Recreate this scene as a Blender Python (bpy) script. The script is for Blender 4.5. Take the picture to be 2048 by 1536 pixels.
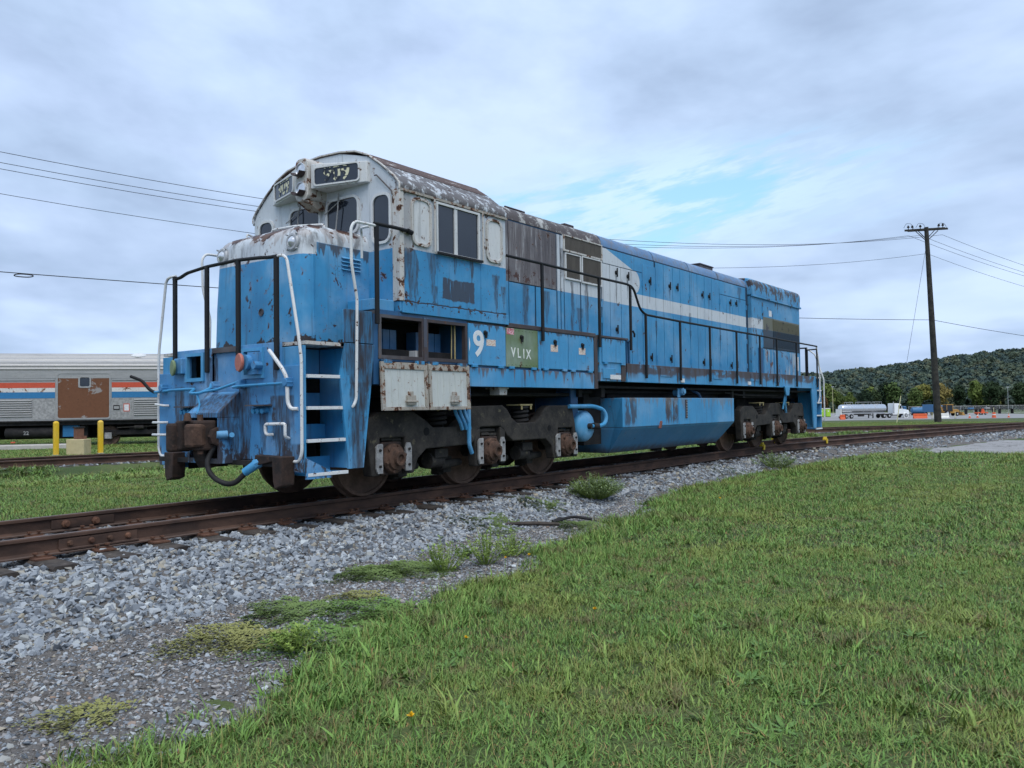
import bpy, bmesh, math, random
import numpy as np
from mathutils import Vector, Matrix
R = math.radians
random.seed(7); rng = np.random.default_rng(11)
scene = bpy.context.scene
for o in list(bpy.data.objects): bpy.data.objects.remove(o)
COL = scene.collection

# ------------------------------------------------------------------ camera
# world: X runs along the locomotive (nose towards -X), rail tops at z = 0
CAM = Vector((-9.312, -8.851, 1.123))
FW = Vector((0.79463924, 0.60635616, 0.0296765))
RT = Vector((0.60689302, -0.79466168, -0.01391684))
UP = Vector((-0.01514422, -0.02906933, 0.99946267))
cd = bpy.data.cameras.new('camera'); cam = bpy.data.objects.new('camera', cd); COL.objects.link(cam)
cam.matrix_world = Matrix(((RT.x, UP.x, -FW.x, CAM.x), (RT.y, UP.y, -FW.y, CAM.y), (RT.z, UP.z, -FW.z, CAM.z), (0, 0, 0, 1)))
cd.sensor_width = 36; cd.lens = 1633.7 / 2048 * 36; cd.clip_start = .05; cd.clip_end = 6000
scene.camera = cam
scene.view_settings.view_transform = 'Standard'; scene.view_settings.look = 'None'
scene.view_settings.exposure = 0.84; scene.view_settings.gamma = 1
scene.view_settings.use_curve_mapping = False

# ------------------------------------------------------------------ node helper
class S:
    """a shader value with arithmetic"""
    def __init__(s, g, k): s.g = g; s.k = k
    def __add__(s, o): return s.g.m('ADD', s, o)
    __radd__ = __add__
    def __sub__(s, o): return s.g.m('SUBTRACT', s, o)
    def __rsub__(s, o): return s.g.m('SUBTRACT', o, s)
    def __mul__(s, o): return s.g.m('MULTIPLY', s, o)
    __rmul__ = __mul__
    def __truediv__(s, o): return s.g.m('DIVIDE', s, o)
class G:
    def __init__(s, tree): s.t = tree; s._p = None
    def new(s, ty, **kw):
        n = s.t.nodes.new(ty)
        for k, v in kw.items(): setattr(n, k, v)
        return n
    def put(s, sock, v):
        if isinstance(v, S): s.t.links.new(v.k, sock)
        elif isinstance(v, (tuple, list)) and sock.type == 'RGBA' and len(v) == 3: sock.default_value = (*v, 1)
        else: sock.default_value = v
    def m(s, op, a, b=0., c=0., clamp=False):
        n = s.new('ShaderNodeMath', operation=op, use_clamp=clamp)
        s.put(n.inputs[0], a); s.put(n.inputs[1], b)
        if op in ('MULTIPLY_ADD',): s.put(n.inputs[2], c)
        return S(s, n.outputs[0])
    def vm(s, op, a, b):
        n = s.new('ShaderNodeVectorMath', operation=op); s.put(n.inputs[0], a)
        if op == 'SCALE': s.put(n.inputs['Scale'], b)
        else: s.put(n.inputs[1], b)
        return S(s, n.outputs['Value' if op in ('DOT_PRODUCT', 'LENGTH', 'DISTANCE') else 'Vector'])
    @property
    def pos(s):
        if s._p is None: s._p = S(s, s.new('ShaderNodeNewGeometry').outputs['Position'])
        return s._p
    def xyz(s, v=None):
        n = s.new('ShaderNodeSeparateXYZ'); s.put(n.inputs[0], v if v is not None else s.pos)
        return [S(s, n.outputs[i]) for i in range(3)]
    def vec(s, x, y, z):
        n = s.new('ShaderNodeCombineXYZ'); s.put(n.inputs[0], x); s.put(n.inputs[1], y); s.put(n.inputs[2], z); return S(s, n.outputs[0])
    def noise(s, v, scale, detail=3, rough=.55, dist=0., color=False, dim='3D'):
        n = s.new('ShaderNodeTexNoise', noise_dimensions=dim); s.put(n.inputs['Vector'], v)
        s.put(n.inputs['Scale'], scale); n.inputs['Detail'].default_value = detail
        n.inputs['Roughness'].default_value = rough; n.inputs['Distortion'].default_value = dist
        return S(s, n.outputs['Color' if color else 0])
    def voro(s, v, scale, feature='F1'):
        n = s.new('ShaderNodeTexVoronoi', feature=feature); s.put(n.inputs['Vector'], v); s.put(n.inputs['Scale'], scale)
        return S(s, n.outputs['Distance']), S(s, n.outputs['Color'])
    def ss(s, v, a, b, o0=0., o1=1.):
        n = s.new('ShaderNodeMapRange', interpolation_type='SMOOTHSTEP')
        s.put(n.inputs['Value'], v); s.put(n.inputs['From Min'], a); s.put(n.inputs['From Max'], b)
        n.inputs['To Min'].default_value = o0; n.inputs['To Max'].default_value = o1
        return S(s, n.outputs[0])
    def band(s, v, a, b, e=.006): return s.ss(v, a - e, a + e) * s.ss(v, b - e, b + e, 1., 0.)
    def mix(s, f, a, b, mode='MIX'):
        n = s.new('ShaderNodeMix', data_type='RGBA', blend_type=mode, clamp_factor=True)
        s.put(n.inputs[0], f); s.put(n.inputs[6], a); s.put(n.inputs[7], b); return S(s, n.outputs[2])
    def ramp(s, f, stops, mode='LINEAR'):
        n = s.new('ShaderNodeValToRGB'); n.color_ramp.interpolation = mode; s.put(n.inputs[0], f)
        e = n.color_ramp.elements
        while len(e) < len(stops): e.new(.5)
        for i, (p, c) in enumerate(stops): e[i].position = p; e[i].color = (*c, 1)
        return S(s, n.outputs[0])
    def attr(s, name): n = s.new('ShaderNodeAttribute'); n.attribute_name = name; return S(s, n.outputs['Fac'])
    def rand(s): return S(s, s.new('ShaderNodeObjectInfo').outputs['Random'])
    def nrm(s): return S(s, s.new('ShaderNodeNewGeometry').outputs['Normal'])
MATS = {}
def material(name, fn, rough=.6, spec=.35, metal=0.):
    """fn(g) -> (colour, roughness or None, bump height or None, bump distance)"""
    m = bpy.data.materials.new(name); m.use_nodes = True; t = m.node_tree; t.nodes.clear(); g = G(t)
    out = g.new('ShaderNodeOutputMaterial'); b = g.new('ShaderNodeBsdfPrincipled'); t.links.new(b.outputs[0], out.inputs[0])
    r = fn(g); r = r if isinstance(r, tuple) and not isinstance(r[0], (float, int)) else (r,)
    g.put(b.inputs['Base Color'], r[0])
    g.put(b.inputs['Roughness'], r[1] if len(r) > 1 and r[1] is not None else rough)
    b.inputs['Specular IOR Level'].default_value = spec; g.put(b.inputs['Metallic'], metal)
    if len(r) > 2 and r[2] is not None:
        bp = g.new('ShaderNodeBump'); bp.inputs['Strength'].default_value = 1.; bp.inputs['Distance'].default_value = r[3] if len(r) > 3 else .004
        g.put(bp.inputs['Height'], r[2]); t.links.new(bp.outputs[0], b.inputs['Normal'])
    MATS[name] = m; return m

# ------------------------------------------------------------------ sky: overcast with one blue opening
SUN_DIR = Vector((-.42, -.50, 1.15)).normalized()      # towards the sun
w = bpy.data.worlds.new('World'); scene.world = w; w.use_nodes = True
t = w.node_tree; t.nodes.clear(); g = G(t)
wo = g.new('ShaderNodeOutputWorld'); bg = g.new('ShaderNodeBackground'); t.links.new(bg.outputs[0], wo.inputs[0])
sky = g.new('ShaderNodeTexSky', sky_type='NISHITA'); sky.sun_disc = False
sky.sun_elevation = math.asin(SUN_DIR.z); sky.sun_rotation = math.atan2(SUN_DIR.x, SUN_DIR.y)
sky.altitude = 100; sky.air_density = 1.; sky.dust_density = .6; sky.ozone_density = 2.5
D = S(g, g.new('ShaderNodeTexCoord').outputs['Generated'])
dx, dy, dz = g.xyz(D)
hz = g.m('MAXIMUM', dz, 0.) + .16
pl = g.vec(dx / hz, dy / hz, 0.)                         # a flat cloud deck seen from below
big = g.noise(pl, .55, 2, .5, dim='2D')
mid = g.noise(g.vm('ADD', pl, (3.1, 7.7, 2.)), 1.25, 4, .55, dim='2D')
fin = g.noise(g.vec(dx * 1. - dy * .8 + 3.3, dz * 2.6 + dx * .35, 0.), 3.4, 5, .58, dim='2D')
br = big * .42 + mid * .42 + fin * .44 - .10
cloud = g.ramp(br, [(.36, (2.25, 2.95, 4.20)), (.46, (2.78, 3.62, 5.05)), (.54, (3.2, 4.12, 5.65)), (.66, (3.85, 4.85, 6.4))])
cloud = g.mix(g.ss(mid, .46, .60) * .6, cloud, g.mix(1., cloud, (1.01, .99, 1.01), 'MULTIPLY'))
low = g.ss(dz, .02, .34, 1., 0.)                         # broken, slightly darker cloud low down
lown = g.noise(g.vec(dx * 1.2 - dy * 1.4, dz * 4.6 + dy * .2, 0.), 2.5, 3, .52, dim='2D')
cloud = g.mix(low * g.ss(lown, .42, .56, 1., 0.) * .42, cloud, (2.1, 2.9, 4.1))
cloud = g.mix(low * g.ss(lown, .53, .68) * .55, cloud, (4.1, 5.15, 6.7))
C0 = Vector((.868, .436, .236)); E1 = Vector((.4456, -.893, .055)).normalized(); E2 = C0.cross(E1) * -1
if E2.z < 0: E2 = -E2
wa = g.noise(g.vec(dx * .5 - dy * .8 - dz * .5, dz * 4.2 + dy * .75, 0.), 6.5, 5, .62, dim='2D')
ua = g.vm('DOT_PRODUCT', D, tuple(E1)); ub = g.vm('DOT_PRODUCT', D, tuple(E2))
ub = ub - ua * .06
el = (ua * ua) / (.125 * .125) + (ub * ub) / (.034 * .034)
hole = g.ss(el + (wa - .5) * 16., -.8, 3.2, 1., 0.) * g.ss(g.vm('DOT_PRODUCT', D, tuple(C0)), .5, .7)
skyc = S(g, sky.outputs[0])
blue = g.mix(.42, skyc, (2.7, 6.0, 7.6))
# thin cloud around the opening lets more light through
halo = g.ss(el + (wa - .5) * 9., .3, 8., 1., 0.) * g.ss(g.vm('DOT_PRODUCT', D, tuple(C0)), .5, .7)
cloud = g.mix(halo * .55, cloud, (3.7, 5.2, 7.0))
fin_c = g.mix(hole * .85, cloud, blue)
fin_c = g.mix(g.ss(dz, -.04, 0., 1., 0.), fin_c, (.9, 1.0, .95))
fin_c = g.mix(halo * g.ss(wa, .50, .62) * .5, fin_c, (4.2, 5.6, 6.9))
g.put(bg.inputs[0], fin_c); bg.inputs[1].default_value = .1
w.cycles.sampling_method = 'MANUAL'; w.cycles.sample_map_resolution = 256
scene.cycles.max_bounces = 5; scene.cycles.diffuse_bounces = 3; scene.cycles.glossy_bounces = 2; scene.cycles.transmission_bounces = 2
scene.cycles.use_adaptive_sampling = True; scene.cycles.adaptive_threshold = .02
sd = bpy.data.lights.new('sun', 'SUN'); sd.energy = 1.5; sd.angle = R(50); sd.color = (1., .965, .92)
so = bpy.data.objects.new('sun', sd); COL.objects.link(so); so.rotation_euler = (-SUN_DIR).to_track_quat('-Z', 'Y').to_euler()

# ------------------------------------------------------------------ mesh helpers
class MB:
    def __init__(s): s.v = []; s.f = []
    def add(s, vs, fs):
        o = len(s.v); s.v += [tuple(v) for v in vs]; s.f += [tuple(i + o for i in f) for f in fs]; return s
    def box(s, x0, x1, y0, y1, z0, z1):
        x0, x1 = min(x0, x1), max(x0, x1); y0, y1 = min(y0, y1), max(y0, y1); z0, z1 = min(z0, z1), max(z0, z1)
        return s.add([(x0, y0, z0), (x1, y0, z0), (x1, y1, z0), (x0, y1, z0), (x0, y0, z1), (x1, y0, z1), (x1, y1, z1), (x0, y1, z1)],
                     [(0, 3, 2, 1), (4, 5, 6, 7), (0, 1, 5, 4), (1, 2, 6, 5), (2, 3, 7, 6), (3, 0, 4, 7)])
    def prism(s, poly, ax, a, b):
        """poly in (x,z) for ax y, (y,z) for ax x, (x,y) for ax z"""
        f = {'y': lambda p, h: (p[0], h, p[1]), 'x': lambda p, h: (h, p[0], p[1]), 'z': lambda p, h: (p[0], p[1], h)}[ax]
        n = len(poly); area = sum(poly[i][0] * poly[(i + 1) % n][1] - poly[(i + 1) % n][0] * poly[i][1] for i in range(n))
        P = poly if (area > 0) != (ax == 'y') else poly[::-1]
        a, b = min(a, b), max(a, b)
        return s.add([f(p, a) for p in P] + [f(p, b) for p in P],
                     [tuple(range(n - 1, -1, -1)), tuple(range(n, 2 * n))] + [(i, (i + 1) % n, (i + 1) % n + n, i + n) for i in range(n)])
    def ring(s, rings, cap0=True, cap1=True, closed=True):
        n = len(rings[0]); o = len(s.v); s.v += [tuple(p) for r in rings for p in r]
        for k in range(len(rings) - 1):
            for i in range(n if closed else n - 1):
                j = (i + 1) % n; s.f.append((o + k * n + i, o + k * n + j, o + (k + 1) * n + j, o + (k + 1) * n + i))
        if cap0: s.f.append(tuple(o + i for i in range(n - 1, -1, -1)))
        if cap1: s.f.append(tuple(o + (len(rings) - 1) * n + i for i in range(n)))
        return s
    def tube(s, pts, r, n=8, bend=0., caps=True):
        P = [Vector(p) for p in pts]
        if bend:
            Q = [P[0]]
            for i in range(1, len(P) - 1):
                a = P[i - 1] - P[i]; b = P[i + 1] - P[i]; d = min(bend, a.length * .48, b.length * .48)
                A = P[i] + a.normalized() * d; B = P[i] + b.normalized() * d
                for k in range(6):
                    q = k / 5; Q.append(A * (1 - q) ** 2 + P[i] * 2 * q * (1 - q) + B * q * q)
            P = Q + [P[-1]]
        rr = r if isinstance(r, (list, tuple)) else [r] * len(P)
        nv = None; rings = []
        for i, p in enumerate(P):
            t = (P[min(i + 1, len(P) - 1)] - P[max(i - 1, 0)])
            if t.length < 1e-9: t = Vector((0, 0, 1))
            t.normalize()
            if nv is None:
                nv = t.cross(Vector((0, 0, 1)) if abs(t.z) < .9 else Vector((1, 0, 0))).normalized()
            else:
                nv = (nv - t * nv.dot(t)); nv = nv.normalized() if nv.length > 1e-6 else t.orthogonal().normalized()
            b = t.cross(nv); R0 = rr[min(i, len(rr) - 1)]
            rings.append([p + (nv * math.cos(2 * math.pi * k / n) + b * math.sin(2 * math.pi * k / n)) * R0 for k in range(n)])
        return s.ring(rings, caps, caps)
    def cyl(s, p0, p1, r0, r1=None, n=16): return s.tube([p0, p1], [r0, r0 if r1 is None else r1], n)
    def lathe(s, prof, org, axis, n=28):
        """prof: (radius, distance along axis)"""
        a = Vector(axis).normalized(); u = a.orthogonal().normalized(); v = a.cross(u); o = Vector(org)
        rings = [[o + a * h + (u * math.cos(2 * math.pi * k / n) + v * math.sin(2 * math.pi * k / n)) * max(r, 1e-4) for k in range(n)] for r, h in prof]
        return s.ring(rings)
    def mesh(s, name):
        me = bpy.data.meshes.new(name); me.from_pydata(s.v, [], s.f); me.update(); return me
    def build(s, name, mat, parent=None, smooth=False, bevel=0., loc=None, fix=True):
        me = s.mesh(name)
        if fix:
            bm = bmesh.new(); bm.from_mesh(me); bmesh.ops.recalc_face_normals(bm, faces=bm.faces); bm.to_mesh(me); bm.free()
        return link(name, me, mat, parent, smooth, bevel, loc)
def worldloc(o):
    v = Vector((0, 0, 0))
    while o is not None: v += o.location; o = o.parent
    return v
def link(name, me, mat, parent=None, smooth=False, bevel=0., loc=None):
    if mat is not None and not me.materials:
        me.materials.append(MATS[mat] if isinstance(mat, str) else mat)
    if smooth:
        me.polygons.foreach_set('use_smooth', [True] * len(me.polygons)); me.set_sharp_from_angle(angle=R(smooth if smooth > 1 else 38))
    o = bpy.data.objects.new(name, me); COL.objects.link(o)
    L = Vector(loc) if loc is not None else Vector((0, 0, 0))
    if parent is not None: o.parent = parent; o.location = L - worldloc(parent)
    else: o.location = L
    if bevel:
        b = o.modifiers.new('bevel', 'BEVEL'); b.width = bevel; b.segments = 2; b.limit_method = 'ANGLE'; b.angle_limit = R(40)
    return o
def tag(o, label=None, cat=None, group=None, kind=None):
    if label: o['label'] = label
    if cat: o['category'] = cat
    if group: o['group'] = group
    if kind: o['kind'] = kind
    return o
def thing(name, loc, label=None, cat=None, group=None, kind=None, rz=0.):
    o = bpy.data.objects.new(name, None); o.empty_display_size = .2; COL.objects.link(o); o.location = loc; o.rotation_euler = (0, 0, rz)
    return tag(o, label, cat, group, kind)
def copy_tree(o, loc=None, parent=None, rz=None, scale=None):
    c = o.copy(); COL.objects.link(c); c.parent = parent
    if loc is not None: c.location = loc
    if rz is not None: c.rotation_euler = (0, 0, rz)
    if scale is not None: c.scale = scale if isinstance(scale, (tuple, list)) else (scale,) * 3
    for ch in list(o.children): copy_tree(ch, None, c)
    return c
def rrect(x0, x1, z0, z1, r, n=5):
    P = []
    for cx, cz, a in ((x1 - r, z1 - r, 0), (x0 + r, z1 - r, 90), (x0 + r, z0 + r, 180), (x1 - r, z0 + r, 270)):
        for k in range(n + 1):
            q = R(a + 90 * k / n); P.append((cx + r * math.cos(q), cz + r * math.sin(q)))
    return P
def frame_ring(outer, inner, ax, a, b):
    """a flat frame between two outlines of equal point count, with depth"""
    f = {'y': lambda p, h: (p[0], h, p[1]), 'x': lambda p, h: (h, p[0], p[1])}[ax]; m = MB()
    n = len(outer); m.ring([[f(p, b) for p in outer], [f(p, a) for p in outer], [f(p, a) for p in inner], [f(p, b) for p in inner], [f(p, b) for p in outer]], False, False); return m
def text_mesh(txt, size, bold=0., depth=.002):
    c = bpy.data.curves.new('t', 'FONT'); c.body = txt; c.size = size; c.extrude = depth; c.offset = bold
    c.align_x = 'CENTER'; c.align_y = 'CENTER'; c.resolution_u = 4
    o = bpy.data.objects.new('t', c); COL.objects.link(o); bpy.context.view_layer.update()
    me = bpy.data.meshes.new_from_object(o.evaluated_get(bpy.context.evaluated_depsgraph_get())); bpy.data.objects.remove(o); bpy.data.curves.remove(c)
    me.materials.clear(); return me
def scatter(name, pts, rot, scl, idx, variants, parent=None, **kw):
    """one object: small meshes instanced on a cloud of points"""
    n = len(pts); me = bpy.data.meshes.new(name); me.vertices.add(n)
    me.vertices.foreach_set('co', np.asarray(pts, dtype=np.float32).ravel())
    a = me.attributes.new('irot', 'FLOAT_VECTOR', 'POINT'); a.data.foreach_set('vector', np.asarray(rot, dtype=np.float32).ravel())
    scl = np.asarray(scl, dtype=np.float32)
    if scl.ndim == 1: scl = np.repeat(scl[:, None], 3, 1)
    a = me.attributes.new('iscl', 'FLOAT_VECTOR', 'POINT'); a.data.foreach_set('vector', scl.ravel())
    a = me.attributes.new('iidx', 'INT', 'POINT'); a.data.foreach_set('value', np.asarray(idx, dtype=np.int32))
    o = bpy.data.objects.new(name, me); COL.objects.link(o)
    if parent is not None: o.parent = parent; o.location = -worldloc(parent)
    col = bpy.data.collections.new(name + '_pieces')
    for k, (vm, mat) in enumerate(variants):
        if not vm.materials: vm.materials.append(MATS[mat])
        q = bpy.data.objects.new('%s_piece_%02d' % (name, k), vm); col.objects.link(q)
    ng = bpy.data.node_groups.new(name, 'GeometryNodeTree')
    ng.interface.new_socket('Geometry', in_out='INPUT', socket_type='NodeSocketGeometry'); ng.interface.new_socket('Geometry', in_out='OUTPUT', socket_type='NodeSocketGeometry')
    N = ng.nodes.new; gi = N('NodeGroupInput'); go = N('NodeGroupOutput'); ip = N('GeometryNodeInstanceOnPoints'); ci = N('GeometryNodeCollectionInfo')
    ci.inputs['Collection'].default_value = col; ci.inputs['Separate Children'].default_value = True; ci.inputs['Reset Children'].default_value = True
    ip.inputs['Pick Instance'].default_value = True
    L = ng.links.new; L(gi.outputs[0], ip.inputs['Points']); L(ci.outputs[0], ip.inputs['Instance'])
    for nm, ty, sk in (('irot', 'FLOAT_VECTOR', 'Rotation'), ('iscl', 'FLOAT_VECTOR', 'Scale'), ('iidx', 'INT', 'Instance Index')):
        q = N('GeometryNodeInputNamedAttribute'); q.data_type = ty; q.inputs['Name'].default_value = nm
        L(q.outputs['Attribute'], ip.inputs[sk])
    L(ip.outputs[0], go.inputs[0])
    md = o.modifiers.new('scatter', 'NODES'); md.node_group = ng
    return tag(o, **kw)

# ------------------------------------------------------------------ materials
RUST_D = (.032, .017, .012); RUST_M = (.085, .034, .018); RUST_O = (.22, .095, .04)
def drip(g, z0, length, freq=9., seed=0., sharp=.12):
    """stain that hangs down from a level edge in uneven tongues"""
    x, y, z = g.xyz(); h = x + y * .7 + seed
    n = g.noise(g.vec(h * freq, seed, z * .5), 1., 3, .6); n = g.ss(n, .3, .72)
    lo = z0 - n * n * length
    return g.ss(z - lo, -sharp * length * .3, sharp * length) * g.ss(z, z0, z0 + .01, 1., 0.)
def stain(g, u, z, uc, wd, z0, ln, seed=0., bias=0.):
    """an uneven run mark below level z0"""
    if not hasattr(g, 'stn'):
        g.stn = g.noise(g.vm('ADD', g.vm('MULTIPLY', g.pos, (1., 1., .30)), (seed, seed, 0.)), 9., 5, .68)
        fv = g.noise(g.vm('MULTIPLY', g.pos, (1., 1., .12)), 30., 3, .6); g.stv = g.ss(fv, .34, .62, 1., .45)
    d = 1. - g.m('ABSOLUTE', u - uc) / (wd * 1.8); v = g.ss(z, z0 - ln * 1.25, z0 - ln * .15)
    return g.ss(d * .75 + v * .45 + (g.stn - .5) * 1.9 + bias, .58, .86) * g.ss(z, z0 - .01, z0 + .02, 1., 0.) * g.ss(d, 0., .12) * g.ss(v, 0., .1) * g.stv
def weather(g, col, rust=.3, streak=.35, fade=.35, seed=0., chips=6., halo=.5):
    P = g.vm('ADD', g.pos, (seed, seed * .7, seed * .3))
    lum = g.noise(P, 1.1, 4, .6)
    col = g.mix(g.ss(lum, .46, .72) * fade, col, g.mix(.5, col, (.55, .62, .68)))
    col = g.mix(g.ss(lum, .50, .30) * fade * .9, col, g.mix(1., col, (.55, .58, .66), 'MULTIPLY'))
    fine = g.noise(g.vm('MULTIPLY', P, (1., 1., .22)), 26., 4, .65)
    col = g.mix(g.ss(fine, .35, .75) * .22, col, g.mix(1., col, (.60, .63, .68), 'MULTIPLY'))
    st = g.noise(g.vm('MULTIPLY', P, (6., 6., .38)), 1.5, 5, .62)
    col = g.mix(g.ss(st, .57, .70) * streak, col, (.040, .034, .036))
    st2 = g.noise(g.vm('MULTIPLY', g.vm('ADD', P, (9., 4., 2.)), (9., 9., .5)), 1.7, 4, .6)
    col = g.mix(g.ss(st2, .58, .72) * streak * .7, col, (.16, .105, .075))
    ch = g.noise(P, chips, 6, .66, .35)
    thr = .715 - rust * .12
    col = g.mix(g.ss(ch, thr - .055, thr) * halo * min(1, rust * 1.6), col, RUST_O)
    mask = g.ss(ch, thr, thr + .012)
    sp = g.noise(P, chips * 5.5, 2, .6)
    mask = g.m('MAXIMUM', mask, g.ss(sp, .735 - rust * .07, .75 - rust * .07) * min(1., .35 + rust))
    rc = g.mix(g.noise(P, 40., 4), RUST_D, RUST_M)
    col = g.mix(mask, col, rc)
    return col, mask, fine
BLUE = (.045, .262, .495); WHITE = (.54, .58, .61)
def painted(name, base=BLUE, extra=None, rust=.3, streak=.35, fade=.35, seed=0., rough=.50, chips=6., zones=None, halo=.5):
    def fn(g):
        col = base
        if zones: col = zones(g, base)
        col, mask, fine = weather(g, col, rust, streak, fade, seed, chips, halo)
        if extra: col = extra(g, col)
        return col, g.ss(mask, 0, 1, rough, .9), fine * .5 - mask * .8, .003
    return material(name, fn)
def z_nose(g, b):
    x, y, z = g.xyz()
    n = g.noise(g.pos, 30., 2) * .012
    front = g.ss(x, -2.86, -2.855, 1., 0.)
    wz = g.ss(z + n, 3.035, 3.045) * front + g.ss(z + n, 3.19, 3.20) * (1. - front)
    c = g.mix(g.m('MINIMUM', wz, 1.), b, WHITE)
    return c
def e_nose(g, c):
    x, y, z = g.xyz()
    s = g.noise(g.vm('MULTIPLY', g.pos, (3.2, 3.2, 1.1)), 1.6, 5, .65)
    c = g.mix(g.ss(s, .50, .64) * g.ss(z, 3.04, 3.2) * .8, c, (.15, .155, .16))
    top = g.noise(g.pos, 4.2, 6, .62, .4)
    c = g.mix(g.ss(top + g.ss(z, 3.26, 3.44) * .20, .63, .66), c, (.045, .02, .016))
    c = g.mix(drip(g, 3.38, .30, 7., 2.) * .35 * g.ss(z, 3.05, 3.1), c, (.22, .13, .08))
    c = g.mix(g.band(y, -.99, -.90, .02) * g.ss(x, -2.9, -2.8) * drip(g, 3.18, .22, 9., 4.) * .8, c, (.05, .045, .05))
    c = g.mix(g.ss(g.noise(g.pos, 5., 5, .7) + g.ss(z, 2.12, 1.95) * .20, .66, .70), c, (.03, .026, .028))
    return c
def z_cab(g, b):
    x, y, z = g.xyz()
    return g.mix(g.ss(z + g.noise(g.pos, 24., 2) * .012, 3.185, 3.195), b, WHITE)
def e_cab(g, c):
    x, y, z = g.xyz()
    # overpainted lettering patch below the window
    wob = g.noise(g.pos, 9., 4, .6)
    px = g.ss(x + (wob - .5) * .10, -1.22, -1.20) * g.ss(x + (wob - .5) * .10, -.55, -.53, 1., 0.)
    pz = g.ss(z + (wob - .5) * .12, 2.585, 2.605) * g.ss(z + (wob - .5) * .12, 2.87, 2.89, 1., 0.)
    v = g.noise(g.vm('MULTIPLY', g.pos, (16., 1, 1.6)), 1.4, 4)
    side = g.ss(y, -1.45, -1.44, 1., 0.)
    c = g.mix(px * pz * side * g.ss(v, .62, .72, .95, .25), c, (.042, .050, .070))
    for xc, wd, z0, ln in ((-1.80, .13, 3.18, .75), (-1.40, .09, 3.18, .40), (-.05, .07, 3.05, .55), (-1.36, .05, 2.75, .25), (.12, .05, 2.9, .3), (-.6, .03, 3.2, .3), (-.95, .025, 3.2, .22)):
        c = g.mix(stain(g, x, z, xc, wd, z0, ln) * side * .85, c, (.040, .036, .042))
    jit = (g.noise(g.pos, 7., 3) - .5) * .2
    c = g.mix(g.ss(x + jit, -1.83, -1.72, 1., 0.) * g.ss(z, 3.1, 3.2) * side * .55, c, (.22, .19, .17))
    edge = g.noise(g.pos, 13., 6, .65)
    c = g.mix(g.ss(edge + g.ss(z, 3.80, 3.95) * .16, .66, .69) * g.ss(z, 3.6, 3.9) * side, c, (.075, .04, .028))
    # cracked seam near the floor
    c = g.mix(g.band(z + (g.noise(g.vm('MULTIPLY', g.pos, (1, 1, 0.)), 3.2, 5, .65) - .5) * .07, 2.495, 2.512, .006), c, (.025, .02, .02))
    c = g.mix(g.ss(edge + g.band(z, 2.42, 2.54, .05) * .12, .67, .69), c, (.045, .028, .022))
    # rust along the front corner post
    c = g.mix(g.ss(x, -1.93, -1.97) * g.ss(y, -1.28, -1.45) * g.ss(edge, .55, .62) * .9, c, RUST_M)
    return c
def z_hood(g, b):
    x, y, z = g.xyz()
    side = g.ss(z, 4.18, 4.2, 1., 0.)
    w1 = g.ss(x, 3.92, 3.93, 1., 0.) * g.ss(z, 3.145, 3.155)
    diag = 4.16 - (x - 3.93) * .272
    cx = x - 5.12; cz = z - 3.61
    rnd = g.ss(cx * cx + cz * cz, .050, .056, 1., 0.)
    body = g.ss(x, 5.12, 5.13, 1., 0.) * g.ss(diag - z, -.005, .005) * g.ss(z, 3.115, 3.125) * g.ss(x, 3.92, 3.93)
    stripe = g.ss(x, 3.93, 3.94) * g.ss(x, 11.92, 11.93, 1., 0.) * g.band(z, 3.12, 3.38, .005)
    fill = g.band(x, 5.04, 5.34, .005) * g.band(z, 3.30, 3.62, .005)
    m = g.m('MAXIMUM', g.m('MAXIMUM', w1, body), g.m('MAXIMUM', stripe, rnd))
    c = g.mix(g.m('MINIMUM', m, 1.), b, WHITE)
    # exposed grey primer behind the cab
    wob = (g.noise(g.pos, 8., 4) - .5) * .05
    pm = g.ss(x + wob, 2.36, 2.38, 1., 0.) * g.ss(z, 3.145, 3.155)
    v = g.noise(g.vm('MULTIPLY', g.pos, (13., 1, .9)), 1.5, 5, .65)
    pc = g.mix(g.ss(v, .42, .66), (.105, .09, .092), (.20, .185, .185))
    pc = g.mix(g.ss(v, .58, .68) * .75, pc, (.44, .44, .45)); pc = g.mix(g.ss(g.noise(g.pos, 14., 5, .7), .60, .66) * .7, pc, (.05, .04, .042))
    c = g.mix(pm, c, pc)
    return c
def e_hood(g, c):
    x, y, z = g.xyz()
    e = g.noise(g.pos, 9., 6, .7)
    c = g.mix(g.ss(e + g.band(z, 3.2, 3.36, .08) * .17 * g.ss(x, 2.3, 2.4, 1., 0.), .68, .70), c, (.07, .03, .022))
    for xc, wd, z0, ln in ((1.45, .10, 3.15, .75), (2.85, .06, 3.35, 1.1), (3.33, .06, 3.4, .9), (4.41, .03, 3.66, .5), (4.85, .025, 3.62, .4), (2.52, .04, 3.9, .5), (5.77, .02, 3.62, .35), (6.67, .02, 3.62, .3), (8.71, .02, 3.6, .35), (9.96, .02, 3.58, .3), (7.68, .05, 3.2, .6), (9.34, .05, 3.0, .5), (6.04, .04, 2.9, .5), (10.6, .10, 4.1, .35), (3.1, .08, 2.9, .5), (.75, .10, 3.1, .6), (2.05, .07, 3.1, .5)):
        c = g.mix(stain(g, x, z, xc, wd, z0, ln, 5.) * .8, c, (.038, .032, .036))
    return c
def e_roof(x_lim):
    def fn(g, c):
        x, y, z = g.xyz()
        li = g.noise(g.pos, 5., 7, .68, .3); fi = g.noise(g.pos, 19., 5, .7)
        c = g.mix(g.ss(li, .38, .50), c, (.075, .060, .056))
        c = g.mix(g.ss(fi, .56, .66) * .8, c, (.38, .37, .34))
        c = g.mix(g.ss(li + (fi - .5) * .6, .60, .68), c, (.06, .05, .048))
        return c
    return fn
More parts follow.
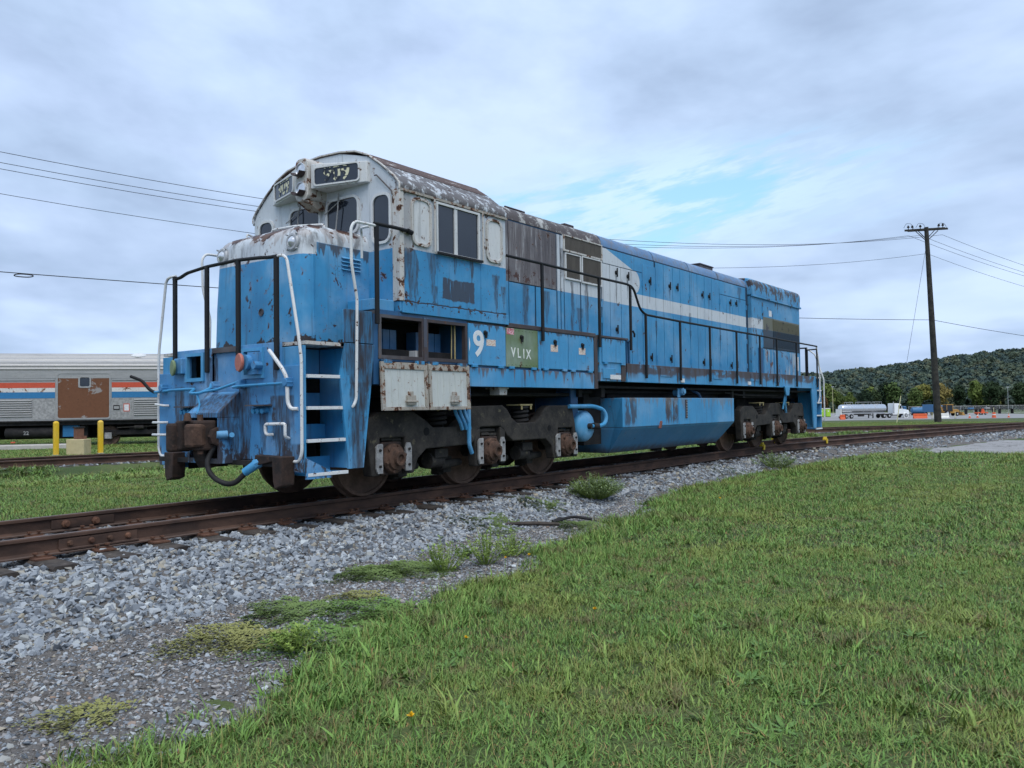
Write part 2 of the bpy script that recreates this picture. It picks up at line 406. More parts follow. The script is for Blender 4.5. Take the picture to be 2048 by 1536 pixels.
painted('nose_paint', zones=z_nose, extra=e_nose, rust=.46, streak=.30, fade=.6, seed=3.)
painted('cab_paint', zones=z_cab, extra=e_cab, rust=.52, streak=.36, fade=.35, seed=8.)
painted('hood_paint', zones=z_hood, extra=e_hood, rust=.36, streak=.40, fade=.40, seed=1.)
material('seam_dark', lambda g: ((.018, .045, .085), .8))
painted('hood_roof_old', base=(.42, .42, .40), extra=e_roof(0), rust=.45, streak=.3)
painted('hood_roof_blue', base=(.10, .21, .38), extra=lambda g, c: g.mix(g.ss(g.noise(g.pos, 6., 6, .7), .46, .62) * .75, c, (.15, .15, .16)), rust=.3, streak=.3)
def roof_brown(g):
    li = g.noise(g.vm('MULTIPLY', g.pos, (.5, 2.2, 2.2)), 3.2, 6, .66, .3); fi = g.noise(g.pos, 21., 5, .7)
    c = g.mix(li, (.040, .025, .023), (.125, .082, .07))
    c = g.mix(g.ss(li + (fi - .5) * .7, .62, .70), c, (.42, .41, .39))
    return c, .8, fi, .003
material('cab_roof', roof_brown)
painted('cab_eave', base=WHITE, extra=lambda g, c: g.mix(g.ss(g.noise(g.vm('MULTIPLY', g.pos, (1., 1., .7)), 9., 6, .72, .4), .38, .50) * .9, c, g.mix(g.noise(g.pos, 18., 3), (.032, .024, .022), (.12, .10, .092))), rust=.6, streak=.4, seed=5.)
painted('blue', rust=.28, streak=.30, fade=.4, seed=12.)
painted('blue_clean', base=(.052, .275, .51), rust=.3, streak=.25, fade=.4, seed=21.)
painted('blue_light', base=(.072, .30, .53), rust=.22, streak=.2, fade=.5, seed=15.)
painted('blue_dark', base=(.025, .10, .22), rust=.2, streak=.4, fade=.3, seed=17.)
def e_pilot(g, c):
    x, y, z = g.xyz(); e = g.noise(g.vm('MULTIPLY', g.pos, (1., 1., .45)), 5.5, 6, .68, .4)
    for yc, wd, z0, z1 in ((-.42, .10, .50, 1.42), (-1.14, .13, .48, 1.30), (.98, .07, .5, 1.45), (-.80, .05, .70, 1.12), (.70, .06, .9, 1.45), (-.10, .22, .95, 1.34), (-1.38, .06, .42, .75), (-1.02, .03, 1.3, 1.75), (.30, .04, 1.2, 1.8)):
        c = g.mix(stain(g, y, z, yc, wd, z1, z1 - z0, 9., .18) * .9, c, (.035, .028, .03))
    c = g.mix(g.ss(e + g.ss(z, .85, .5) * .16, .61, .66) * .9, c, (.04, .028, .026))
    return c
painted('pilot_paint', base=(.070, .255, .49), extra=e_pilot, rust=.42, streak=.30, fade=.6, seed=30., chips=9.)
def e_sill(g, c):
    x, y, z = g.xyz()
    m = drip(g, 1.93, .50, 6., 3., .25)
    bn = g.noise(g.vm('MULTIPLY', g.pos, (1., 1., 2.)), 2.4, 5, .65)
    c = g.mix(g.ss(z + (bn - .5) * .30, 1.70, 1.78) * g.ss(bn, .36, .48) * .9, c, (.070, .050, .048))
    pn = g.noise(g.vec(x * .9, 0., 0.), 1., 3)
    c = g.mix(m * .93, c, (.060, .043, .042))
    c = g.mix(g.ss(pn, .52, .62) * g.ss(z, 1.6, 1.72) * .85, c, (.055, .042, .042))
    return c
painted('sill_paint', base=(.056, .285, .53), extra=e_sill, rust=.28, streak=.2, seed=41.)
def e_step(g, c):
    x, y, z = g.xyz(); side = g.ss(y, -1.46, -1.45, 1., 0.)
    for xc, wd, z0, ln in ((-2.72, .09, 1.45, .95), (-2.80, .14, 2.4, .9), (-2.55, .18, 2.45, .95), (-2.64, .07, 1.9, .7)):
        c = g.mix(stain(g, x, z, xc, wd, z0, ln, 2., .22) * side * .92, c, (.034, .029, .034))
    return c
painted('step_paint', extra=e_step, rust=.3, streak=.35, seed=33., chips=8.)
def e_box(g, c):
    c = g.mix(drip(g, 1.72, .26, 11., 1.) * .75, c, (.13, .075, .045))
    c = g.mix(drip(g, 2.33, .14, 12., 6.) * .75, c, (.05, .035, .03))
    return c
painted('box_paint', base=(.056, .285, .53), extra=e_box, rust=.42, streak=.32, fade=.3, seed=50.)
painted('door_white', base=(.50, .52, .49), extra=lambda g, c: c, rust=.42, streak=.22, fade=.25, seed=61., chips=8., halo=.9)
painted('rusty_frame', base=(.34, .31, .26), rust=1.25, streak=.5, fade=.3, seed=63., chips=9., halo=1.)
painted('green_paint', base=(.13, .19, .085), rust=.34, streak=.22, fade=.5, seed=65., chips=7., halo=.9)
painted('white_pipe', base=(.66, .67, .66), rust=.62, streak=.15, fade=.2, seed=71., chips=17., halo=.5)
painted('white_part', base=(.62, .63, .62), rust=.5, streak=.25, fade=.3, seed=73., chips=11.)
painted('white_rusty', base=(.52, .50, .46), rust=.95, streak=.45, fade=.3, seed=75., chips=9., halo=1.)
painted('black_paint', base=(.007, .0075, .009), rust=.18, streak=.0, fade=.0, seed=81., chips=14., rough=.65, halo=.2)
painted('dark_ledge', base=(.055, .042, .042), rust=.5, streak=.3, fade=.2, seed=83.)
painted('brown_box', base=(.045, .03, .03), rust=.4, streak=.2, fade=.2, seed=85.)
def e_tank(g, c):
    x, y, z = g.xyz()
    j = (g.noise(g.vm('MULTIPLY', g.pos, (1., 1., .3)), 9., 5, .65) - .5)
    for x0, x1, a in ((3.68, 4.12, .8), (5.28, 5.84, .95)):
        c = g.mix(g.band(x + j * .16, x0, x1, .03) * g.ss(z + j * .25, .74, .86) * a * g.ss(j + .5, .40, .52), c, (.050, .040, .045))
    c = g.mix(drip(g, 1.285, .30, 8., 5.) * .5, c, (.19, .15, .11))
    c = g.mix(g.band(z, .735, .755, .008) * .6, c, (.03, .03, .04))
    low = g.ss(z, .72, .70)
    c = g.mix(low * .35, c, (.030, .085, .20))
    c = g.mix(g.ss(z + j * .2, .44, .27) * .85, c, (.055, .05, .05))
    return c
painted('tank_paint', base=(.056, .285, .53), extra=e_tank, rust=.3, streak=.28, seed=90.)
def e_rad(g, c):
    x, y, z = g.xyz(); j = (g.noise(g.pos, 12., 5, .6) - .5) * .05
    m = g.ss(x, 11.90, 11.91) * g.ss(x, 14.88, 14.89, 1., 0.)
    c = g.mix(m * g.ss(z + j, 2.61, 2.62) * g.ss(z, 3.12, 3.13, 1., 0.), c, (.030, .050, .075))
    c = g.mix(m * g.band(z + j * .4, 3.125, 3.46, .006), c, (.125, .125, .085))
    e = g.noise(g.vm('MULTIPLY', g.pos, (1., 1., .5)), 6., 6, .68)
    c = g.mix(g.ss(e + g.ss(z, 3.9, 4.3) * .14, .58, .63), c, (.045, .04, .045))
    wt = g.noise(g.vm('MULTIPLY', g.pos, (8., 1., .8)), 1.4, 5, .65)
    c = g.mix(g.ss(z, 2.62, 2.58) * g.ss(x, 11.85, 11.95) * g.ss(wt, .50, .62) * .8, c, (.42, .44, .44))
    c = g.mix(g.ss(z, 2.58, 2.5) * g.ss(e, .60, .64) * g.ss(x, 11.9, 12.), c, (.11, .035, .02))
    return c
painted('rad_paint', base=(.052, .26, .48), zones=z_hood, extra=e_rad, rust=.32, streak=.35, seed=95.)
def rusty(name, a, b, o=None, scale=7., rough=.85):
    def fn(g):
        n = g.noise(g.pos, scale, 6, .65); f = g.noise(g.pos, scale * 6, 4, .6)
        c = g.mix(g.ss(n, .3, .7), a, b)
        if o: c = g.mix(g.ss(g.noise(g.pos, scale * 1.7, 5, .7), .60, .70) * .7, c, o)
        return g.mix(g.ss(f, .3, .8) * .4, c, g.mix(1., c, (.45, .45, .45), 'MULTIPLY')), rough, f, .004
    return material(name, fn)
rusty('coupler_iron', (.016, .013, .012), (.055, .033, .025), (.085, .05, .036))
rusty('hub_rust', (.045, .026, .018), (.12, .068, .046), (.17, .105, .072))
rusty('truck_iron', (.016, .015, .015), (.052, .046, .039), (.13, .115, .07), 5.)
rusty('under_iron', (.010, .010, .011), (.028, .025, .024), None, 4.)
rusty('wheel_iron', (.075, .048, .035), (.16, .10, .072), None, 5.)
rusty('rail_rust', (.050, .028, .019), (.125, .066, .042), (.17, .095, .06), 6.)
rusty('rail_top', (.045, .036, .034), (.12, .095, .085), (.15, .10, .07), 9., .5)
rusty('plate_rust', (.075, .035, .022), (.165, .082, .05), None, 9.)
rusty('old_timber', (.022, .018, .016), (.085, .07, .058), (.17, .15, .13), 5.)
rusty('grey_steel', (.22, .22, .22), (.40, .40, .39), (.16, .12, .09), 9., .7)
rusty('rubber', (.010, .010, .011), (.022, .021, .021), None, 10., .7)
rusty('yellow_old', (.30, .24, .10), (.45, .38, .20), (.10, .06, .03), 9.)
material('glass_dark', lambda g: (g.mix(g.noise(g.pos, 1.4, 3), (.008, .012, .02), (.028, .036, .05)), g.ss(g.noise(g.pos, 3., 4), .35, .7, .06, .16)), spec=.6)
material('glass_board', lambda g: (g.mix(g.noise(g.pos, 3., 4), (.010, .016, .028), (.035, .045, .065)), .25), spec=.5)
material('black_void', lambda g: ((.004, .004, .005), .9))  # near-black for backs and discs, painting the shade inside openings
material('chrome_lens', lambda g: (g.mix(g.noise(g.pos, 22., 3), (.45, .47, .5), (.8, .82, .85)), .22), metal=.6)
material('galv', lambda g: (g.mix(g.noise(g.pos, 15., 4), (.30, .31, .32), (.5, .51, .52)), .5), metal=.3)
material('cream_decal', lambda g: (g.mix(g.ss(g.noise(g.pos, 10., 3, .6, .6) + g.band(g.xyz()[2], 4.31, 4.335, .004) * .35 + g.band(g.xyz()[2], 4.20, 4.21, .004) * .2, .53, .55), (.62, .60, .42), (.014, .020, .032)), .6))
material('white_decal', lambda g: (g.mix(g.ss(g.noise(g.pos, 18., 5, .7), .64, .66), (.66, .69, .70), (.085, .25, .53)), .55))
material('white_stencil', lambda g: (g.mix(g.ss(g.noise(g.pos, 30., 4, .7), .62, .66) * .7, (.68, .71, .66), (.14, .2, .09)), .6))
def placard(g):
    x, y, z = g.xyz()
    l = g.noise(g.vec(x * 30., 0., z * 90.), 1., 2)
    return g.mix(g.ss(l, .50, .56) * .8, (.66, .62, .56), (.55, .22, .10)), .5
material('placard', placard)
material('placard_white', lambda g: (g.mix(g.ss(g.noise(g.vm('MULTIPLY', g.pos, (40, 40, 110)), 1., 2), .54, .6) * .6, (.7, .7, .7), (.2, .22, .25)), .5))
material('placard_red', lambda g: (g.mix(g.ss(g.noise(g.vm('MULTIPLY', g.pos, (50, 50, 70)), 1., 2), .5, .56) * .7, (.50, .10, .14), (.75, .6, .62)), .5))
material('red_disc', lambda g: (g.mix(g.noise(g.pos, 40., 4), (.34, .10, .075), (.50, .19, .14)), .6))
material('red_dull', lambda g: (g.mix(g.noise(g.pos, 30., 4), (.14, .05, .04), (.24, .09, .07)), .7))
material('green_disc', lambda g: (g.mix(g.noise(g.pos, 40., 4), (.13, .19, .09), (.22, .28, .15)), .6))
def grille_mat(g):
    n = g.noise(g.vm('MULTIPLY', g.pos, (1, 1, .3)), 9., 5, .6)
    return g.mix(n, (.05, .045, .042), (.17, .155, .135)), .8
material('grille_slat', grille_mat)
# ------------------------------------------------------------------ lie of the land
FH = Vector((FW.x, FW.y, 0)).normalized(); RH = Vector((RT.x, RT.y, 0)).normalized()
GZ = -.42
def depth(x, y): return (x - CAM.x) * FH.x + (y - CAM.y) * FH.y
def ground_z(x, y):
    s = depth(x, y); return GZ - np.clip((s - 65) * .0175, 0, 1.93)
def interp(x, tab): return np.interp(x, [a for a, b in tab], [b for a, b in tab])
X0C, RC, SC = 10.6, 40., .17
def yc(x):
    """centre line of the near track: straight under the locomotive, then a right-hand curve"""
    x = np.asarray(x, dtype=float); d = np.maximum(x - X0C, 0); xe = RC * SC
    return np.where(d < xe, -d * d / (2 * RC), -xe * xe / (2 * RC) - SC * (d - xe))
TOE = [(-14, -3.0), (-7.2, -3.15), (-6.4, -3.35), (-5.65, -3.15), (-4.2, -2.75), (-2.8, -2.68), (-1.2, -2.5), (1, -2.45), (3.3, -2.2), (7.1, -2.0), (10.6, -2.0)]
EDGE = [(-14, -6.2), (-9, -5.5), (-7.6, -5.15), (-6.6, -5.02), (-6.06, -4.55), (-4.9, -4.25), (-3.9, -4.2), (-1.73, -3.62), (-.3, -3.3), (1.6, -2.9), (3.5, -2.35), (7.1, -2.05), (10.6, -2.15)]
def toe(x): return np.where(np.asarray(x) > 10.6, yc(x) - 2.0, interp(x, TOE))
def edge(x): return np.where(np.asarray(x) > 10.6, yc(x) - 2.15, interp(x, EDGE))
def vnoise(x, y, s, seed=0):
    """cheap smooth value noise"""
    x = np.asarray(x, dtype=float) / s + 100.5; y = np.asarray(y, dtype=float) / s + 100.5
    xi = np.floor(x).astype(int); yi = np.floor(y).astype(int); fx = x - xi; fy = y - yi
    fx = fx * fx * (3 - 2 * fx); fy = fy * fy * (3 - 2 * fy)
    h = lambda a, b: ((np.sin(a * 127.1 + b * 311.7 + seed * 74.7) * 43758.5453) % 1.0)
    return (h(xi, yi) * (1 - fx) + h(xi + 1, yi) * fx) * (1 - fy) + (h(xi, yi + 1) * (1 - fx) + h(xi + 1, yi + 1) * fx) * fy
def ballast_z(x, y):
    x = np.asarray(x, dtype=float); y = np.asarray(y, dtype=float); c = yc(x); d = y - c
    near = np.clip((-1.42 - d) / np.maximum(-1.42 - (toe(x) - c), .2), 0, 1.6)
    far = np.clip((d - 1.42) / .55, 0, 1.6)
    z = -.232 - np.where(d < 0, near * .178, far * .20)
    z = z + (vnoise(x, y, .35, 3) - .5) * .05 + (vnoise(x, y, .12, 5) - .5) * .025
    e = edge(x) + (vnoise(x, y, .5, 9) - .5) * .5 + (vnoise(x, y, .16, 19) - .5) * .35
    path = np.where(y > e, GZ + .012, GZ + .012 - np.clip((e - y) * .25, 0, .12)) + (vnoise(x, y, .25, 8) - .5) * .012
    path = np.where(d > 1.0, GZ - .2, path)
    return np.maximum(z, path)
def grid_mesh(name, xs, ys, zf, mat, kind='structure', label=None, smooth=True):
    X, Y = np.meshgrid(xs, ys, indexing='ij'); Z = zf(X, Y)
    v = np.stack([X, Y, Z], -1).reshape(-1, 3); ny = len(ys); nx = len(xs)
    i, j = np.meshgrid(np.arange(nx - 1), np.arange(ny - 1), indexing='ij'); a = (i * ny + j).ravel()
    f = np.stack([a, a + ny, a + ny + 1, a + 1], -1)
    me = bpy.data.meshes.new(name); me.from_pydata(v.tolist(), [], f.tolist()); me.update()
    return tag(link(name, me, mat, None, 60 if smooth else False), label=label, kind=kind)
def m_ground(g):
    n = g.noise(g.pos, .45, 5, .6); f = g.noise(g.pos, 7., 5, .65); q = g.noise(g.pos, 45., 4, .7)
    c = g.mix(g.ss(n, .35, .65), (.045, .075, .02), (.085, .115, .032))
    c = g.mix(g.ss(f, .55, .72) * .7, c, (.13, .095, .055))
    c = g.mix(g.ss(q, .4, .7) * .5, c, (.03, .04, .014))
    return c, .95, q, .02
material('ground_grass', m_ground)
def m_gravel(g):
    d, cc = g.voro(g.pos, 30.); n = g.noise(g.pos, 4., 5, .6); q = g.noise(g.pos, 70., 4, .7)
    c = g.mix(S(g, g.new('ShaderNodeSeparateColor').outputs[0]) * 0. + g.noise(g.pos, 38., 4, .6), (.075, .068, .062), (.22, .205, .19))
    c = g.mix(g.ss(n, .52, .68) * .6, c, (.15, .12, .09))
    c = g.mix(g.ss(q, .40, .62), c, g.mix(1., c, (.5, .5, .5), 'MULTIPLY'))
    return c, .95, q * .6 - d * .6, .02
material('gravel_bed', m_gravel)
def spaced(lo, hi, near, n):
    t = np.linspace(-1, 1, n); return np.sign(t) * (np.abs(t) ** 3.2) * (hi - lo) / 2 + near
gx = np.unique(np.concatenate([spaced(-3000, 3000, 10, 90), np.arange(-60, 260, 8.)]))
gy = np.unique(np.concatenate([spaced(-3000, 3000, 0, 90), np.arange(-100, 160, 8.)]))
grid_mesh('ground', gx, gy, ground_z, 'ground_grass')
bx = np.concatenate([np.arange(-14, 6, .09), np.arange(6, 20, .2), np.arange(20, 62, .5)])
by = np.concatenate([np.arange(-14, -7, .7), np.arange(-7, 2.4, .09)])
grid_mesh('ballast_bed', bx, by, ballast_z, 'gravel_bed')
# ------------------------------------------------------------------ tracks
def rail_mat(g):
    nx, ny, nz = g.xyz(g.nrm()); n = g.noise(g.vm('MULTIPLY', g.pos, (.35, 1, 1)), 5., 6, .65); f = g.noise(g.pos, 34., 4, .6)
    c = g.mix(g.ss(n, .3, .7), (.038, .023, .018), (.10, .056, .039))
    c = g.mix(g.ss(g.noise(g.vm('MULTIPLY', g.pos, (.5, 1, 1)), 2.1, 4, .6), .55, .62) * .55, c, (.030, .020, .017))
    c = g.mix(g.ss(nz, .92, .97), c, g.mix(f, (.060, .045, .040), (.145, .105, .085)))
    return c, g.ss(nz, .9, .97, .85, .6), f, .003
material('rail', rail_mat)
RP = [(-.036, -.010), (-.030, 0.), (.030, 0.), (.036, -.010), (.036, -.034), (.012, -.046), (.009, -.06), (.009, -.142), (.03, -.158), (.075, -.168), (.075, -.18), (-.075, -.18), (-.075, -.168), (-.03, -.158), (-.009, -.142), (-.009, -.06), (-.012, -.046), (-.036, -.034)]
def rail_sweep(path, off, z0):
    m = MB(); P = [Vector((p[0], p[1], 0)) for p in path]; rings = []
    for i, p in enumerate(P):
        t = (P[min(i + 1, len(P) - 1)] - P[max(i - 1, 0)]).normalized(); nn = Vector((-t.y, t.x, 0))
        rings.append([p + nn * (off + a) + Vector((0, 0, z0 + b)) for a, b in RP])
    return m.ring(rings)
tie_me = []
for k in range(5):
    r = random.Random(k); m = MB(); n = 8
    rings = []
    for i in range(n + 1):
        yy = -1.32 + 2.64 * i / n + (r.uniform(-.04, .04) if i in (0, n) else 0)
        j = lambda: r.uniform(-.008, .008)
        rings.append([(-.115 + j(), yy, -.18), (.115 + j(), yy, -.18), (.118 + j(), yy, -.015 + j()), (.10 + j(), yy, j() * .6), (-.10 + j(), yy, j() * .6), (-.118 + j(), yy, -.015 + j())])
    m.ring(rings); tie_me.append(m.mesh('tie')); tie_me[-1].materials.append(MATS['old_timber'])
pm = MB(); pm.box(-.09, .09, -.19, .17, 0, .016).box(-.09, .09, .075, .10, .016, .03).box(-.09, .09, -.10, -.075, .016, .03)
for sx in (-.05, .05):
    for sy in (-.088, .088): pm.cyl((sx, sy, .01), (sx, sy, .05), .011, .011, 6); pm.box(sx - .017, sx + .017, sy - .02, sy + .02, .045, .062)
plate_me = pm.mesh('tie_plate'); plate_me.materials.append(MATS['plate_rust'])
def track(name, path, z0, spacing, s0, label, plates):
    root = tag(thing(name, (path[0][0], path[0][1], z0)), kind='structure', label=label)
    for off in (-.7525, .7525): rail_sweep(path, off, z0).build('rail', 'rail', root, smooth=30)
    P = [Vector((a, b, 0)) for a, b in path]; acc = s0; k = 0
    for i in range(len(P) - 1):
        L = (P[i + 1] - P[i]).length; t = (P[i + 1] - P[i]).normalized()
        while acc < L:
            c = P[i] + t * acc; rz = math.atan2(t.y, t.x) + random.uniform(-.03, .03)
            o = link('tie', tie_me[k % 5], None, root, loc=(c.x, c.y, z0 - .197 + random.uniform(-.012, .004))); o.rotation_euler = (0, 0, rz + (math.pi if k % 2 else 0))
            if plates(c.x, c.y):
                nn = Vector((-t.y, t.x, 0))
                for sg in (-1, 1):
                    q = c + nn * sg * .7525
                    u = link('tie_plate', plate_me, None, root, loc=(q.x, q.y, z0 - .197)); u.rotation_euler = (0, 0, rz + (math.pi if sg > 0 else 0))
            acc += spacing * random.uniform(.93, 1.07); k += 1
        acc -= L
    return root
xs1 = np.concatenate([np.arange(-14, X0C, 2.), np.arange(X0C, 20, .6), np.arange(20, 62, 1.5)])
path1 = [(float(x), float(yc(x))) for x in xs1]
tr1 = track('railway_track', path1, 0., .53, .2, 'rusty near track under the blue locomotive on grey ballast', lambda x, y: x < 4)
# joint bar with bolts on the near rail
jb = MB().box(-5.78, -5.02, -.7525 - .030, -.7525 - .012, -.150, -.050); jb.box(-5.78, -5.02, -.7525 - .062, -.7525 - .028, -.158, -.138)
J = jb.build('joint_bar', 'rail', tr1, bevel=.006)
for i, x in enumerate((-5.68, -5.48, -5.30, -5.12)):
    m = MB(); m.lathe([(.03, 0), (.03, .012), (.022, .02), (.02, .034), (.004, .036)], (x, -.7525 - .03, -.095), (0, -1, 0), 10 if i % 2 else 6); m.build('bolt', 'plate_rust' if i % 2 else 'rail_rust', J, smooth=True)
jb = MB().box(-5.2, -4.5, .7525 - .030, .7525 - .012, -.150, -.050)
J = jb.build('joint_bar', 'rail', tr1, bevel=.006)
for x in (-5.05, -4.72):
    MB().lathe([(.045, 0), (.045, .02), (.03, .03), (.028, .06), (.004, .062)], (x, .7525 - .03, -.10), (0, -1, 0), 8).build('bolt', 'plate_rust', J, smooth=True)
# second track: curves in from behind the locomotive and joins on the right
ctl = [(-14, 15.6), (-4, 14.6), (2.5, 13.55), (9, 11.9), (16, 9.5), (24, 6.2), (31, 2.6), (37, -1.1), (43, -5.4), (50, -10.8), (58, -17.5)]
def cat(ctl, n=10):
    P = [np.array(c, float) for c in ctl]; P = [2 * P[0] - P[1]] + P + [2 * P[-1] - P[-2]]; out = []
    for i in range(1, len(P) - 2):
        for k in range(n):
            t = k / n; out.append(tuple(.5 * ((2 * P[i]) + (-P[i - 1] + P[i + 1]) * t + (2 * P[i - 1] - 5 * P[i] + 4 * P[i + 1] - P[i + 2]) * t * t + (-P[i - 1] + 3 * P[i] - 3 * P[i + 1] + P[i + 2]) * t ** 3)))
    return out + [tuple(P[-2])]
path2 = cat(ctl)
tr2 = track('railway_track', path2, -.005, .56, .1, 'rusty curving track in the grass behind the blue locomotive', lambda x, y: False)
# ballast of the second track
m = MB(); rings = []
for i, p in enumerate(path2):
    a = Vector(path2[max(i - 1, 0)]); b = Vector(path2[min(i + 1, len(path2) - 1)]); tt = (b - a).normalized(); nn = Vector((-tt.y, tt.x))
    rings.append([(p[0] + nn.x * o, p[1] + nn.y * o, z) for o, z in ((-2.6, -.55), (-1.95, -.43), (-1.4, -.212), (1.4, -.212), (1.95, -.43), (2.6, -.55))])
m.ring(rings, False, False, closed=False)
tag(m.build('ballast_bed', 'ground_grass', None, smooth=True), kind='structure')
# yellow rail clamps (stops) clipped on the rails
def rail_clamp(x, rail_off, label):
    y = float(yc(x)) + rail_off
    r = thing('rail_stop', (x, y, 0), label, 'rail stop', 'yellow stops on the rails')
    MB().prism([(-.10, .005), (.12, .005), (.12, .03), (.05, .04), (.02, .11), (-.07, .11), (-.10, .04)], 'y', -.045, .045).build('stop_block', 'yellow_clamp', r, bevel=.006, loc=(x, y, 0))
    MB().box(-.06, .06, -.066, -.038, -.09, .05).build('side_clip', 'yellow_clamp', r, loc=(x, y, 0))
    MB().box(-.06, .06, .038, .066, -.09, .05).build('side_clip', 'yellow_clamp', r, loc=(x, y, 0))
material('yellow_clamp', lambda g: (g.mix(g.ss(g.noise(g.pos, 25., 4), .55, .66), (.62, .45, .03), (.2, .13, .04)), .55))
rail_clamp(16.6, -.7525, 'bright yellow stop on the nearer rail past the locomotive')
rail_clamp(16.4, .7525, 'bright yellow stop on the farther rail past the locomotive')
rail_clamp(12.35, -.7525, 'small dull yellow stop on the rail beside the rear truck')
# paving on the right: an old road surface that meets the track
def m_pave(g):
    n = g.noise(g.pos, .7, 5, .6); q = g.noise(g.pos, 30., 5, .7); cr = g.noise(g.pos, .55, 5, .62, .8)
    c = g.mix(n, (.20, .195, .19), (.34, .335, .33)); c = g.mix(g.ss(q, .4, .7) * .35, c, (.13, .13, .13))
    c = g.mix(g.band(cr, .492, .506, .004), c, (.05, .045, .04)); return c, .9, q, .004
material('old_pavement', m_pave)
pv = []
for a, b, n in (((18.4, -3.2), (28.2, -4.6), 12), ((28.2, -4.6), (33., -60.), 14), ((33., -60.), (17., -60.), 3), ((17., -60.), (18.6, -8.), 14), ((18.6, -8.), (18.4, -3.2), 10)):
    for k in range(n):
        q = k / n; pv.append((a[0] + (b[0] - a[0]) * q + random.uniform(-.12, .12) * (1.6 if a[0] < 28.1 else 1.4), a[1] + (b[1] - a[1]) * q + random.uniform(-.12, .12)))
tag(MB().prism(pv, 'z', GZ - .1, GZ + .016).build('road', 'old_pavement'), kind='structure')
# car park far right, on the ground that falls away beyond the tracks
def lotgrid():
    m = MB(); rings = []
    for k in range(13):
        s = 122 + (300 - 122) * k / 12; row = []
        for j in range(25):
            q = -60 + 200 * j / 24; p = CAM + FH * s + RH * q
            row.append((p.x, p.y, float(ground_z(p.x, p.y)) + .03 + .0 * k))
        rings.append(row)
    m.ring(rings, False, False, closed=False); return m
def m_lot(g):
    n = g.noise(g.pos, .05, 5, .6); q = g.noise(g.pos, .5, 4, .6)
    return g.mix(n, (.17, .17, .17), (.30, .30, .295)), .9
material('car_park', m_lot)
tag(lotgrid().build('car_park', 'car_park', smooth=True), kind='structure')
# ------------------------------------------------------------------ loose stones
def stone_mesh(seed, flat=.7):
    r = np.random.default_rng(seed); n = 9; p = r.normal(size=(n, 3)); p /= np.linalg.norm(p, axis=1)[:, None]
    p *= r.uniform(.75, 1.1, (n, 1)) * np.array([1.15, .9, flat])
    bm = bmesh.new(); [bm.verts.new(q) for q in p]; bm.verts.ensure_lookup_table(); h = bmesh.ops.convex_hull(bm, input=bm.verts)
    me = bpy.data.meshes.new('stone'); bm.to_mesh(me); bm.free(); return me
def m_stone(g):
    r = g.rand(); n = g.noise(g.pos, 55., 3, .6)
    c = g.ramp(r, [(0., (0.103, 0.115, 0.131)), (.2, (0.180, 0.201, 0.225)), (.5, (0.275, 0.303, 0.331)), (.8, (0.370, 0.398, 0.419)), (.89, (0.331, 0.293, 0.220)), (.93, (0.283, 0.293, 0.280)), (1., (0.504, 0.541, 0.551))])
    return g.mix(n * .45, c, g.mix(1., c, (.5, .5, .5), 'MULTIPLY')), .85
material('stone', m_stone)
def m_pebble(g):
    c = g.ramp(g.rand(), [(0., (0.070, 0.064, 0.058)), (.35, (0.139, 0.132, 0.125)), (.7, (0.238, 0.228, 0.222)), (.9, (0.344, 0.332, 0.320)), (1., (0.246, 0.168, 0.117))]); return c, .9
material('pebble', m_pebble)
stones = [(stone_mesh(k), 'stone') for k in range(14)]
pebbles = [(stone_mesh(40 + k, .55), 'pebble') for k in range(6)]
def scat(n, x0, x1, y0, y1, keep):
    x = rng.uniform(x0, x1, n); y = rng.uniform(y0, y1, n); k = keep(x, y); return x[k], y[k]
def on_track(x, y):
    d = np.abs(np.abs(y - yc(x)) - .7525); return d > .085
tie_x = np.array([o.matrix_basis.translation.x + tr1.location.x for o in tr1.children if o.name.startswith('tie') and not o.name.startswith('tie_plate')])
def tie_ok(x, y):
    i = np.searchsorted(tie_x, x); a = np.abs(x - tie_x[np.clip(i, 0, len(tie_x) - 1)]); b = np.abs(x - tie_x[np.clip(i - 1, 0, len(tie_x) - 1)])
    return (np.minimum(a, b) > .12) | (np.abs(y - yc(x)) > 1.35) | (rng.random(len(x)) < .05)
def near_keep(x, y): return (y > toe(x) + (vnoise(x, y, .4, 2) - .5) * .5 - .05) & (y < yc(x) + 1.95) & on_track(x, y) & tie_ok(x, y)
P = []; SZ = []
for n, a, b, s in ((62000, -10.5, 2.5, .031), (26000, 2.5, 12, .036), (20000, 12, 40, .05)):
    x, y = scat(n, a, b, -3.8 if a < 12 else -8.5, 2., near_keep); z = ballast_z(x, y) + rng.uniform(-.6, .5, len(x)) * s * .8
    P.append(np.stack([x, y, z], 1)); SZ.append(np.clip(rng.lognormal(math.log(s), .32, len(x)), s * .45, s * 1.9))
P = np.concatenate(P); SZ = np.concatenate(SZ); n = len(P)
tag(scatter('ballast_stones', P, rng.uniform(-.9, .9, (n, 3)) * np.array([1, 1, 7]), SZ, rng.integers(0, 14, n), stones), 'crushed grey ballast stones along the near track', 'ballast', kind='stuff')
x, y = scat(120000, -10, 4, -5.8, -2.2, lambda x, y: (y < toe(x) + .25) & (y > edge(x) + (vnoise(x, y, .45, 4) - .5) * .5 - .38))
z = ballast_z(x, y) + rng.uniform(-.003, .004, len(x)); n = len(x)
SZ = np.clip(rng.lognormal(math.log(.0105), .45, n), .005, .034)
mk = np.stack([x, y, z], 1)
tag(scatter('fine_gravel', mk, rng.uniform(-.6, .6, (n, 3)) * np.array([1, 1, 9]), SZ, rng.integers(0, 12, n), pebbles + [(stone_mesh(60 + k, .6), 'stone') for k in range(6)]), 'fine grey gravel between ballast and grass', 'gravel', kind='stuff')
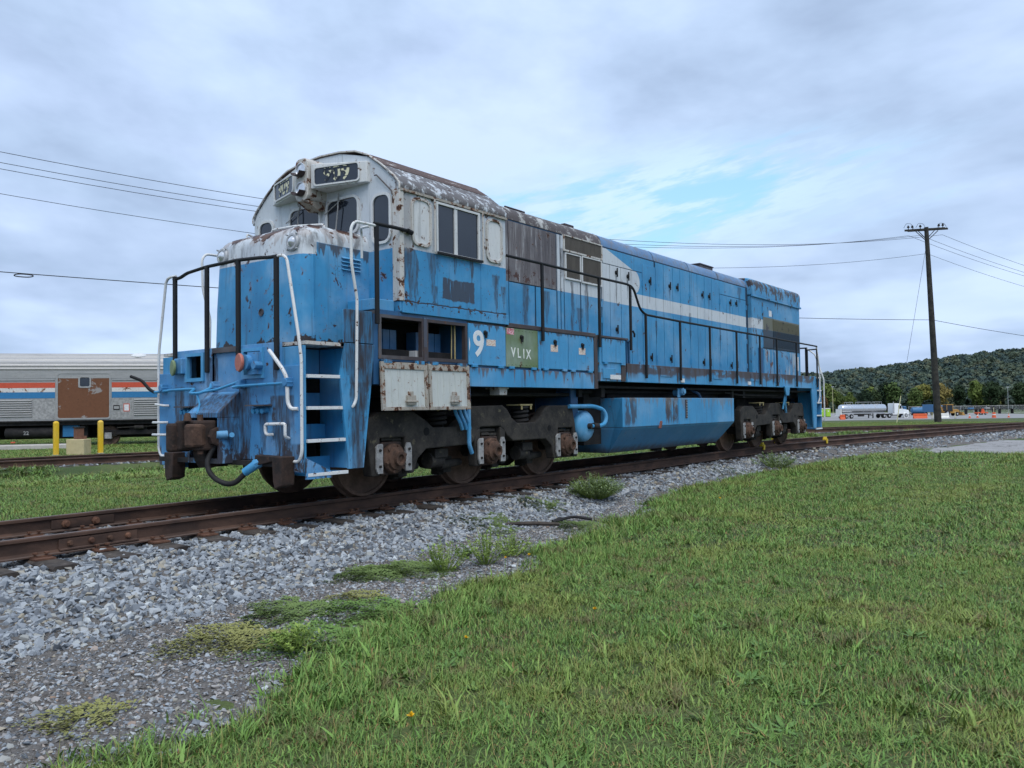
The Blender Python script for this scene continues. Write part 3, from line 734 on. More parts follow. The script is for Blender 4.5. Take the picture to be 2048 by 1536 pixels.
# stones of the second track
q = rng.integers(0, len(path2) - 1, 9000); tt = rng.random(9000); A = np.array(path2)
pp = A[q] * (1 - tt[:, None]) + A[q + 1] * tt[:, None]; dd = A[q + 1] - A[q]; dd /= np.linalg.norm(dd, axis=1)[:, None]; off = rng.uniform(-1.05, 1.05, 9000)
k = np.abs(np.abs(off) - .7525) > .1; pp = pp[k]; dd = dd[k]; off = off[k]
xy = pp + np.stack([-dd[:, 1], dd[:, 0]], 1) * off[:, None]; n = len(xy)
zz = np.full(len(off), -.212)
tag(scatter('ballast_stones', np.column_stack([xy, zz]), rng.uniform(-1, 1, (n, 3)) * np.array([1, 1, 7]), rng.uniform(.035, .07, n), rng.integers(0, 14, n), [(v.copy(), mm) for v, mm in stones]), 'grey ballast stones along the curving track behind', 'ballast', kind='stuff')
# ------------------------------------------------------------------ the locomotive
LOCO = thing('locomotive', (5.95, 0, 0), 'weathered blue and white diesel locomotive with open side doors on the near track', 'locomotive')
def part(name, m, mat, parent=LOCO, smooth=False, bevel=0., label=None):
    o = m.build(name, mat, parent, smooth, bevel)
    if label: o['label'] = label
    return o
YS = -1.5                                            # near side plane
# --- frame and walkways
m = MB(); m.box(-3.3, 15.2, -.95, .95, 1.30, 1.88); m.box(-3.40, 15.3, -.30, .30, .95, 1.32)
for x in (2.45, 3.2, 9.1, 9.8): m.box(x, x + .12, -1.3, 1.3, 1.30, 1.5)
m.box(-2.4, 15.0, -1.35, -.9, 1.46, 1.5)
frame = part('frame', m, 'under_iron')
deck = part('walkway', MB().box(2.7, 14.62, -1.49, 1.49, 1.86, 1.895).box(-3.48, -2.42, -1.06, 1.06, 1.86, 1.925).box(-2.95, -2.42, -1.49, 1.49, 1.862, 1.92).box(14.6, 15.38, -1.06, 1.06, 1.861, 1.92), 'dark_ledge')
part('upper_walkway', MB().box(-2.42, 3.78, -1.49, -.92, 2.30, 2.345).box(-2.42, 3.78, .92, 1.49, 2.30, 2.345), 'dark_ledge', deck)
# near sill, in welded lengths, and the far one
sill = part('side_sill', MB().box(3.76, 14.60, -1.52, -1.47, 1.57, 1.91).box(2.7, 14.60, 1.47, 1.52, 1.57, 1.91), 'sill_paint', bevel=.006)
for x0, x1 in ((5.05, 5.55), (7.55, 8.05), (9.75, 10.2), (11.3, 11.75)): part('cover_plate', MB().box(x0, x1, -1.532, -1.52, 1.70, 1.86), 'sill_paint', sill, bevel=.003)
for x, wv in ((6.01, .16), (9.63, .17)): part('placard', MB().box(x - wv / 2, x + wv / 2, -1.54, -1.521, 1.60, 1.68), 'placard_white', sill)
part('jacking_pad', MB().prism([(12.02, 1.60), (12.42, 1.60), (12.34, 1.36), (12.14, 1.36)], 'y', -1.56, -1.521), 'blue_light', sill, bevel=.006)
part('strut', MB().tube([(12.22, -1.5, 1.36), (12.28, -1.46, 1.15), (12.46, -1.42, .92)], .035, 8), 'blue_light', sill, smooth=True)
part('strut', MB().tube([(12.20, -1.5, 1.40), (12.16, -1.44, 1.0)], .025, 8), 'blue_light', sill, smooth=True)
# --- equipment lockers below the cab
lk = MB()
lk.box(-2.45, -2.36, -1.5, -1.2, 1.44, 2.30)
lk.box(-2.36, -.70, -1.5, -1.40, 1.73, 1.775)           # sill of the openings
lk.box(-2.36, -.70, -1.5, -1.42, 2.285, 2.36)
lk.box(-2.36, 2.66, -1.40, -.9, 1.44, 1.50)
lk.box(-2.36, -.70, -.93, -.90, 1.5, 2.30)
lk.box(-.70, 2.66, -1.495, -.9, 1.5, 2.32)
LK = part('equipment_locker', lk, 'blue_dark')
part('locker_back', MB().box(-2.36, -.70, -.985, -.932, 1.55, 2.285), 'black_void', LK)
for x0 in (-2.30, -1.45):                                  # battery trays seen through the openings
    b = part('battery_tray', MB().box(x0, x0 + .68, -1.30, -1.0, 1.52, 1.90), 'under_iron', LK, bevel=.008)
    for k in range(4):
        part('battery', MB().box(x0 + .03 + k * .125, x0 + .145 + k * .125, -1.22, -1.04, 1.90, 2.16), 'blue_dark', LK, bevel=.006)
part('white_box', MB().box(-1.63, -1.46, -1.42, -1.28, 1.776, 1.89), 'white_part', LK, bevel=.008)
part('conduit', MB().tube([(-.86, -1.42, 1.78), (-.86, -1.42, 2.28)], .012, 6).tube([(-.91, -1.40, 1.78), (-.90, -1.40, 2.28)], .009, 6), 'yellow_old', LK)
for x0, x1 in ((-2.37, -1.565), (-1.535, -.70)):
    o = [(x0, 1.755), (x1, 1.755), (x1, 2.305), (x0, 2.305)]; i = [(x0 + .045, 1.80), (x1 - .045, 1.80), (x1 - .045, 2.265), (x0 + .045, 2.265)]
    part('opening_frame', frame_ring(o, i, 'y', -1.515, -1.45), 'dark_ledge', LK)
part('opening_post', MB().box(-1.58, -1.52, -1.522, -1.44, 1.74, 2.32), 'sill_paint', LK)
# two doors hanging open
for x0, x1, tilt in ((-2.39, -1.575, .045), (-1.55, -.735, .035)):
    d = MB(); z1 = 1.715; z0 = 1.115
    def P(x, z, o): return (x, -1.545 - (z1 - z) * tilt - o, z)
    def slab(mb, xa, xb, za, zb, o0, o1):
        mb.add([P(xa, za, o1), P(xb, za, o1), P(xb, za, o0), P(xa, za, o0), P(xa, zb, o1), P(xb, zb, o1), P(xb, zb, o0), P(xa, zb, o0)],
               [(0, 3, 2, 1), (4, 5, 6, 7), (0, 1, 5, 4), (1, 2, 6, 5), (2, 3, 7, 6), (3, 0, 4, 7)])
    slab(d, x0 + .02, x1 - .02, z0 + .02, z1 - .02, -.004, .012)
    D0 = part('locker_door', d, 'door_white', LK)
    e = MB()
    slab(e, x0, x1, z0, z0 + .045, -.008, .030); slab(e, x0, x1, z1 - .085, z1, -.008, .026)
    slab(e, x0, x0 + .055, z0 + .045, z1 - .085, -.008, .028); slab(e, x1 - .055, x1, z0 + .045, z1 - .085, -.008, .028)
    e.build('door_frame', 'rusty_frame', D0, bevel=.004)
    for k in range(1, 6):                                  # stiffening ribs
        xx = x0 + .06 + (x1 - x0 - .12) * k / 6; e = MB(); slab(e, xx - .006, xx + .006, z0 + .05, z1 - .09, .012, .0165); e.build('rib', 'door_white', D0)
    xm = (x0 + x1) / 2 + .08; e = MB(); slab(e, xm - .075, xm + .075, z0 + .07, z0 + .19, .0166, .05); slab(e, xm - .04, xm + .04, z0 + .19, z0 + .24, .0166, .04); slab(e, xm - .10, xm + .10, z0 + .10, z0 + .125, .03, .065)
    e.build('latch', 'rusty_frame', D0, bevel=.004)
    for hx in (x0 + .12, x1 - .12): MB().box(hx - .07, hx + .07, -1.575, -1.515, 1.70, 1.745).build('hinge', 'sill_paint', D0, bevel=.005)
# closed panels right of the doors
PAN = [(-.685, .150, 'box_paint'), (.165, .965, 'green_paint'), (1.05, 1.815, 'box_paint'), (1.83, 2.60, 'box_paint')]
for x0, x1, mt in PAN:
    pn = part('locker_panel', MB().box(x0, x1, -1.525, -1.494, 1.735, 2.315), mt, LK, bevel=.006)
    if mt == 'green_paint': pn['label'] = 'green locker panel with white stencilled letters'
    lz = {-.685: (-.33, 2.20), .165: (.53, 2.19), 1.05: (1.42, 2.17), 1.83: (2.23, 2.16)}[x0]
    m2 = MB(); m2.lathe([(.035, 0), (.035, .015), (.02, .025), (.02, .04), (.001, .042)], (lz[0], -1.524, lz[1]), (0, -1, 0), 12); m2.prism([(lz[0] - .016, lz[1] - .075), (lz[0] + .016, lz[1] - .075), (lz[0] + .03, lz[1]), (lz[0] - .03, lz[1])], 'y', -1.556, -1.54)
    m2.build('latch', 'black_paint', pn, smooth=True)
    for hx in (x0 + .12, x1 - .12): MB().box(hx - .055, hx + .055, -1.545, -1.5, 1.705, 1.742).build('hinge', 'blue', pn, bevel=.004)
    if mt == 'green_paint':
        for k in range(9):
            for zz in (1.775, 2.285): MB().lathe([(.011, 0), (.008, .007), (.001, .009)], (x0 + .05 + k * .088, -1.525, zz), (0, -1, 0), 6).build('rivet', 'green_paint', pn)
part('lower_skirt', MB().box(-.685, .62, -1.515, -1.48, 1.435, 1.70).box(.63, 1.83, -1.517, -1.48, 1.437, 1.70).box(1.84, 2.66, -1.514, -1.48, 1.436, 1.70), 'box_paint', LK, bevel=.004)
part('end_post', MB().box(2.615, 2.72, -1.528, -1.40, 1.44, 2.36), 'dark_ledge', LK)
part('end_post', MB().box(.975, 1.04, -1.522, -1.48, 1.70, 2.32), 'box_paint', LK)
part('walkway_edge', MB().box(.21, 2.66, -1.535, -1.47, 2.318, 2.385), 'dark_ledge', LK, bevel=.008)
part('drain_bracket', MB().box(.06, .31, -1.45, -1.2, 1.41, 1.434).box(.10, .28, -1.44, -1.25, 1.32, 1.41), 'white_rusty', LK, bevel=.006)
me = text_mesh('9', .50, .012); me.transform(Matrix.Translation((-.475, -1.5275, 2.02)) @ Matrix.Rotation(R(90), 4, 'X')); link('numeral', me, 'white_decal', LK)
def half_zero():
    m = MB(); cx, cz, rx, rz, w_ = -.845, 2.02, .165, .19, .062; out = []; inn = []
    for k in range(9):
        a = R(-42 + 84 * k / 8)
        if cx + rx * math.cos(a) > -.684: pass
        out.append((cx + rx * math.cos(a) * 1.12, cz + rz * math.sin(a))); inn.append((max(cx + (rx - w_) * math.cos(a) * 1.12 + .03, -.683), cz + (rz - .05) * math.sin(a)))
    out = [(max(a, -.683), b) for a, b in out]
    m.prism(out + inn[::-1], 'y', -1.529, -1.5265); return m
half_zero().build('numeral', 'white_decal', LK)
for k, ch in enumerate('VLIX'):
    me = text_mesh(ch, .205, .003); me.transform(Matrix.Translation(((.33, .47, .59, .71)[k], -1.5275, 1.945 - .005 * k)) @ Matrix.Rotation(R(90), 4, 'X') @ Matrix.Scale(.84, 4, (1, 0, 0))); link('letter', me, 'white_stencil', LK)
for x0, x1, z0, z1, mt in ((-.30, -.09, 2.02, 2.11, 'placard'), (1.31, 1.51, 2.01, 2.12, 'placard'), (2.13, 2.33, 2.00, 2.11, 'placard'), (.175, .35, 2.215, 2.305, 'placard_red')):
    part('placard', MB().box(x0, x1, -1.5275, -1.5252, z0, z1), mt, LK)
# locker that steps the walkway down
st = part('step_locker', MB().box(2.83, 3.74, -1.50, -1.0, 1.575, 2.33), 'box_paint', bevel=.006)
MB().box(2.90, 3.70, -1.522, -1.5, 1.905, 2.315).build('locker_panel', 'box_paint', st, bevel=.005)
MB().box(2.92, 3.35, -1.518, -1.5, 1.62, 1.80).build('locker_panel', 'blue_light', st, bevel=.004)
MB().box(3.15, 3.52, -1.524, -1.519, 1.61, 1.69).build('placard', 'placard_white', st)
MB().box(3.56, 3.70, -1.519, -1.5, 1.58, 1.88).build('stain_plate', 'dark_ledge', st)
MB().box(2.74, 3.80, -1.53, -1.46, 2.333, 2.365).build('ledge', 'dark_ledge', st)
for hx in (3.0, 3.6): MB().box(hx - .06, hx + .06, -1.54, -1.5, 1.87, 1.905).build('hinge', 'blue', st)
MB().box(3.78, 3.81, -1.50, -1.05, 1.9, 2.33).build('riser', 'blue_dark', st)
# --- nose
def nose_outline(xf, yw, r, xb=-1.98, n=6):
    P = []
    for k in range(n + 1): a = R(180 + 90 * k / n); P.append((xf + r + r * math.cos(a), -yw + r + r * math.sin(a)))
    P += [(xb, -yw), (xb, yw)]
    for k in range(n + 1): a = R(90 + 90 * k / n); P.append((xf + r + r * math.cos(a), yw - r + r * math.sin(a)))
    return P
m = MB(); rings = []
for z, xf, dw in [(1.92, -3.10, 0), (2.5, -3.08, 0), (3.24, -3.03, 0)] + [(3.24 + .19 * math.sin(R(a)), -3.03 + .19 * (1 - math.cos(R(a))), .16 * (1 - math.cos(R(a)))) for a in (18, 36, 54, 72, 90)]:
    rings.append([(x, y, z) for x, y in nose_outline(xf, .955 - dw, .20)])
m.ring(rings); m.add([(-2.84, -.795, 3.4305), (-2.0, -.795, 3.4305), (-2.0, 0, 3.475), (-2.75, 0, 3.465), (-2.0, .795, 3.4305), (-2.84, .795, 3.4305)], [(0, 1, 2, 3), (3, 2, 4, 5)])
nose = part('nose', m, 'nose_paint', smooth=40)
for yy in (-.735, .735):
    h = MB(); h.lathe([(.115, 0), (.115, .02), (.10, .034), (.075, .036), (.07, .028), (.035, .055), (.002, .06)], (-3.035, yy, 3.19), (-1, 0, .06), 24)
    H = h.build('headlight', 'galv', nose, smooth=30)
    MB().lathe([(.066, .033), (.05, .045), (.03, .062), (.001, .07)], (-3.035, yy, 3.19), (-1, 0, .06), 20).build('lens', 'chrome_lens', H, smooth=True)
    for k in range(4):
        a = R(45 + 90 * k); MB().cyl((-3.05, yy + .128 * math.cos(a), 3.19 + .128 * math.sin(a)), (-3.075, yy + .128 * math.cos(a), 3.19 + .128 * math.sin(a)), .012, None, 6).build('clip', 'galv', H)
for k in range(4):
    z = 3.065 - k * .048; MB().prism([(-.955, z), (-.985, z - .022), (-.985, z - .027), (-.955, z - .016)], 'x', -2.47, -2.16).build('louver', 'nose_paint', nose)
MB().lathe([(.048, 0), (.048, .012), (.038, .012), (.036, -.004), (.001, -.005)], (-3.085, -.16, 2.37), (-1, 0, .05), 18).build('lamp_ring', 'dark_ledge', nose, smooth=30)
part('nose_door_edge', MB().box(-2.90, -2.885, -.962, -.952, 1.95, 3.17), 'nose_paint', nose)
MB().tube([(-2.40, -.55, 3.43), (-2.40, -.55, 3.54), (-2.52, -.1, 3.565), (-2.55, .35, 3.57), (-2.55, .35, 3.43)], .016, 7, .05).build('grab_rail', 'white_pipe', nose, smooth=True)
MB().tube([(-2.75, .62, 3.42), (-2.75, .62, 3.52), (-2.45, .80, 3.53), (-2.45, .80, 3.40)], .013, 7, .03).build('grab_rail', 'white_pipe', nose, smooth=True)
MB().tube([(-2.35, .55, 3.44), (-2.35, .55, 3.55), (-2.05, .62, 3.56), (-2.05, .62, 3.44)], .014, 7, .05).build('grab_rail', 'white_pipe', nose, smooth=True)
# --- cab
ROOF = [(-1.53, 3.93), (-1.535, 4.0), (-1.45, 4.10), (-1.22, 4.29), (-.96, 4.47), (-.72, 4.565), (-.4, 4.615), (0, 4.635)]
ROOF = ROOF + [(-a, b) for a, b in ROOF[-2::-1]]
cabprof = [(-1.52, 2.36), (-1.52, 3.94), (-1.44, 4.08), (-1.21, 4.27), (-.95, 4.45), (-.4, 4.595), (0, 4.615)]
cabprof = cabprof + [(-a, b) for a, b in cabprof[-2::-1]]
cab = part('cab', MB().prism(cabprof, 'x', -2.0, .19), 'cab_paint', bevel=.012)
# sheet roof in two tones: brown crown, flaking eaves
m = MB(); crown = [p for p in ROOF if p[1] > 4.2]; m.ring([[(x, a, b + .006) for a, b in crown] for x in (-2.02, -1.3, -.5, .2)], False, False, closed=False)
m.ring([[(x, a * .995, b - .02) for a, b in crown][::-1] for x in (-2.02, .2)], False, False, closed=False)
part('roof_sheet', m, 'cab_roof', cab, smooth=50)
for sg in (-1, 1):
    m = MB(); e = [(sg * abs(a), b) for a, b in ROOF[:4]]; e2 = [(a * .985, b - .02) for a, b in e]
    m.ring([[(x, a, b) for a, b in e] + [(x, a, b) for a, b in e2[::-1]] for x in (-2.02, .21)]); part('roof_edge', m, 'cab_eave', cab, smooth=50)
    part('drip_rail', MB().box(-2.0, .2, sg * 1.52, sg * 1.552, 3.900, 3.932), 'rusty_frame', cab)
# front edge bead of the roof
part('front_bead', MB().tube([(-2.012, a, b - .005) for a, b in ROOF], .014, 6), 'white_rusty', cab, smooth=True)
for x in (-1.3, -.39): part('wall_seam', MB().box(x - .012, x + .012, -1.5235, -1.519, 2.52, 3.18), 'cab_paint', cab)
part('cab_skirt', MB().box(-1.97, .23, -1.535, -1.40, 2.352, 2.49), 'cab_paint', cab, bevel=.005)
part('corner_post', MB().box(-2.015, -1.94, -1.54, -1.40, 2.5, 3.93), 'white_rusty', cab, bevel=.008, label='rust-stained corner post of the cab')
def oval(x0, x1, z0, z1):
    r = .115; o = rrect(x0, x1, z0, z1, r); i = rrect(x0 + .035, x1 - .035, z0 + .035, z1 - .035, r - .03)
    f_ = frame_ring(o, i, 'y', -1.548, -1.515).build('plated_window', 'white_rusty', cab, smooth=30)
    MB().prism(i, 'y', -1.532, -1.52).build('plate', 'white_part', f_)
oval(-1.80, -1.43, 3.24, 3.87); oval(-.285, .085, 3.23, 3.86)
# sliding side window
o = [(-1.345, 3.185), (-.44, 3.185), (-.44, 3.885), (-1.345, 3.885)]; i = [(-1.31, 3.225), (-.475, 3.225), (-.475, 3.855), (-1.31, 3.855)]
sw = frame_ring(o, i, 'y', -1.552, -1.512).build('side_window', 'white_part', cab)
MB().box(-1.31, -.965, -1.5255, -1.516, 3.225, 3.855).build('pane', 'glass_dark', sw); MB().box(-.925, -.475, -1.530, -1.516, 3.225, 3.855).build('pane', 'glass_dark', sw)
MB().box(-.975, -.915, -1.543, -1.516, 3.22, 3.86).build('mullion', 'white_part', sw)
MB().box(-1.34, -.40, -1.575, -1.535, 3.185, 3.215).build('sill', 'black_paint', sw)
for x in (-1.385, -.385): MB().tube([(x, -1.56, 3.20), (x, -1.56, 3.90)], .012, 6).build('guide_rod', 'white_rusty', cab)
# front windows
def front_win(y0, y1, z0, z1, r=.09, wiper=None):
    yl, yh = min(y0, y1), max(y0, y1); o = rrect(yl - .035, yh + .035, z0 - .035, z1 + .035, r + .03); i = rrect(yl, yh, z0, z1, r)
    f_ = frame_ring(o, i, 'x', -2.030, -1.995).build('front_window', 'white_part', cab, smooth=30)
    MB().prism(i, 'x', -2.012, -1.998).build('pane', 'glass_dark', f_)
    if wiper:
        a, b, c = wiper; MB().tube([(-2.03, a, z1 + .09), (-2.06, b, z1 - .12), (-2.055, c, z1 - .48)], .009, 5).build('wiper', 'grey_steel', f_)
        MB().tube([(-2.045, b - .02, z1 - .02), (-2.04, b + .30, z1 - .16)], .006, 5).build('wiper_arm', 'grey_steel', f_)
front_win(-.16, -.76, 3.50, 3.955, .10, (-.40, -.42, -.36)); front_win(.02, .64, 3.50, 3.955, .10, (.40, .42, .44))
front_win(-1.06, -1.355, 3.29, 3.885, .10); front_win(1.06, 1.355, 3.29, 3.885, .10)
part('front_door_line', MB().box(-2.008, -1.999, -.975, -.955, 2.5, 4.12), 'cab_paint', cab)
part('grab_wire', MB().tube([(-2.03, -1.10, 4.16), (-2.03, -1.14, 4.16), (-2.03, -1.40, 3.92), (-2.03, -1.42, 3.86)], .010, 5), 'dark_ledge', cab)
# number boards, angled back on either side of the headlights
def board(sg):
    yi, yo, xi, xo, z0, z1 = .16, .99, -2.30, -2.06, 4.095, 4.43
    m = MB(); P = [(xi, sg * yi), (xo, sg * yo), (-1.99, sg * yo), (-1.99, sg * yi)]
    top = [(a, b, z1 - (.06 if abs(b) > .5 else 0)) for a, b in P]; bot = [(a, b, z0) for a, b in P]
    m.add(bot + top, [(0, 1, 2, 3), (7, 6, 5, 4), (0, 4, 5, 1), (1, 5, 6, 2), (2, 6, 7, 3), (3, 7, 4, 0)])
    B = m.build('number_board', 'white_part', cab, bevel=.01)
    d = Vector((xo - xi, sg * (yo - yi), 0)); L = d.length; d.normalize(); nrm = Vector((-abs(d.y), sg * d.x * 1.0, 0)); nrm = Vector((-d.y * sg, d.x * sg, 0)); nrm = nrm if nrm.x < 0 else -nrm
    org = Vector((xi, sg * yi, 0))
    def at(u, z, h): q = org + d * u + nrm * h; return (q.x, q.y, z)
    oo = rrect(.05, L - .10, z0 + .02, z1 - .055, .05); ii = rrect(.07, L - .12, z0 + .04, z1 - .075, .04)
    f_ = MB(); f_.ring([[at(u, z, .002) for u, z in oo], [at(u, z, .022) for u, z in oo], [at(u, z, .022) for u, z in ii], [at(u, z, .002) for u, z in ii]], False, False); F = f_.build('gasket', 'white_part', B, smooth=30)
    g_ = MB(); g_.ring([[at(u, z, .004) for u, z in ii], [at(u, z, .010) for u, z in ii]]); g_.build('glass', 'glass_board', B)
    me = text_mesh('909', .275, .006, .001)
    cu = (.06 + L - .11) / 2; c = at(cu, (z0 + z1) / 2 - .012, .0125); ax = -d if sg > 0 else d
    M = Matrix(((ax.x, 0, nrm.x, c[0]), (ax.y, 0, nrm.y, c[1]), (0, 1, 0, c[2]), (0, 0, 0, 1)))
    me.transform(M); link('numerals', me, 'cream_decal', B)
board(-1); board(1)
# twin headlight housing
hb = MB(); rr = rrect(-.13, .13, 3.95, 4.53, .09, 6); hb.prism(rr, 'x', -2.33, -1.98)
HB = part('headlight_housing', hb, 'white_rusty', cab, smooth=30, bevel=.01)
part('lamp_bracket', MB().prism([(-2.33, 3.95), (-2.0, 3.98), (-2.0, 3.86), (-2.12, 3.84)], 'y', -.10, .10), 'rusty_frame', cab, bevel=.01)
for z in (4.37, 4.11):
    l = MB().lathe([(.098, 0), (.098, .018), (.088, .022), (.082, .008), (.06, .013), (.03, .018), (.001, .02)], (-2.33, 0, z), (-1, 0, 0), 24); q = l.build('headlight', 'chrome_lens', HB, smooth=30)
    v = MB(); n = 10; r0, r1 = .112, .105; ring = []
    for k in range(n + 1):
        a = R(200 + 140 * k / n); ring.append((a,))
    A = [(-2.33, .10 * math.cos(a[0]), z + .10 * math.sin(a[0])) for a in ring]; B = [(-2.44, .10 * math.cos(a[0]), z - .015 + .085 * math.sin(a[0])) for a in ring]
    v.ring([A, B, [(x, y * .95, zz + .006) for x, y, zz in B], [(x, y * .95, zz + .006) for x, y, zz in A]], False, False, closed=False); v.build('lamp_visor', 'brown_box', HB, smooth=True)
# --- long hood
hp = [(-.93, 1.9), (-.93, 4.16)]; arc = [(-.69 - .24 * math.cos(R(a)), 4.16 + .25 * math.sin(R(a))) for a in (0, 15, 30, 45, 60, 75, 90)]
hoodside = [(-.93, 1.9), (-.93, 4.155), (.93, 4.155), (.93, 1.9)]
hood = part('long_hood', MB().prism(hoodside, 'x', .19, 11.18), 'seam_dark')
full = arc + [(-.35, 4.435), (0, 4.445)]; full = full + [(-a, b) for a, b in full[-2::-1]]
for x0, x1, mt in ((.19, 3.90, 'hood_roof_old'), (3.915, 5.985, 'hood_roof_blue'), (6.0, 7.685, 'hood_roof_blue'), (7.70, 9.305, 'hood_roof_blue'), (9.32, 11.2, 'hood_roof_blue')):
    part('roof_section', MB().prism([(a, b + (.004 if x0 < 1 else 0)) for a, b in full] , 'x', x0, x1), mt, hood, smooth=35)
for x in (3.907, 5.992, 7.692, 9.312):
    part('roof_band', MB().ring([[(x - .02, a * 1.008, b + .008) for a, b in full], [(x + .02, a * 1.008, b + .008) for a, b in full]], False, False, closed=False), 'hood_roof_blue', hood, smooth=40)
def hdoor(x0, x1, z0, z1, mat='hood_paint', th=.016): return part('hood_door', MB().box(x0 + .010, x1 - .010, -.93 - th, -.931, z0, z1), mat, hood, bevel=.004)
XD = [3.87, 4.17, 4.59, 4.99, 5.46, 6.04, 6.40, 6.83, 7.20, 7.68, 8.08, 8.48, 8.88, 9.34, 9.75, 10.13, 10.54, 11.01]
doors = []
for a, b in zip(XD[:-1], XD[1:]):
    top = 3.83 if b <= 5.47 else (4.02 if b < 6.1 else (4.13 if b < 9.4 else 3.80))
    doors.append(hdoor(a, b, 2.42 if b < 3.8 else 1.925, top))
hdoor(.22, 1.0, 2.36, 4.13); hdoor(1.0, 2.36, 3.16, 4.13); hdoor(1.0, 1.72, 2.40, 3.145); hdoor(1.74, 2.36, 2.40, 3.145)
for x0, x1 in ((2.375, 2.47), (2.485, 2.58)): hdoor(x0, x1, 2.40, 4.13, th=.024)
hdoor(2.60, 3.12, 2.40, 3.38); hdoor(3.14, 3.85, 2.40, 3.38)
hdoor(3.92, 5.99, 3.845, 4.13, th=.010); hdoor(9.34, 11.02, 3.815, 4.13, th=.010)
for x0, x1, z0, z1, n in ((2.60, 3.84, 3.90, 4.14, 40), (2.64, 3.09, 3.41, 3.83, 15), (3.18, 3.82, 3.40, 3.84, 20)):
    gr = part('intake_grille', frame_ring([(x0 - .03, z0 - .03), (x1 + .03, z0 - .03), (x1 + .03, z1 + .02), (x0 - .03, z1 + .02)], [(x0, z0), (x1, z0), (x1, z1), (x0, z1)], 'y', -.972, -.925), 'white_part' if z0 < 3.8 else 'white_rusty', hood)
    part('backing', MB().box(x0, x1, -.937, -.9305, z0, z1), 'under_iron', gr)
    for k in range(n):
        xx = x0 + (x1 - x0) * (k + .5) / n; part('slat', MB().box(xx - .008, xx + .008, -.963, -.938, z0, z1), 'grille_slat', gr)
for x, z in [(4.4, 3.71), (4.85, 3.69), (5.77, 3.7), (6.67, 3.7), (7.03, 3.71), (8.33, 3.68), (8.71, 3.68), (9.96, 3.65), (10.34, 3.67), (4.39, 2.61), (5.78, 2.13), (6.67, 2.13), (8.34, 2.12), (8.71, 2.13), (9.96, 2.1), (10.32, 2.13)]:
    m = MB(); m.lathe([(.042, 0), (.042, .01), (.025, .018), (.02, .035), (.001, .037)], (x, -.944, z), (0, -1, 0), 12); m.box(x - .012, x + .012, -.988, -.97, z - .085, z + .085); m.build('door_handle', 'black_paint', hood, smooth=30)
for x in (3.87, 5.46, 6.04, 7.68, 9.34, 11.0):
    for z in (2.12, 2.75, 3.05, 3.62): part('hinge', MB().cyl((x, -.955, z - .06), (x, -.955, z + .06), .014, None, 6).box(x - .04, x + .04, -.952, -.945, z - .05, z + .05), 'hood_paint', hood)
part('hood_seam_pipe', MB().tube([(4.93, -1.0, 2.62), (4.96, -1.02, 2.55), (4.99, -1.0, 2.50)], .02, 6), 'black_paint', hood)
part('locker_edge', MB().box(4.23, 4.27, -1.30, -.94, 1.9, 2.36).box(3.82, 4.27, -1.30, -.94, 2.34, 2.37), 'blue_dark', hood)
part('roof_hoist_bar', MB().tube([(1.50, -.5, 4.42), (1.50, -.5, 4.52), (2.05, -.5, 4.52), (2.05, -.5, 4.42)], .018, 6).box(1.42, 1.58, -.56, -.44, 4.42, 4.46), 'brown_box', hood)
part('roof_box', MB().box(3.02, 3.32, -.70, -.45, 4.40, 4.475), 'brown_box', hood, bevel=.01)
part('exhaust_stack', MB().box(9.95, 10.75, -.18, .22, 4.44, 4.70).box(9.93, 10.77, -.2, .24, 4.70, 4.735), 'brown_box', hood, bevel=.01)
part('roof_hook', MB().tube([(9.6, -.3, 4.42), (9.6, -.3, 4.52), (9.8, -.3, 4.53), (9.8, -.3, 4.43)], .012, 6), 'brown_box', hood)
# --- radiator compartment at the rear
m = MB(); rp = [(-1.04, 1.9), (-1.04, 3.96), (1.04, 3.96), (1.04, 1.9)]
m.prism(rp, 'x', 11.19, 14.95); rad = part('radiator_hood', m, 'rad_paint', bevel=.03)
up = [(-1.055, 3.962)] + [(-.90 - .165 * math.cos(R(a)), 4.25 + .17 * math.sin(R(a))) for a in (0, 20, 45, 70, 90)] + [(-.3, 4.455), (0, 4.47)]; up = up + [(-a, b) for a, b in up[-2::-1]]
part('radiator_top', MB().prism(up, 'x', 11.16, 14.97), 'rad_paint', rad, smooth=35, bevel=.03)
part('ledge', MB().box(11.17, 14.99, -1.085, -1.02, 3.925, 3.975), 'rad_paint', rad, bevel=.008)
for x0, x1, z0, z1 in ((11.55, 11.86, 1.95, 2.62), (11.90, 12.62, 2.64, 3.75), (12.70, 14.84, 2.64, 3.46), (11.93, 12.60, 1.95, 2.58), (12.72, 14.82, 1.96, 2.56)):
    part('hood_door', MB().box(x0, x1, -1.058, -1.041, z0, z1), 'rad_paint' if x0 > 11.6 else 'blue_dark', rad, bevel=.004)
for k in range(28): part('slat', MB().box(12.74 + k * .074, 12.76 + k * .074, -1.072, -1.0585, 2.68, 3.42), 'rad_paint', rad)
part('placard', MB().box(14.45, 14.70, -1.063, -1.0585, 2.1, 2.5), 'placard_white', rad); part('placard', MB().box(12.35, 12.55, -1.063, -1.0585, 3.5, 3.66), 'placard_white', rad)
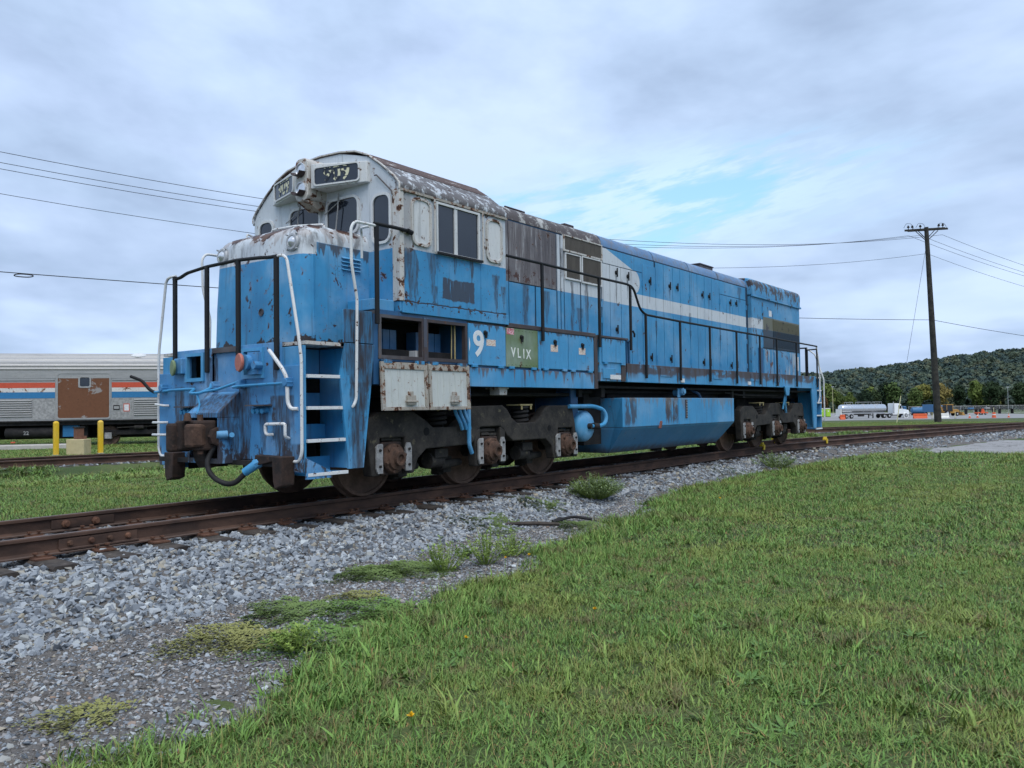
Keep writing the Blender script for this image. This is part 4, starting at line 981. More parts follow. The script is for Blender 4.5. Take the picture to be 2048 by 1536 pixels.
# --- stanchions and handrails
rail_z = lambda x: 3.37 if x < 3.9 else 2.835
SIDE = [(-2.43, 2.17, 3.39), (1.06, 2.16, 3.37), (2.76, 2.15, 3.35), (3.85, 2.15, 3.35), (4.43, 1.65, 2.85), (5.89, 1.64, 2.835), (7.34, 1.64, 2.83), (8.83, 1.62, 2.825), (10.3, 1.62, 2.82), (11.49, 1.60, 2.815), (13.02, 1.60, 2.80), (14.80, 1.60, 2.79)]
hr = part('handrail', MB().tube([(.18, -1.54, 3.375), (.40, -1.555, 3.37), (1.06, -1.555, 3.37), (2.76, -1.555, 3.35), (3.78, -1.555, 3.35), (3.98, -1.555, 3.30), (4.22, -1.555, 2.93), (4.43, -1.555, 2.85), (5.89, -1.555, 2.835), (10.3, -1.555, 2.82), (14.80, -1.555, 2.79)], .022, 8, .12), 'black_paint', smooth=True)
for x, z0, z1 in SIDE:
    part('stanchion', MB().box(x - .028, x + .028, -1.572, -1.538, z0, z1), 'black_paint', hr, bevel=.006)
    if x > 0: part('stanchion', MB().box(x - .032, x + .032, 1.538, 1.572, z0, z1), 'black_paint', hr)
part('handrail', MB().tube([(.18, 1.54, 3.375), (1.06, 1.555, 3.37), (3.78, 1.555, 3.35), (4.22, 1.555, 2.93), (4.43, 1.555, 2.85), (14.80, 1.555, 2.79)], .022, 8, .12), 'black_paint', smooth=True)
for sg in (-1, 1):
    part('cab_handrail', MB().tube([(-2.47, sg * 1.555, 3.395), (-2.1, sg * 1.555, 3.40), (-1.92, sg * 1.56, 3.395), (-1.83, sg * 1.53, 3.39)], .024, 8).tube([(-1.90, sg * 1.56, 3.395), (-1.82, sg * 1.56, 3.38)], .034, 8), 'black_paint', smooth=True)
    # white grab rails by the front steps
    part('grab_rail', MB().tube([(-2.45, sg * 1.555, 3.37), (-2.78, sg * 1.555, 3.365), (-2.84, sg * 1.555, 3.28), (-2.83, sg * 1.55, 2.85), (-2.73, sg * 1.53, 2.45), (-2.755, sg * 1.53, 1.25), (-2.80, sg * 1.525, 1.17), (-2.80, sg * 1.48, 1.16)], .018, 8, .06), 'white_pipe', smooth=True)
    part('grab_rail', MB().tube([(-3.53, sg * 1.05, 2.905), (-3.54, sg * 1.20, 2.90), (-3.54, sg * 1.27, 2.85), (-3.53, sg * 1.46, 1.95), (-3.52, sg * 1.49, 1.70), (-3.52, sg * 1.49, .66), (-3.52, sg * 1.44, .56), (-3.52, sg * 1.30, .56)], .018, 8, .05), 'white_pipe', smooth=True)
    part('grab_loop', MB().tube([(-2.5, sg * 1.50, 3.36), (-2.5, sg * 1.35, 3.36), (-2.44, sg * 1.30, 3.30), (-2.44, sg * 1.3, 3.0)], .016, 6, .04), 'white_pipe', smooth=True)
fr = part('front_handrail', MB().tube([(-3.53, 1.10, 2.865), (-3.53, .95, 2.87), (-3.53, .78, 2.915), (-3.53, .35, 2.945), (-3.53, -.30, 2.95), (-3.53, -.75, 2.925), (-3.53, -.95, 2.905), (-3.53, -1.10, 2.905)], .022, 8, .05), 'black_paint', smooth=True)
for y, z0 in ((1.06, 1.62), (.33, 1.62), (-.33, 1.62), (-1.07, 1.60)):
    part('stanchion', MB().box(-3.555, -3.515, y - .032, y + .032, z0, 2.90 if abs(y) > .5 else 2.94), 'black_paint', fr, bevel=.008)
rh = part('rear_handrail', MB().tube([(15.43, -1.08, 2.80), (15.43, 1.08, 2.80)], .022, 8).tube([(14.80, -1.555, 2.79), (15.0, -1.5, 2.72), (15.43, -1.08, 2.74)], .02, 8), 'black_paint', smooth=True)
for y in (-1.06, -.33, .33, 1.06): part('stanchion', MB().box(15.415, 15.455, y - .04, y + .04, 1.62, 2.80), 'black_paint', rh)
for sg in (-1, 1):
    part('grab_rail', MB().tube([(14.78, sg * 1.56, 2.76), (14.86, sg * 1.57, 2.45), (14.98, sg * 1.57, 2.1), (14.94, sg * 1.57, 1.3), (14.9, sg * 1.53, 1.14)], .02, 8, .05), 'white_pipe', smooth=True)
    part('grab_rail', MB().tube([(15.43, sg * 1.08, 2.78), (15.45, sg * 1.30, 2.6), (15.45, sg * 1.54, 1.85), (15.45, sg * 1.54, .68), (15.45, sg * 1.42, .58)], .02, 8, .05), 'white_pipe', smooth=True)
# --- pilot end: plates, stepwells, buffer gear
def end_works(front):
    fx = (lambda x: x) if front else (lambda x: 11.9 - x)
    def bx(mb, x0, x1, *a): return mb.box(fx(x0), fx(x1), *a)
    def pr(mb, poly, *a): return mb.prism([(fx(x), z) for x, z in poly], 'y', *a)
    m = MB()
    for sg in (-1, 1):
        # main plate with a square opening
        y0, y1 = sg * .31, sg * 1.09; a, b = sg * .44, sg * .78
        bx(m, -3.52, -3.47, y0, a, .56, 1.92); bx(m, -3.52, -3.47, b, y1, .56, 1.92); bx(m, -3.52, -3.47, a, b, 1.84, 1.92); bx(m, -3.52, -3.47, a, b, .56, 1.55)
        bx(m, -3.521, -3.468, y1 + sg * .002, sg * 1.47, .44, 1.64)
    bx(m, -3.44, -3.40, -.33, .33, 1.1, 1.92)
    pil = part('pilot', m, 'pilot_paint', bevel=.006)
    for sg in (-1, 1):
        a, b = sg * .44, sg * .78; lo, hi = min(a, b), max(a, b)
        f_ = MB(); X = sorted((fx(-3.55), fx(-3.50)))
        if front:
            frame_ring([(lo - .04, 1.515), (hi + .04, 1.515), (hi + .04, 1.875), (lo - .04, 1.875)], [(lo + .01, 1.56), (hi - .01, 1.56), (hi - .01, 1.835), (lo + .01, 1.835)], 'x', -3.548, -3.50).build('port_frame', 'blue_light', pil)
            MB().box(-3.30, -3.26, lo - .05, hi + .05, 1.5, 1.9).build('port_back', 'blue_light' if sg > 0 else 'black_void', pil)
        # stepwell: side cheeks, treads, risers
        c = MB(); pr(c, [(-2.86, .44), (-2.63, .44), (-2.50, 1.40), (-2.44, 1.915), (-2.90, 1.915), (-2.98, 1.52)], sg * 1.515, sg * 1.475)
        pr(c, [(-3.47, .44), (-3.44, .44), (-3.44, 1.86), (-3.47, 1.86)], sg * 1.47, sg * 1.0)
        bx(c, -2.865, -2.84, sg * 1.474, sg * 1.0, .45, 1.86)
        C_ = part('step_cheek', c, 'step_paint', pil, bevel=.005)
        for k, z in enumerate((.42, .80, 1.17, 1.53)):
            sh = .09 * k
            t_ = MB(); bx(t_, -3.44, -2.866 - .04 * k * .6, sg * (1.475 - sh * 0), sg * (1.20 - sh), z - .022, z); part('step', t_, 'step_paint', pil)
            e = MB(); bx(e, -3.445, -2.862 - .025 * k, sg * 1.505, sg * 1.468, z - .032, z + .006); part('step_edge', e, 'white_pipe', pil, bevel=.003)
            if k < 3:
                r_ = MB(); bx(r_, -3.435, -2.87, sg * (1.19 - sh), sg * (1.175 - sh), z, z + .17); part('riser', r_, 'blue', pil)
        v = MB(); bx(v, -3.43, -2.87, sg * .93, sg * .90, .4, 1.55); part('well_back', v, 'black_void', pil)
        v = MB(); bx(v, -3.43, -2.87, sg * 1.0, sg * .97, 1.53, 1.87); part('riser', v, 'blue_light', pil)
        lip = MB(); bx(lip, -3.45, -2.86, sg * 1.49, sg * 1.05, 1.875, 1.915); part('deck_edge', lip, 'white_rusty', pil)
    # draft pocket that stands forward of the plate
    d = MB(); pr(d, [(-3.46, 1.37), (-3.52, 1.37), (-3.80, 1.12), (-3.80, 1.06), (-3.46, 1.06)], -.33, .33); pr(d, [(-3.46, 1.059), (-3.80, 1.059), (-3.80, .52), (-3.46, .52)], -.33, -.29); pr(d, [(-3.46, 1.059), (-3.80, 1.059), (-3.80, .52), (-3.46, .52)], .29, .33); pr(d, [(-3.80, .58), (-3.46, .58), (-3.46, .52), (-3.80, .52)], -.289, .289)
    part('draft_pocket', d, 'pilot_paint', pil, bevel=.006)
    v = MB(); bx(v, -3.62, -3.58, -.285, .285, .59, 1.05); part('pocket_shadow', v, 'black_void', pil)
    if front:
        for y0, y1 in ((.86, 1.08), (-1.36, -1.16)):
            b = MB().prism([(y0, .62), (y1, .62), (y1 - .02, .34), (y0 + (y1 - y0) * .75, .26), (y0 + .03, .30)], 'x', -3.68, -3.50); b.build('foot_bracket', 'coupler_iron', pil, bevel=.01)
        w_ = MB().box(-3.62, -3.50, -1.30, 1.30, .50, .555); w_.build('foot_beam', 'under_iron', pil)
    # coupler
    c = MB()
    pr(c, [(-3.46, .98), (-3.82, .98), (-3.82, .76), (-3.46, .76)], -.11, .11)
    K = part('coupler', c, 'coupler_iron', bevel=.02)
    hd = [(-3.68, -.16), (-3.68, .20), (-3.80, .25), (-3.96, .25), (-4.04, .20), (-4.04, .10), (-3.92, .05), (-3.90, -.10), (-4.02, -.14), (-4.00, -.22), (-3.80, -.26)]
    MB().prism([(fx(x), y) for x, y in hd], 'z', .68, 1.03).build('coupler_head', 'coupler_iron', K, bevel=.025)
    kn = [(-3.85, -.21), (-3.97, -.26), (-4.07, -.20), (-4.08, -.06), (-4.00, .02), (-3.93, -.02), (-3.93, -.12)]
    MB().prism([(fx(x), y) for x, y in kn], 'z', .72, .99).build('knuckle', 'hub_rust', K, bevel=.03)
    MB().prism([(fx(x), y) for x, y in [(-3.86, .14), (-4.10, .17), (-4.13, .24), (-4.08, .33), (-3.86, .30)]], 'z', .66, 1.0).build('guard_arm', 'coupler_iron', K, bevel=.03)
    MB().cyl((fx(-3.94), -.17, .64), (fx(-3.94), -.17, 1.10), .035, None, 10).build('knuckle_pin', 'hub_rust', K, smooth=True)
    MB().cyl((fx(-3.98), .03, 1.03), (fx(-3.98), .03, 1.12), .05, .03, 10).build('lock_lifter', 'hub_rust', K, smooth=True)
    if not front: return pil
    MB().lathe([(.11, 0), (.11, .05), (.09, .055), (.001, .056)], (-3.80, -.27, .84), (0, -1, 0), 8).build('head_boss', 'coupler_iron', K)
    MB().prism([(-3.86, .69), (-3.60, .69), (-3.60, .50), (-3.78, .46), (-3.84, .55)], 'y', -.13, .13).build('carrier', 'coupler_iron', K, bevel=.015)
    # cut lever
    lv = MB().tube([(-3.57, 1.52, 1.40), (-3.58, 1.0, 1.42), (-3.60, .50, 1.42), (-3.72, .42, 1.36), (-3.72, .18, 1.36), (-3.62, .12, 1.42), (-3.60, .14, 1.47)], .019, 7, .04).tube([(-3.70, .20, 1.37), (-3.66, -.10, 1.40), (-3.59, -.40, 1.48)], .017, 7, .03).tube([(-3.62, -.34, 1.42), (-3.60, -.46, 1.43), (-3.57, -1.2, 1.44), (-3.56, -1.33, 1.45)], .019, 7, .02)
    L_ = part('cut_lever', lv, 'blue_clean', pil, smooth=True)
    for y in (1.30, -.42, -1.30, .12): part('lever_bracket', MB().box(-3.60, -3.52, y - .04, y + .04, 1.40, 1.50).cyl((-3.61, y, 1.45), (-3.52, y, 1.45), .045, None, 10), 'pilot_paint', pil, bevel=.004)
    part('lever_handle', MB().tube([(-3.57, 1.50, 1.40), (-3.60, 1.58, 1.44), (-3.66, 1.66, 1.56), (-3.74, 1.80, 1.62)], .022, 7, .04), 'black_paint', pil, smooth=True)
    part('lever_handle', MB().tube([(-3.60, -1.02, 1.82), (-3.62, -1.08, 1.79), (-3.60, -1.26, 1.60), (-3.58, -1.31, 1.50), (-3.57, -1.31, 1.22), (-3.56, -1.35, 1.15), (-3.53, -1.44, 1.15)], .022, 8, .05), 'white_pipe', pil, smooth=True)
    part('chain_link', MB().tube([(-3.71, .27, 1.36), (-3.73, .18, 1.22), (-3.80, .12, 1.10)], .012, 6), 'blue_clean', pil)
    # multiple-unit cable sockets
    s1 = MB().cyl((-3.52, -.62, 1.70), (-3.66, -.62, 1.70), .09, None, 16).box(-3.60, -3.50, -.80, -.60, 1.56, 1.82).cyl((-3.56, -.80, 1.66), (-3.66, -.80, 1.66), .045, None, 12)
    S1 = part('cable_socket', s1, 'pilot_paint', pil, smooth=30); MB().lathe([(.105, 0), (.11, .02), (.10, .035), (.001, .036)], (-3.66, -.56, 1.70), (-1, .25, 0), 20).build('cover', 'red_disc', S1, smooth=30)
    s2 = MB().box(-3.60, -3.52, .80, .98, 1.62, 1.82); S2 = part('cable_socket', s2, 'pilot_paint', pil, bevel=.01); MB().lathe([(.10, 0), (.105, .02), (.095, .03), (.001, .031)], (-3.61, .96, 1.70), (-1, .30, 0), 20).build('cover', 'green_disc', S2, smooth=30)
    for yy in (.74, -.78):
        for k in range(3): part('air_fitting', MB().cyl((-3.52, yy + (k - 1) * .085, 1.145), (-3.60, yy + (k - 1) * .085, 1.13), .036, .03, 10), 'blue_clean', pil, smooth=True)
        part('fitting_shelf', MB().box(-3.64, -3.52, yy - .18, yy + .18, 1.19, 1.205), 'dark_ledge', pil)
    # small grab irons
    part('grab_iron', MB().tube([(-3.53, -.99, .86), (-3.60, -.96, .86), (-3.60, -.94, .90), (-3.60, -.94, .98), (-3.60, -1.30, .985), (-3.60, -1.30, .84), (-3.53, -1.28, .82)], .018, 7, .03), 'white_pipe', pil, smooth=True)
    part('grab_iron', MB().tube([(-3.53, 1.25, .62 + .38), (-3.60, 1.27, 1.0), (-3.60, 1.50, 1.0), (-3.54, 1.50, 1.0)], .016, 7, .02).tube([(-3.53, 1.22, .84), (-3.60, 1.24, .84), (-3.60, 1.50, .84)], .016, 7, .02), 'white_pipe', pil, smooth=True)
    part('grab_iron', MB().tube([(-3.53, 1.22, 1.22), (-3.58, 1.24, 1.22), (-3.58, 1.46, 1.24)], .015, 7, .02), 'white_pipe', pil, smooth=True)
    # brake hose and its dummy coupling
    part('air_hose', MB().tube([(-3.72, -.26, .82), (-3.80, -.24, .72), (-3.88, -.22, .58), (-3.90, -.26, .45), (-3.86, -.34, .35), (-3.80, -.48, .29), (-3.76, -.60, .31), (-3.72, -.66, .38), (-3.68, -.72, .46)], .031, 10, .06), 'rubber', pil, smooth=True)
    part('glad_hand', MB().cyl((-3.70, -.69, .43), (-3.64, -.82, .52), .05, .055, 12).tube([(-3.64, -.80, .52), (-3.60, -.88, .56)], .06, 8), 'blue_clean', pil, smooth=30)
    part('hose_bracket', MB().prism([(-.80, .50), (-1.14, .56), (-1.16, .62), (-.82, .63)], 'x', -3.66, -3.54), 'coupler_iron', pil, bevel=.01)
    part('angle_cock', MB().cyl((-3.82, -.30, .98 - .12), (-3.70, -.34, .86), .05, None, 10).tube([(-3.66, -.36, .84), (-3.74, -.50, .86)], .03, 8), 'blue_clean', pil, smooth=True)
    part('side_wing', MB().prism([(-3.47, .36), (-3.10, .36), (-3.10, .43), (-3.47, .60)], 'y', -1.50, -1.478), 'pilot_paint', pil)
    return pil
end_works(True); end_works(False)
# the dark plate between the nose and the lockers
part('side_plate', MB().box(-2.88, -2.46, -1.508, -1.44, 1.925, 2.32), 'step_paint', bevel=.006)
part('sand_box', MB().box(-2.40, -2.05, -1.46, -.98, 2.36, 2.50), 'blue', bevel=.01)
# --- fuel tank
tp = [(-1.5, 1.285), (-1.5, .745), (-1.10, .27), (1.10, .27), (1.5, .745), (1.5, 1.285)]
m = MB()
A = [(3.60, y, z) for y, z in tp]; A[2] = (3.74, -1.10, .27); A[3] = (3.74, 1.10, .27)
B = [(8.73, y, z) for y, z in tp]; B[2] = (8.60, -1.10, .27); B[3] = (8.60, 1.10, .27)
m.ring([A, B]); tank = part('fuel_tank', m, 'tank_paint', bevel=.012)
part('tank_saddle', MB().box(3.9, 8.5, -1.0, 1.0, 1.286, 1.45).box(3.0, 3.58, -1.05, 1.05, .45, 1.40), 'under_iron', tank)
part('tank_seam', MB().box(5.865, 5.885, -1.508, -1.5, .75, 1.28), 'tank_paint', tank)
part('sight_glass', MB().box(6.17, 6.25, -1.515, -1.5, .87, 1.25), 'dark_ledge', tank)
for k in range(7): part('sight_glass_bolt', MB().cyl((6.21, -1.515, .90 + k * .053), (6.21, -1.522, .90 + k * .053), .014, None, 6), 'grey_steel', tank)
part('red_tab', MB().prism([(4.98, .70), (5.03, .69), (5.09, .80), (5.08, .84), (5.04, .83)], 'y', -1.53, -1.49), 'red_dull', tank, bevel=.004)
part('filler_neck', MB().cyl((6.19, -1.25, 1.40), (6.19, -1.46, 1.42), .075, None, 16).box(6.05, 6.16, -1.40, -1.38, 1.30, 1.48).lathe([(.05, 0), (.05, .03), (.001, .031)], (6.19, -1.46, 1.42), (0, -1, 0), 14), 'blue_light', tank, smooth=30)
part('vent_pipe', MB().tube([(7.3, -1.0, 1.5), (7.35, -1.2, 1.42), (7.5, -1.2, 1.38), (7.58, -1.2, 1.286)], .03, 8, .06), 'blue_dark', tank, smooth=True)
part('drain_sump', MB().cyl((6.0, -.9, .29), (6.0, -.9, .2), .14, .11, 14), 'under_iron', tank)
# air reservoir and its pipe
part('air_reservoir', MB().lathe([(.001, 0), (.14, .012), (.225, .04), (.262, .085), (.268, .12), (.268, 1.0), (.001, 1.05)], (2.62, -1.40, .80), (0, 1, 0), 28), 'blue_light', smooth=40)
part('reservoir_pipe', MB().tube([(2.05, -1.36, 1.14), (2.75, -1.40, 1.14), (3.02, -1.44, 1.08), (3.08, -1.47, .95), (3.02, -1.47, .83), (2.86, -1.45, .79), (2.66, -1.42, .80)], .036, 9, .1), 'blue_clean', smooth=True)
part('pipe_union', MB().cyl((2.70, -1.43, .80), (2.82, -1.45, .79), .055, None, 10).cyl((2.60, -1.36, .80), (2.62, -1.45, .80), .05, None, 10), 'under_iron', smooth=True)
part('reservoir_bracket', MB().box(2.28, 2.5, -1.25, -.5, .95, 1.44), 'blue_dark')
for k in range(3): part('sand_pipe', MB().tube([(-.82 + k * .10, -1.36, 1.46), (-.84 + k * .10, -1.38, 1.1), (-.76 + k * .09, -1.42, .93), (-.70 + k * .08, -1.40, .84)], .026, 7, .08), 'blue_clean', smooth=True)
part('sand_pipe', MB().tube([(-.56, -1.40, 1.46), (-.58, -1.42, .62), (-.50, -1.40, .50)], .030, 8, .05), 'blue_clean', smooth=True)
part('side_pipe', MB().tube([(-.6, -1.2, 1.33), (2.6, -1.2, 1.34)], .03, 7).tube([(2.6, -1.1, 1.40), (9.5, -1.1, 1.42)], .035, 7).tube([(8.8, -1.25, 1.42), (9.6, -1.3, 1.36), (12.2, -1.3, 1.36)], .02, 6), 'under_iron', smooth=True)
# --- trucks
def truck(cx):
    W_ = 1.978
    top = [(-2.42, .80), (-2.42, 1.0), (-2.2, 1.10), (-1.6, 1.10), (-1.38, .99), (-1.22, .88), (-.78, .88), (-.62, .98), (-.42, 1.16), (.30, 1.17), (.42, 1.10), (.52, .98), (.66, .90), (1.12, .90), (1.27, .99), (1.38, 1.11), (1.50, 1.16), (2.12, 1.16), (2.2, 1.10), (2.27, .85)]
    bot = [(2.33, .30), (2.20, .30), (2.20, .79), (1.76, .79), (1.76, .30), (1.63, .30), (1.58, .50), (1.40, .63), (.55, .63), (.40, .72), (.30, .82), (.22, .86), (-.22, .86), (-.30, .82), (-.38, .66), (-.46, .62), (-1.36, .60), (-1.52, .48), (-1.60, .30), (-1.76, .30), (-1.76, .77), (-2.2, .77), (-2.2, .30), (-2.34, .30)]
    m = MB()
    for sg in (-1, 1):
        m.prism([(cx + x, z) for x, z in top + bot], 'y', sg * 1.18, sg * 1.34)
        for a in (0,):
            for s2 in (-1, 1): m.prism([(cx + s2 * .23, .86), (cx + s2 * .36, .80), (cx + s2 * .34, .30), (cx + s2 * .23, .30)], 'y', sg * 1.19, sg * 1.335)
    m.box(cx - .55, cx + .55, -1.18, 1.18, .78, 1.02); m.box(cx - 1.25, cx - .8, -1.17, 1.17, .62, .84); m.box(cx + .7, cx + 1.15, -1.17, 1.17, .62, .86); m.box(cx - .35, cx + .35, -.4, .4, 1.02, 1.31)
    T = part('truck', m, 'truck_iron', bevel=.018)
    for a in (-W_, 0, W_):
        x = cx + a
        w_ = MB(); 
        for sg in (-1, 1):
            prof = [(.10, .655), (.13, .66), (.14, .70), (.40, .715), (.44, .70), (.535, .69), (.540, .70), (.540, .715), (.512, .725), (.506, .80), (.50, .815), (.46, .812), (.45, .79), (.30, .775), (.18, .80), (.12, .83), (.10, .83)]
            MB().lathe([(r, h) for r, h in prof], (x, 0, .506), (0, sg, 0), 48).build('wheel', 'wheel_iron', T, smooth=30)
        MB().cyl((x, -1.2, .506), (x, 1.2, .506), .09, None, 12).build('axle', 'under_iron', T, smooth=True)
        MB().lathe([(.28, -.45), (.34, -.42), (.34, .35), (.28, .40)], (x + (.42 if a < .1 else -.42), 0, .50), (0, 1, 0), 18).build('traction_motor', 'under_iron', T, smooth=30)
        for sg in (-1, 1):
            b = MB().box(x - .18, x + .18, sg * 1.10, sg * 1.32, .30, .72); b.build('axle_box', 'coupler_iron', T, bevel=.02)
            h = MB().lathe([(.19, 0), (.19, .05), (.175, .07), (.15, .075), (.14, .11), (.09, .125), (.085, .17), (.055, .172), (.05, .14), (.001, .138)], (x, sg * 1.32, .508), (0, sg, 0), 24); H_ = h.build('journal_cap', 'hub_rust', T, smooth=30)
            bolts = MB()
            for k in range(6):
                q = R(60 * k + 15); bolts.cyl((x + .165 * math.cos(q), sg * 1.37, .508 + .165 * math.sin(q)), (x + .165 * math.cos(q), sg * 1.41, .508 + .165 * math.sin(q)), .022, None, 6)
            bolts.build('cap_bolts', 'hub_rust', T)
            for s2 in (-1, 1):
                xa = x + s2 * .255; P_ = [(xa - .055, .34), (xa + .055, .34), (xa + .055, .64), (xa + .03, .70), (xa - .03, .70), (xa - .055, .64)]
                if s2 < 0: P_ = [(xa - .06, .40), (xa - .03, .33), (xa + .055, .33), (xa + .055, .70), (xa - .02, .70), (xa - .06, .66)]
                pl_ = MB().prism(P_, 'y', sg * 1.345, sg * 1.372); PL = pl_.build('wear_plate', 'grey_steel', T, bevel=.004)
                bb = MB()
                for zz in (.42, .62): bb.cyl((xa, sg * 1.372, zz), (xa, sg * 1.392, zz), .018, None, 6)
                bb.build('plate_bolts', 'under_iron', T)
            sp_ = MB().box(x - .16, x + .02, sg * 1.12, sg * 1.30, .735, .775).box(x + .03, x + .2, sg * 1.14, sg * 1.29, .725, .765).box(x - .2, x + .16, sg * 1.13, sg * 1.29, .785, .83); sp_.build('spring_seat', 'truck_iron', T, bevel=.006)
    for xx in (-1.0, .90):
        for sg in (-1, 1):
            pts = []
            for k in range(4 * 12 + 1):
                q = 2 * math.pi * k / 12; pts.append((cx + xx + .12 * math.cos(q), sg * 1.20 + .12 * math.sin(q), .89 + .26 * k / 48))
            MB().tube(pts, .026, 6).build('coil_spring', 'under_iron', T, smooth=True)
            MB().box(cx + xx - .16, cx + xx + .16, sg * 1.06, sg * 1.34, 1.16, 1.185).box(cx + xx - .14, cx + xx - .10, sg * 1.325, sg * 1.34, 1.10, 1.158).box(cx + xx + .10, cx + xx + .14, sg * 1.325, sg * 1.34, 1.10, 1.158).build('spring_cap', 'yellow_old', T, bevel=.006)
    for xx in (-1.45, -.55, .55, 1.45):
        MB().box(cx + xx - .05, cx + xx + .05, -.86, -.70, .18, .62).prism([(cx + xx - .08, .22), (cx + xx + .08, .22), (cx + xx + .1, .45), (cx + xx - .1, .45)], 'y', -.98, -.84).build('brake_shoe', 'truck_iron', T, bevel=.01)
        MB().cyl((cx + xx - .22, -1.02, .34), (cx + xx + .22, -1.02, .36), .07, .05, 12).build('brake_rod', 'truck_iron', T, smooth=True)
    for xx in (-1.0, 1.0): MB().cyl((cx + xx - .1, -1.1, .42), (cx + xx + .16, -1.1, .42), .11, .10, 16).box(cx + xx - .06, cx + xx + .2, -1.22, -1.05, .46, .58).build('brake_cylinder', 'truck_iron', T, smooth=30)
    MB().cyl((cx - 1.36, -1.341, .83), (cx - 1.36, -1.345, .83), .055, None, 16).build('frame_hole', 'black_void', T)
    MB().cyl((cx + 1.50, -1.341, .80), (cx + 1.50, -1.345, .80), .045, None, 16).build('frame_hole', 'black_void', T)
    return T
truck(0.); truck(11.92)
# ------------------------------------------------------------------ stainless passenger car at the left
def steel(g):
    n = g.noise(g.vm('MULTIPLY', g.pos, (.4, .4, 3.)), 3., 5, .6); q = g.noise(g.pos, 14., 4, .6)
    c = g.mix(n, (.26, .258, .25), (.42, .418, .415)); c = g.mix(g.ss(q, .5, .75) * .4, c, (.19, .17, .15)); return c, g.ss(n, .3, .7, .42, .6)
material('stainless', steel, metal=.3, spec=.5)
def flat(name, c, rough=.6, v=.25, scale=12., metal=0., spec=.3):
    return material(name, lambda g: (g.mix(g.noise(g.pos, scale, 4, .6), tuple(k * (1 - v) for k in c), tuple(min(1, k * (1 + v)) for k in c)), rough), metal=metal, spec=spec)
flat('stripe_red', (.52, .085, .045)); flat('stripe_blue', (.03, .17, .36))
painted('stripe_white', base=(.62, .61, .58), rust=.9, streak=.3, seed=7., chips=2.5, halo=1.)
def cardoor(g):
    x, y, z = g.xyz(); n = g.noise(g.vm('MULTIPLY', g.pos, (1., 1., 1.4)), 1.5, 6, .62, .4); f = g.noise(g.pos, 9., 5, .65)
    c = g.mix(f, (.095, .038, .018), (.20, .085, .042))
    c = g.mix(g.ss(n + g.ss(z, 1.9, 2.6) * .08, .63, .66) * .8, c, (.30, .29, .28)); c = g.mix(g.ss(f, .60, .72) * .6, c, (.05, .022, .015)); return c, .75
material('car_door', cardoor)
H = R(-38)
CAR = thing('passenger_car', (9.248, 31.073, 0), 'stainless steel passenger car with red and blue stripes and a rusty door', 'train car', rz=H)
def cpart(name, m, mat, parent=CAR, smooth=False, bevel=0.):
    me = m.mesh(name); bm = bmesh.new(); bm.from_mesh(me); bmesh.ops.recalc_face_normals(bm, faces=bm.faces); bm.to_mesh(me); bm.free()
    me.materials.append(MATS[mat]); o = bpy.data.objects.new(name, me); COL.objects.link(o); o.parent = parent
    if smooth: me.polygons.foreach_set('use_smooth', [True] * len(me.polygons)); me.set_sharp_from_angle(angle=R(35))
    if bevel: b = o.modifiers.new('bevel', 'BEVEL'); b.width = bevel; b.segments = 2; b.limit_method = 'ANGLE'
    return o
U0, U1 = -14., 8.5
body = cpart('body', MB().box(U0, U1, 0, 3.05, .84, 3.22), 'stainless')
rp = [(0, 3.21), (0, 3.36), (.03, 3.52), (.12, 3.68), (.28, 3.83), (.52, 3.94), (.85, 4.02), (1.2, 4.07), (1.525, 4.085)]; rp = rp + [(3.05 - a, b) for a, b in rp[-2::-1]]
fine = []
for i in range(len(rp) - 1):                               # fluted roof sheet
    a, b = Vector(rp[i]), Vector(rp[i + 1]); nn = Vector((-(b - a).y, (b - a).x)).normalized(); k = max(2, int((b - a).length / .055) // 2 * 2)
    for j in range(k): q = a.lerp(b, j / k); fine.append(q + nn * (.03 if j % 2 else 0))
fine.append(Vector(rp[-1]))
m = MB(); m.ring([[(u, q.x, q.y) for q in fine] for u in (U0, U1)], True, True); cpart('roof', m, 'stainless')
cpart('letter_board', MB().box(U0, U1, -.012, -.001, 2.84, 3.16), 'stainless'); cpart('belt_rail', MB().box(U0, -1.22, -.03, -.001, 2.74, 2.80).box(1.28, U1, -.03, -.0012, 2.74, 2.80), 'stainless')
for a, b in ((U0, -1.20), (1.26, U1)):
    cpart('stripe', MB().box(a, b, -.010, -.001, 2.39, 2.64), 'stripe_red'); cpart('stripe', MB().box(a, b, -.010, -.001, 2.19, 2.387), 'stripe_white'); cpart('stripe', MB().box(a, b, -.010, -.001, 1.90, 2.187), 'stripe_blue')
for a, b in ((U0, -2.18), (2.25, U1)):
    for k in range(8):
        z = 1.02 + k * .105; cpart('flute', MB().prism([(-.001, z), (-.045, z + .022), (-.05, z + .04), (-.045, z + .058), (-.001, z + .08)], 'x', a, b), 'stainless')
o = rrect(-1.15, 1.22, .88, 3.13, .14); i = rrect(-1.08, 1.15, .95, 3.06, .10)
df = cpart('door_frame', frame_ring(o, i, 'y', -.03, .0), 'stainless'); cpart('door', MB().prism(i, 'y', -.008, -.001), 'car_door')
o = rrect(-.20, .36, 2.38, 2.95, .10); i = rrect(-.13, .29, 2.45, 2.88, .07); w_ = cpart('window', frame_ring(o, i, 'y', -.026, -.009), 'stainless'); cpart('pane', MB().prism(i, 'y', -.012, -.009), 'glass_dark', w_)
cpart('sign', MB().box(1.78, 2.05, -.012, -.0015, 1.23, 1.61), 'stripe_red'); cpart('sign_sheet', MB().box(1.81, 2.02, -.0135, -.0122, 1.27, 1.57), 'placard_white')
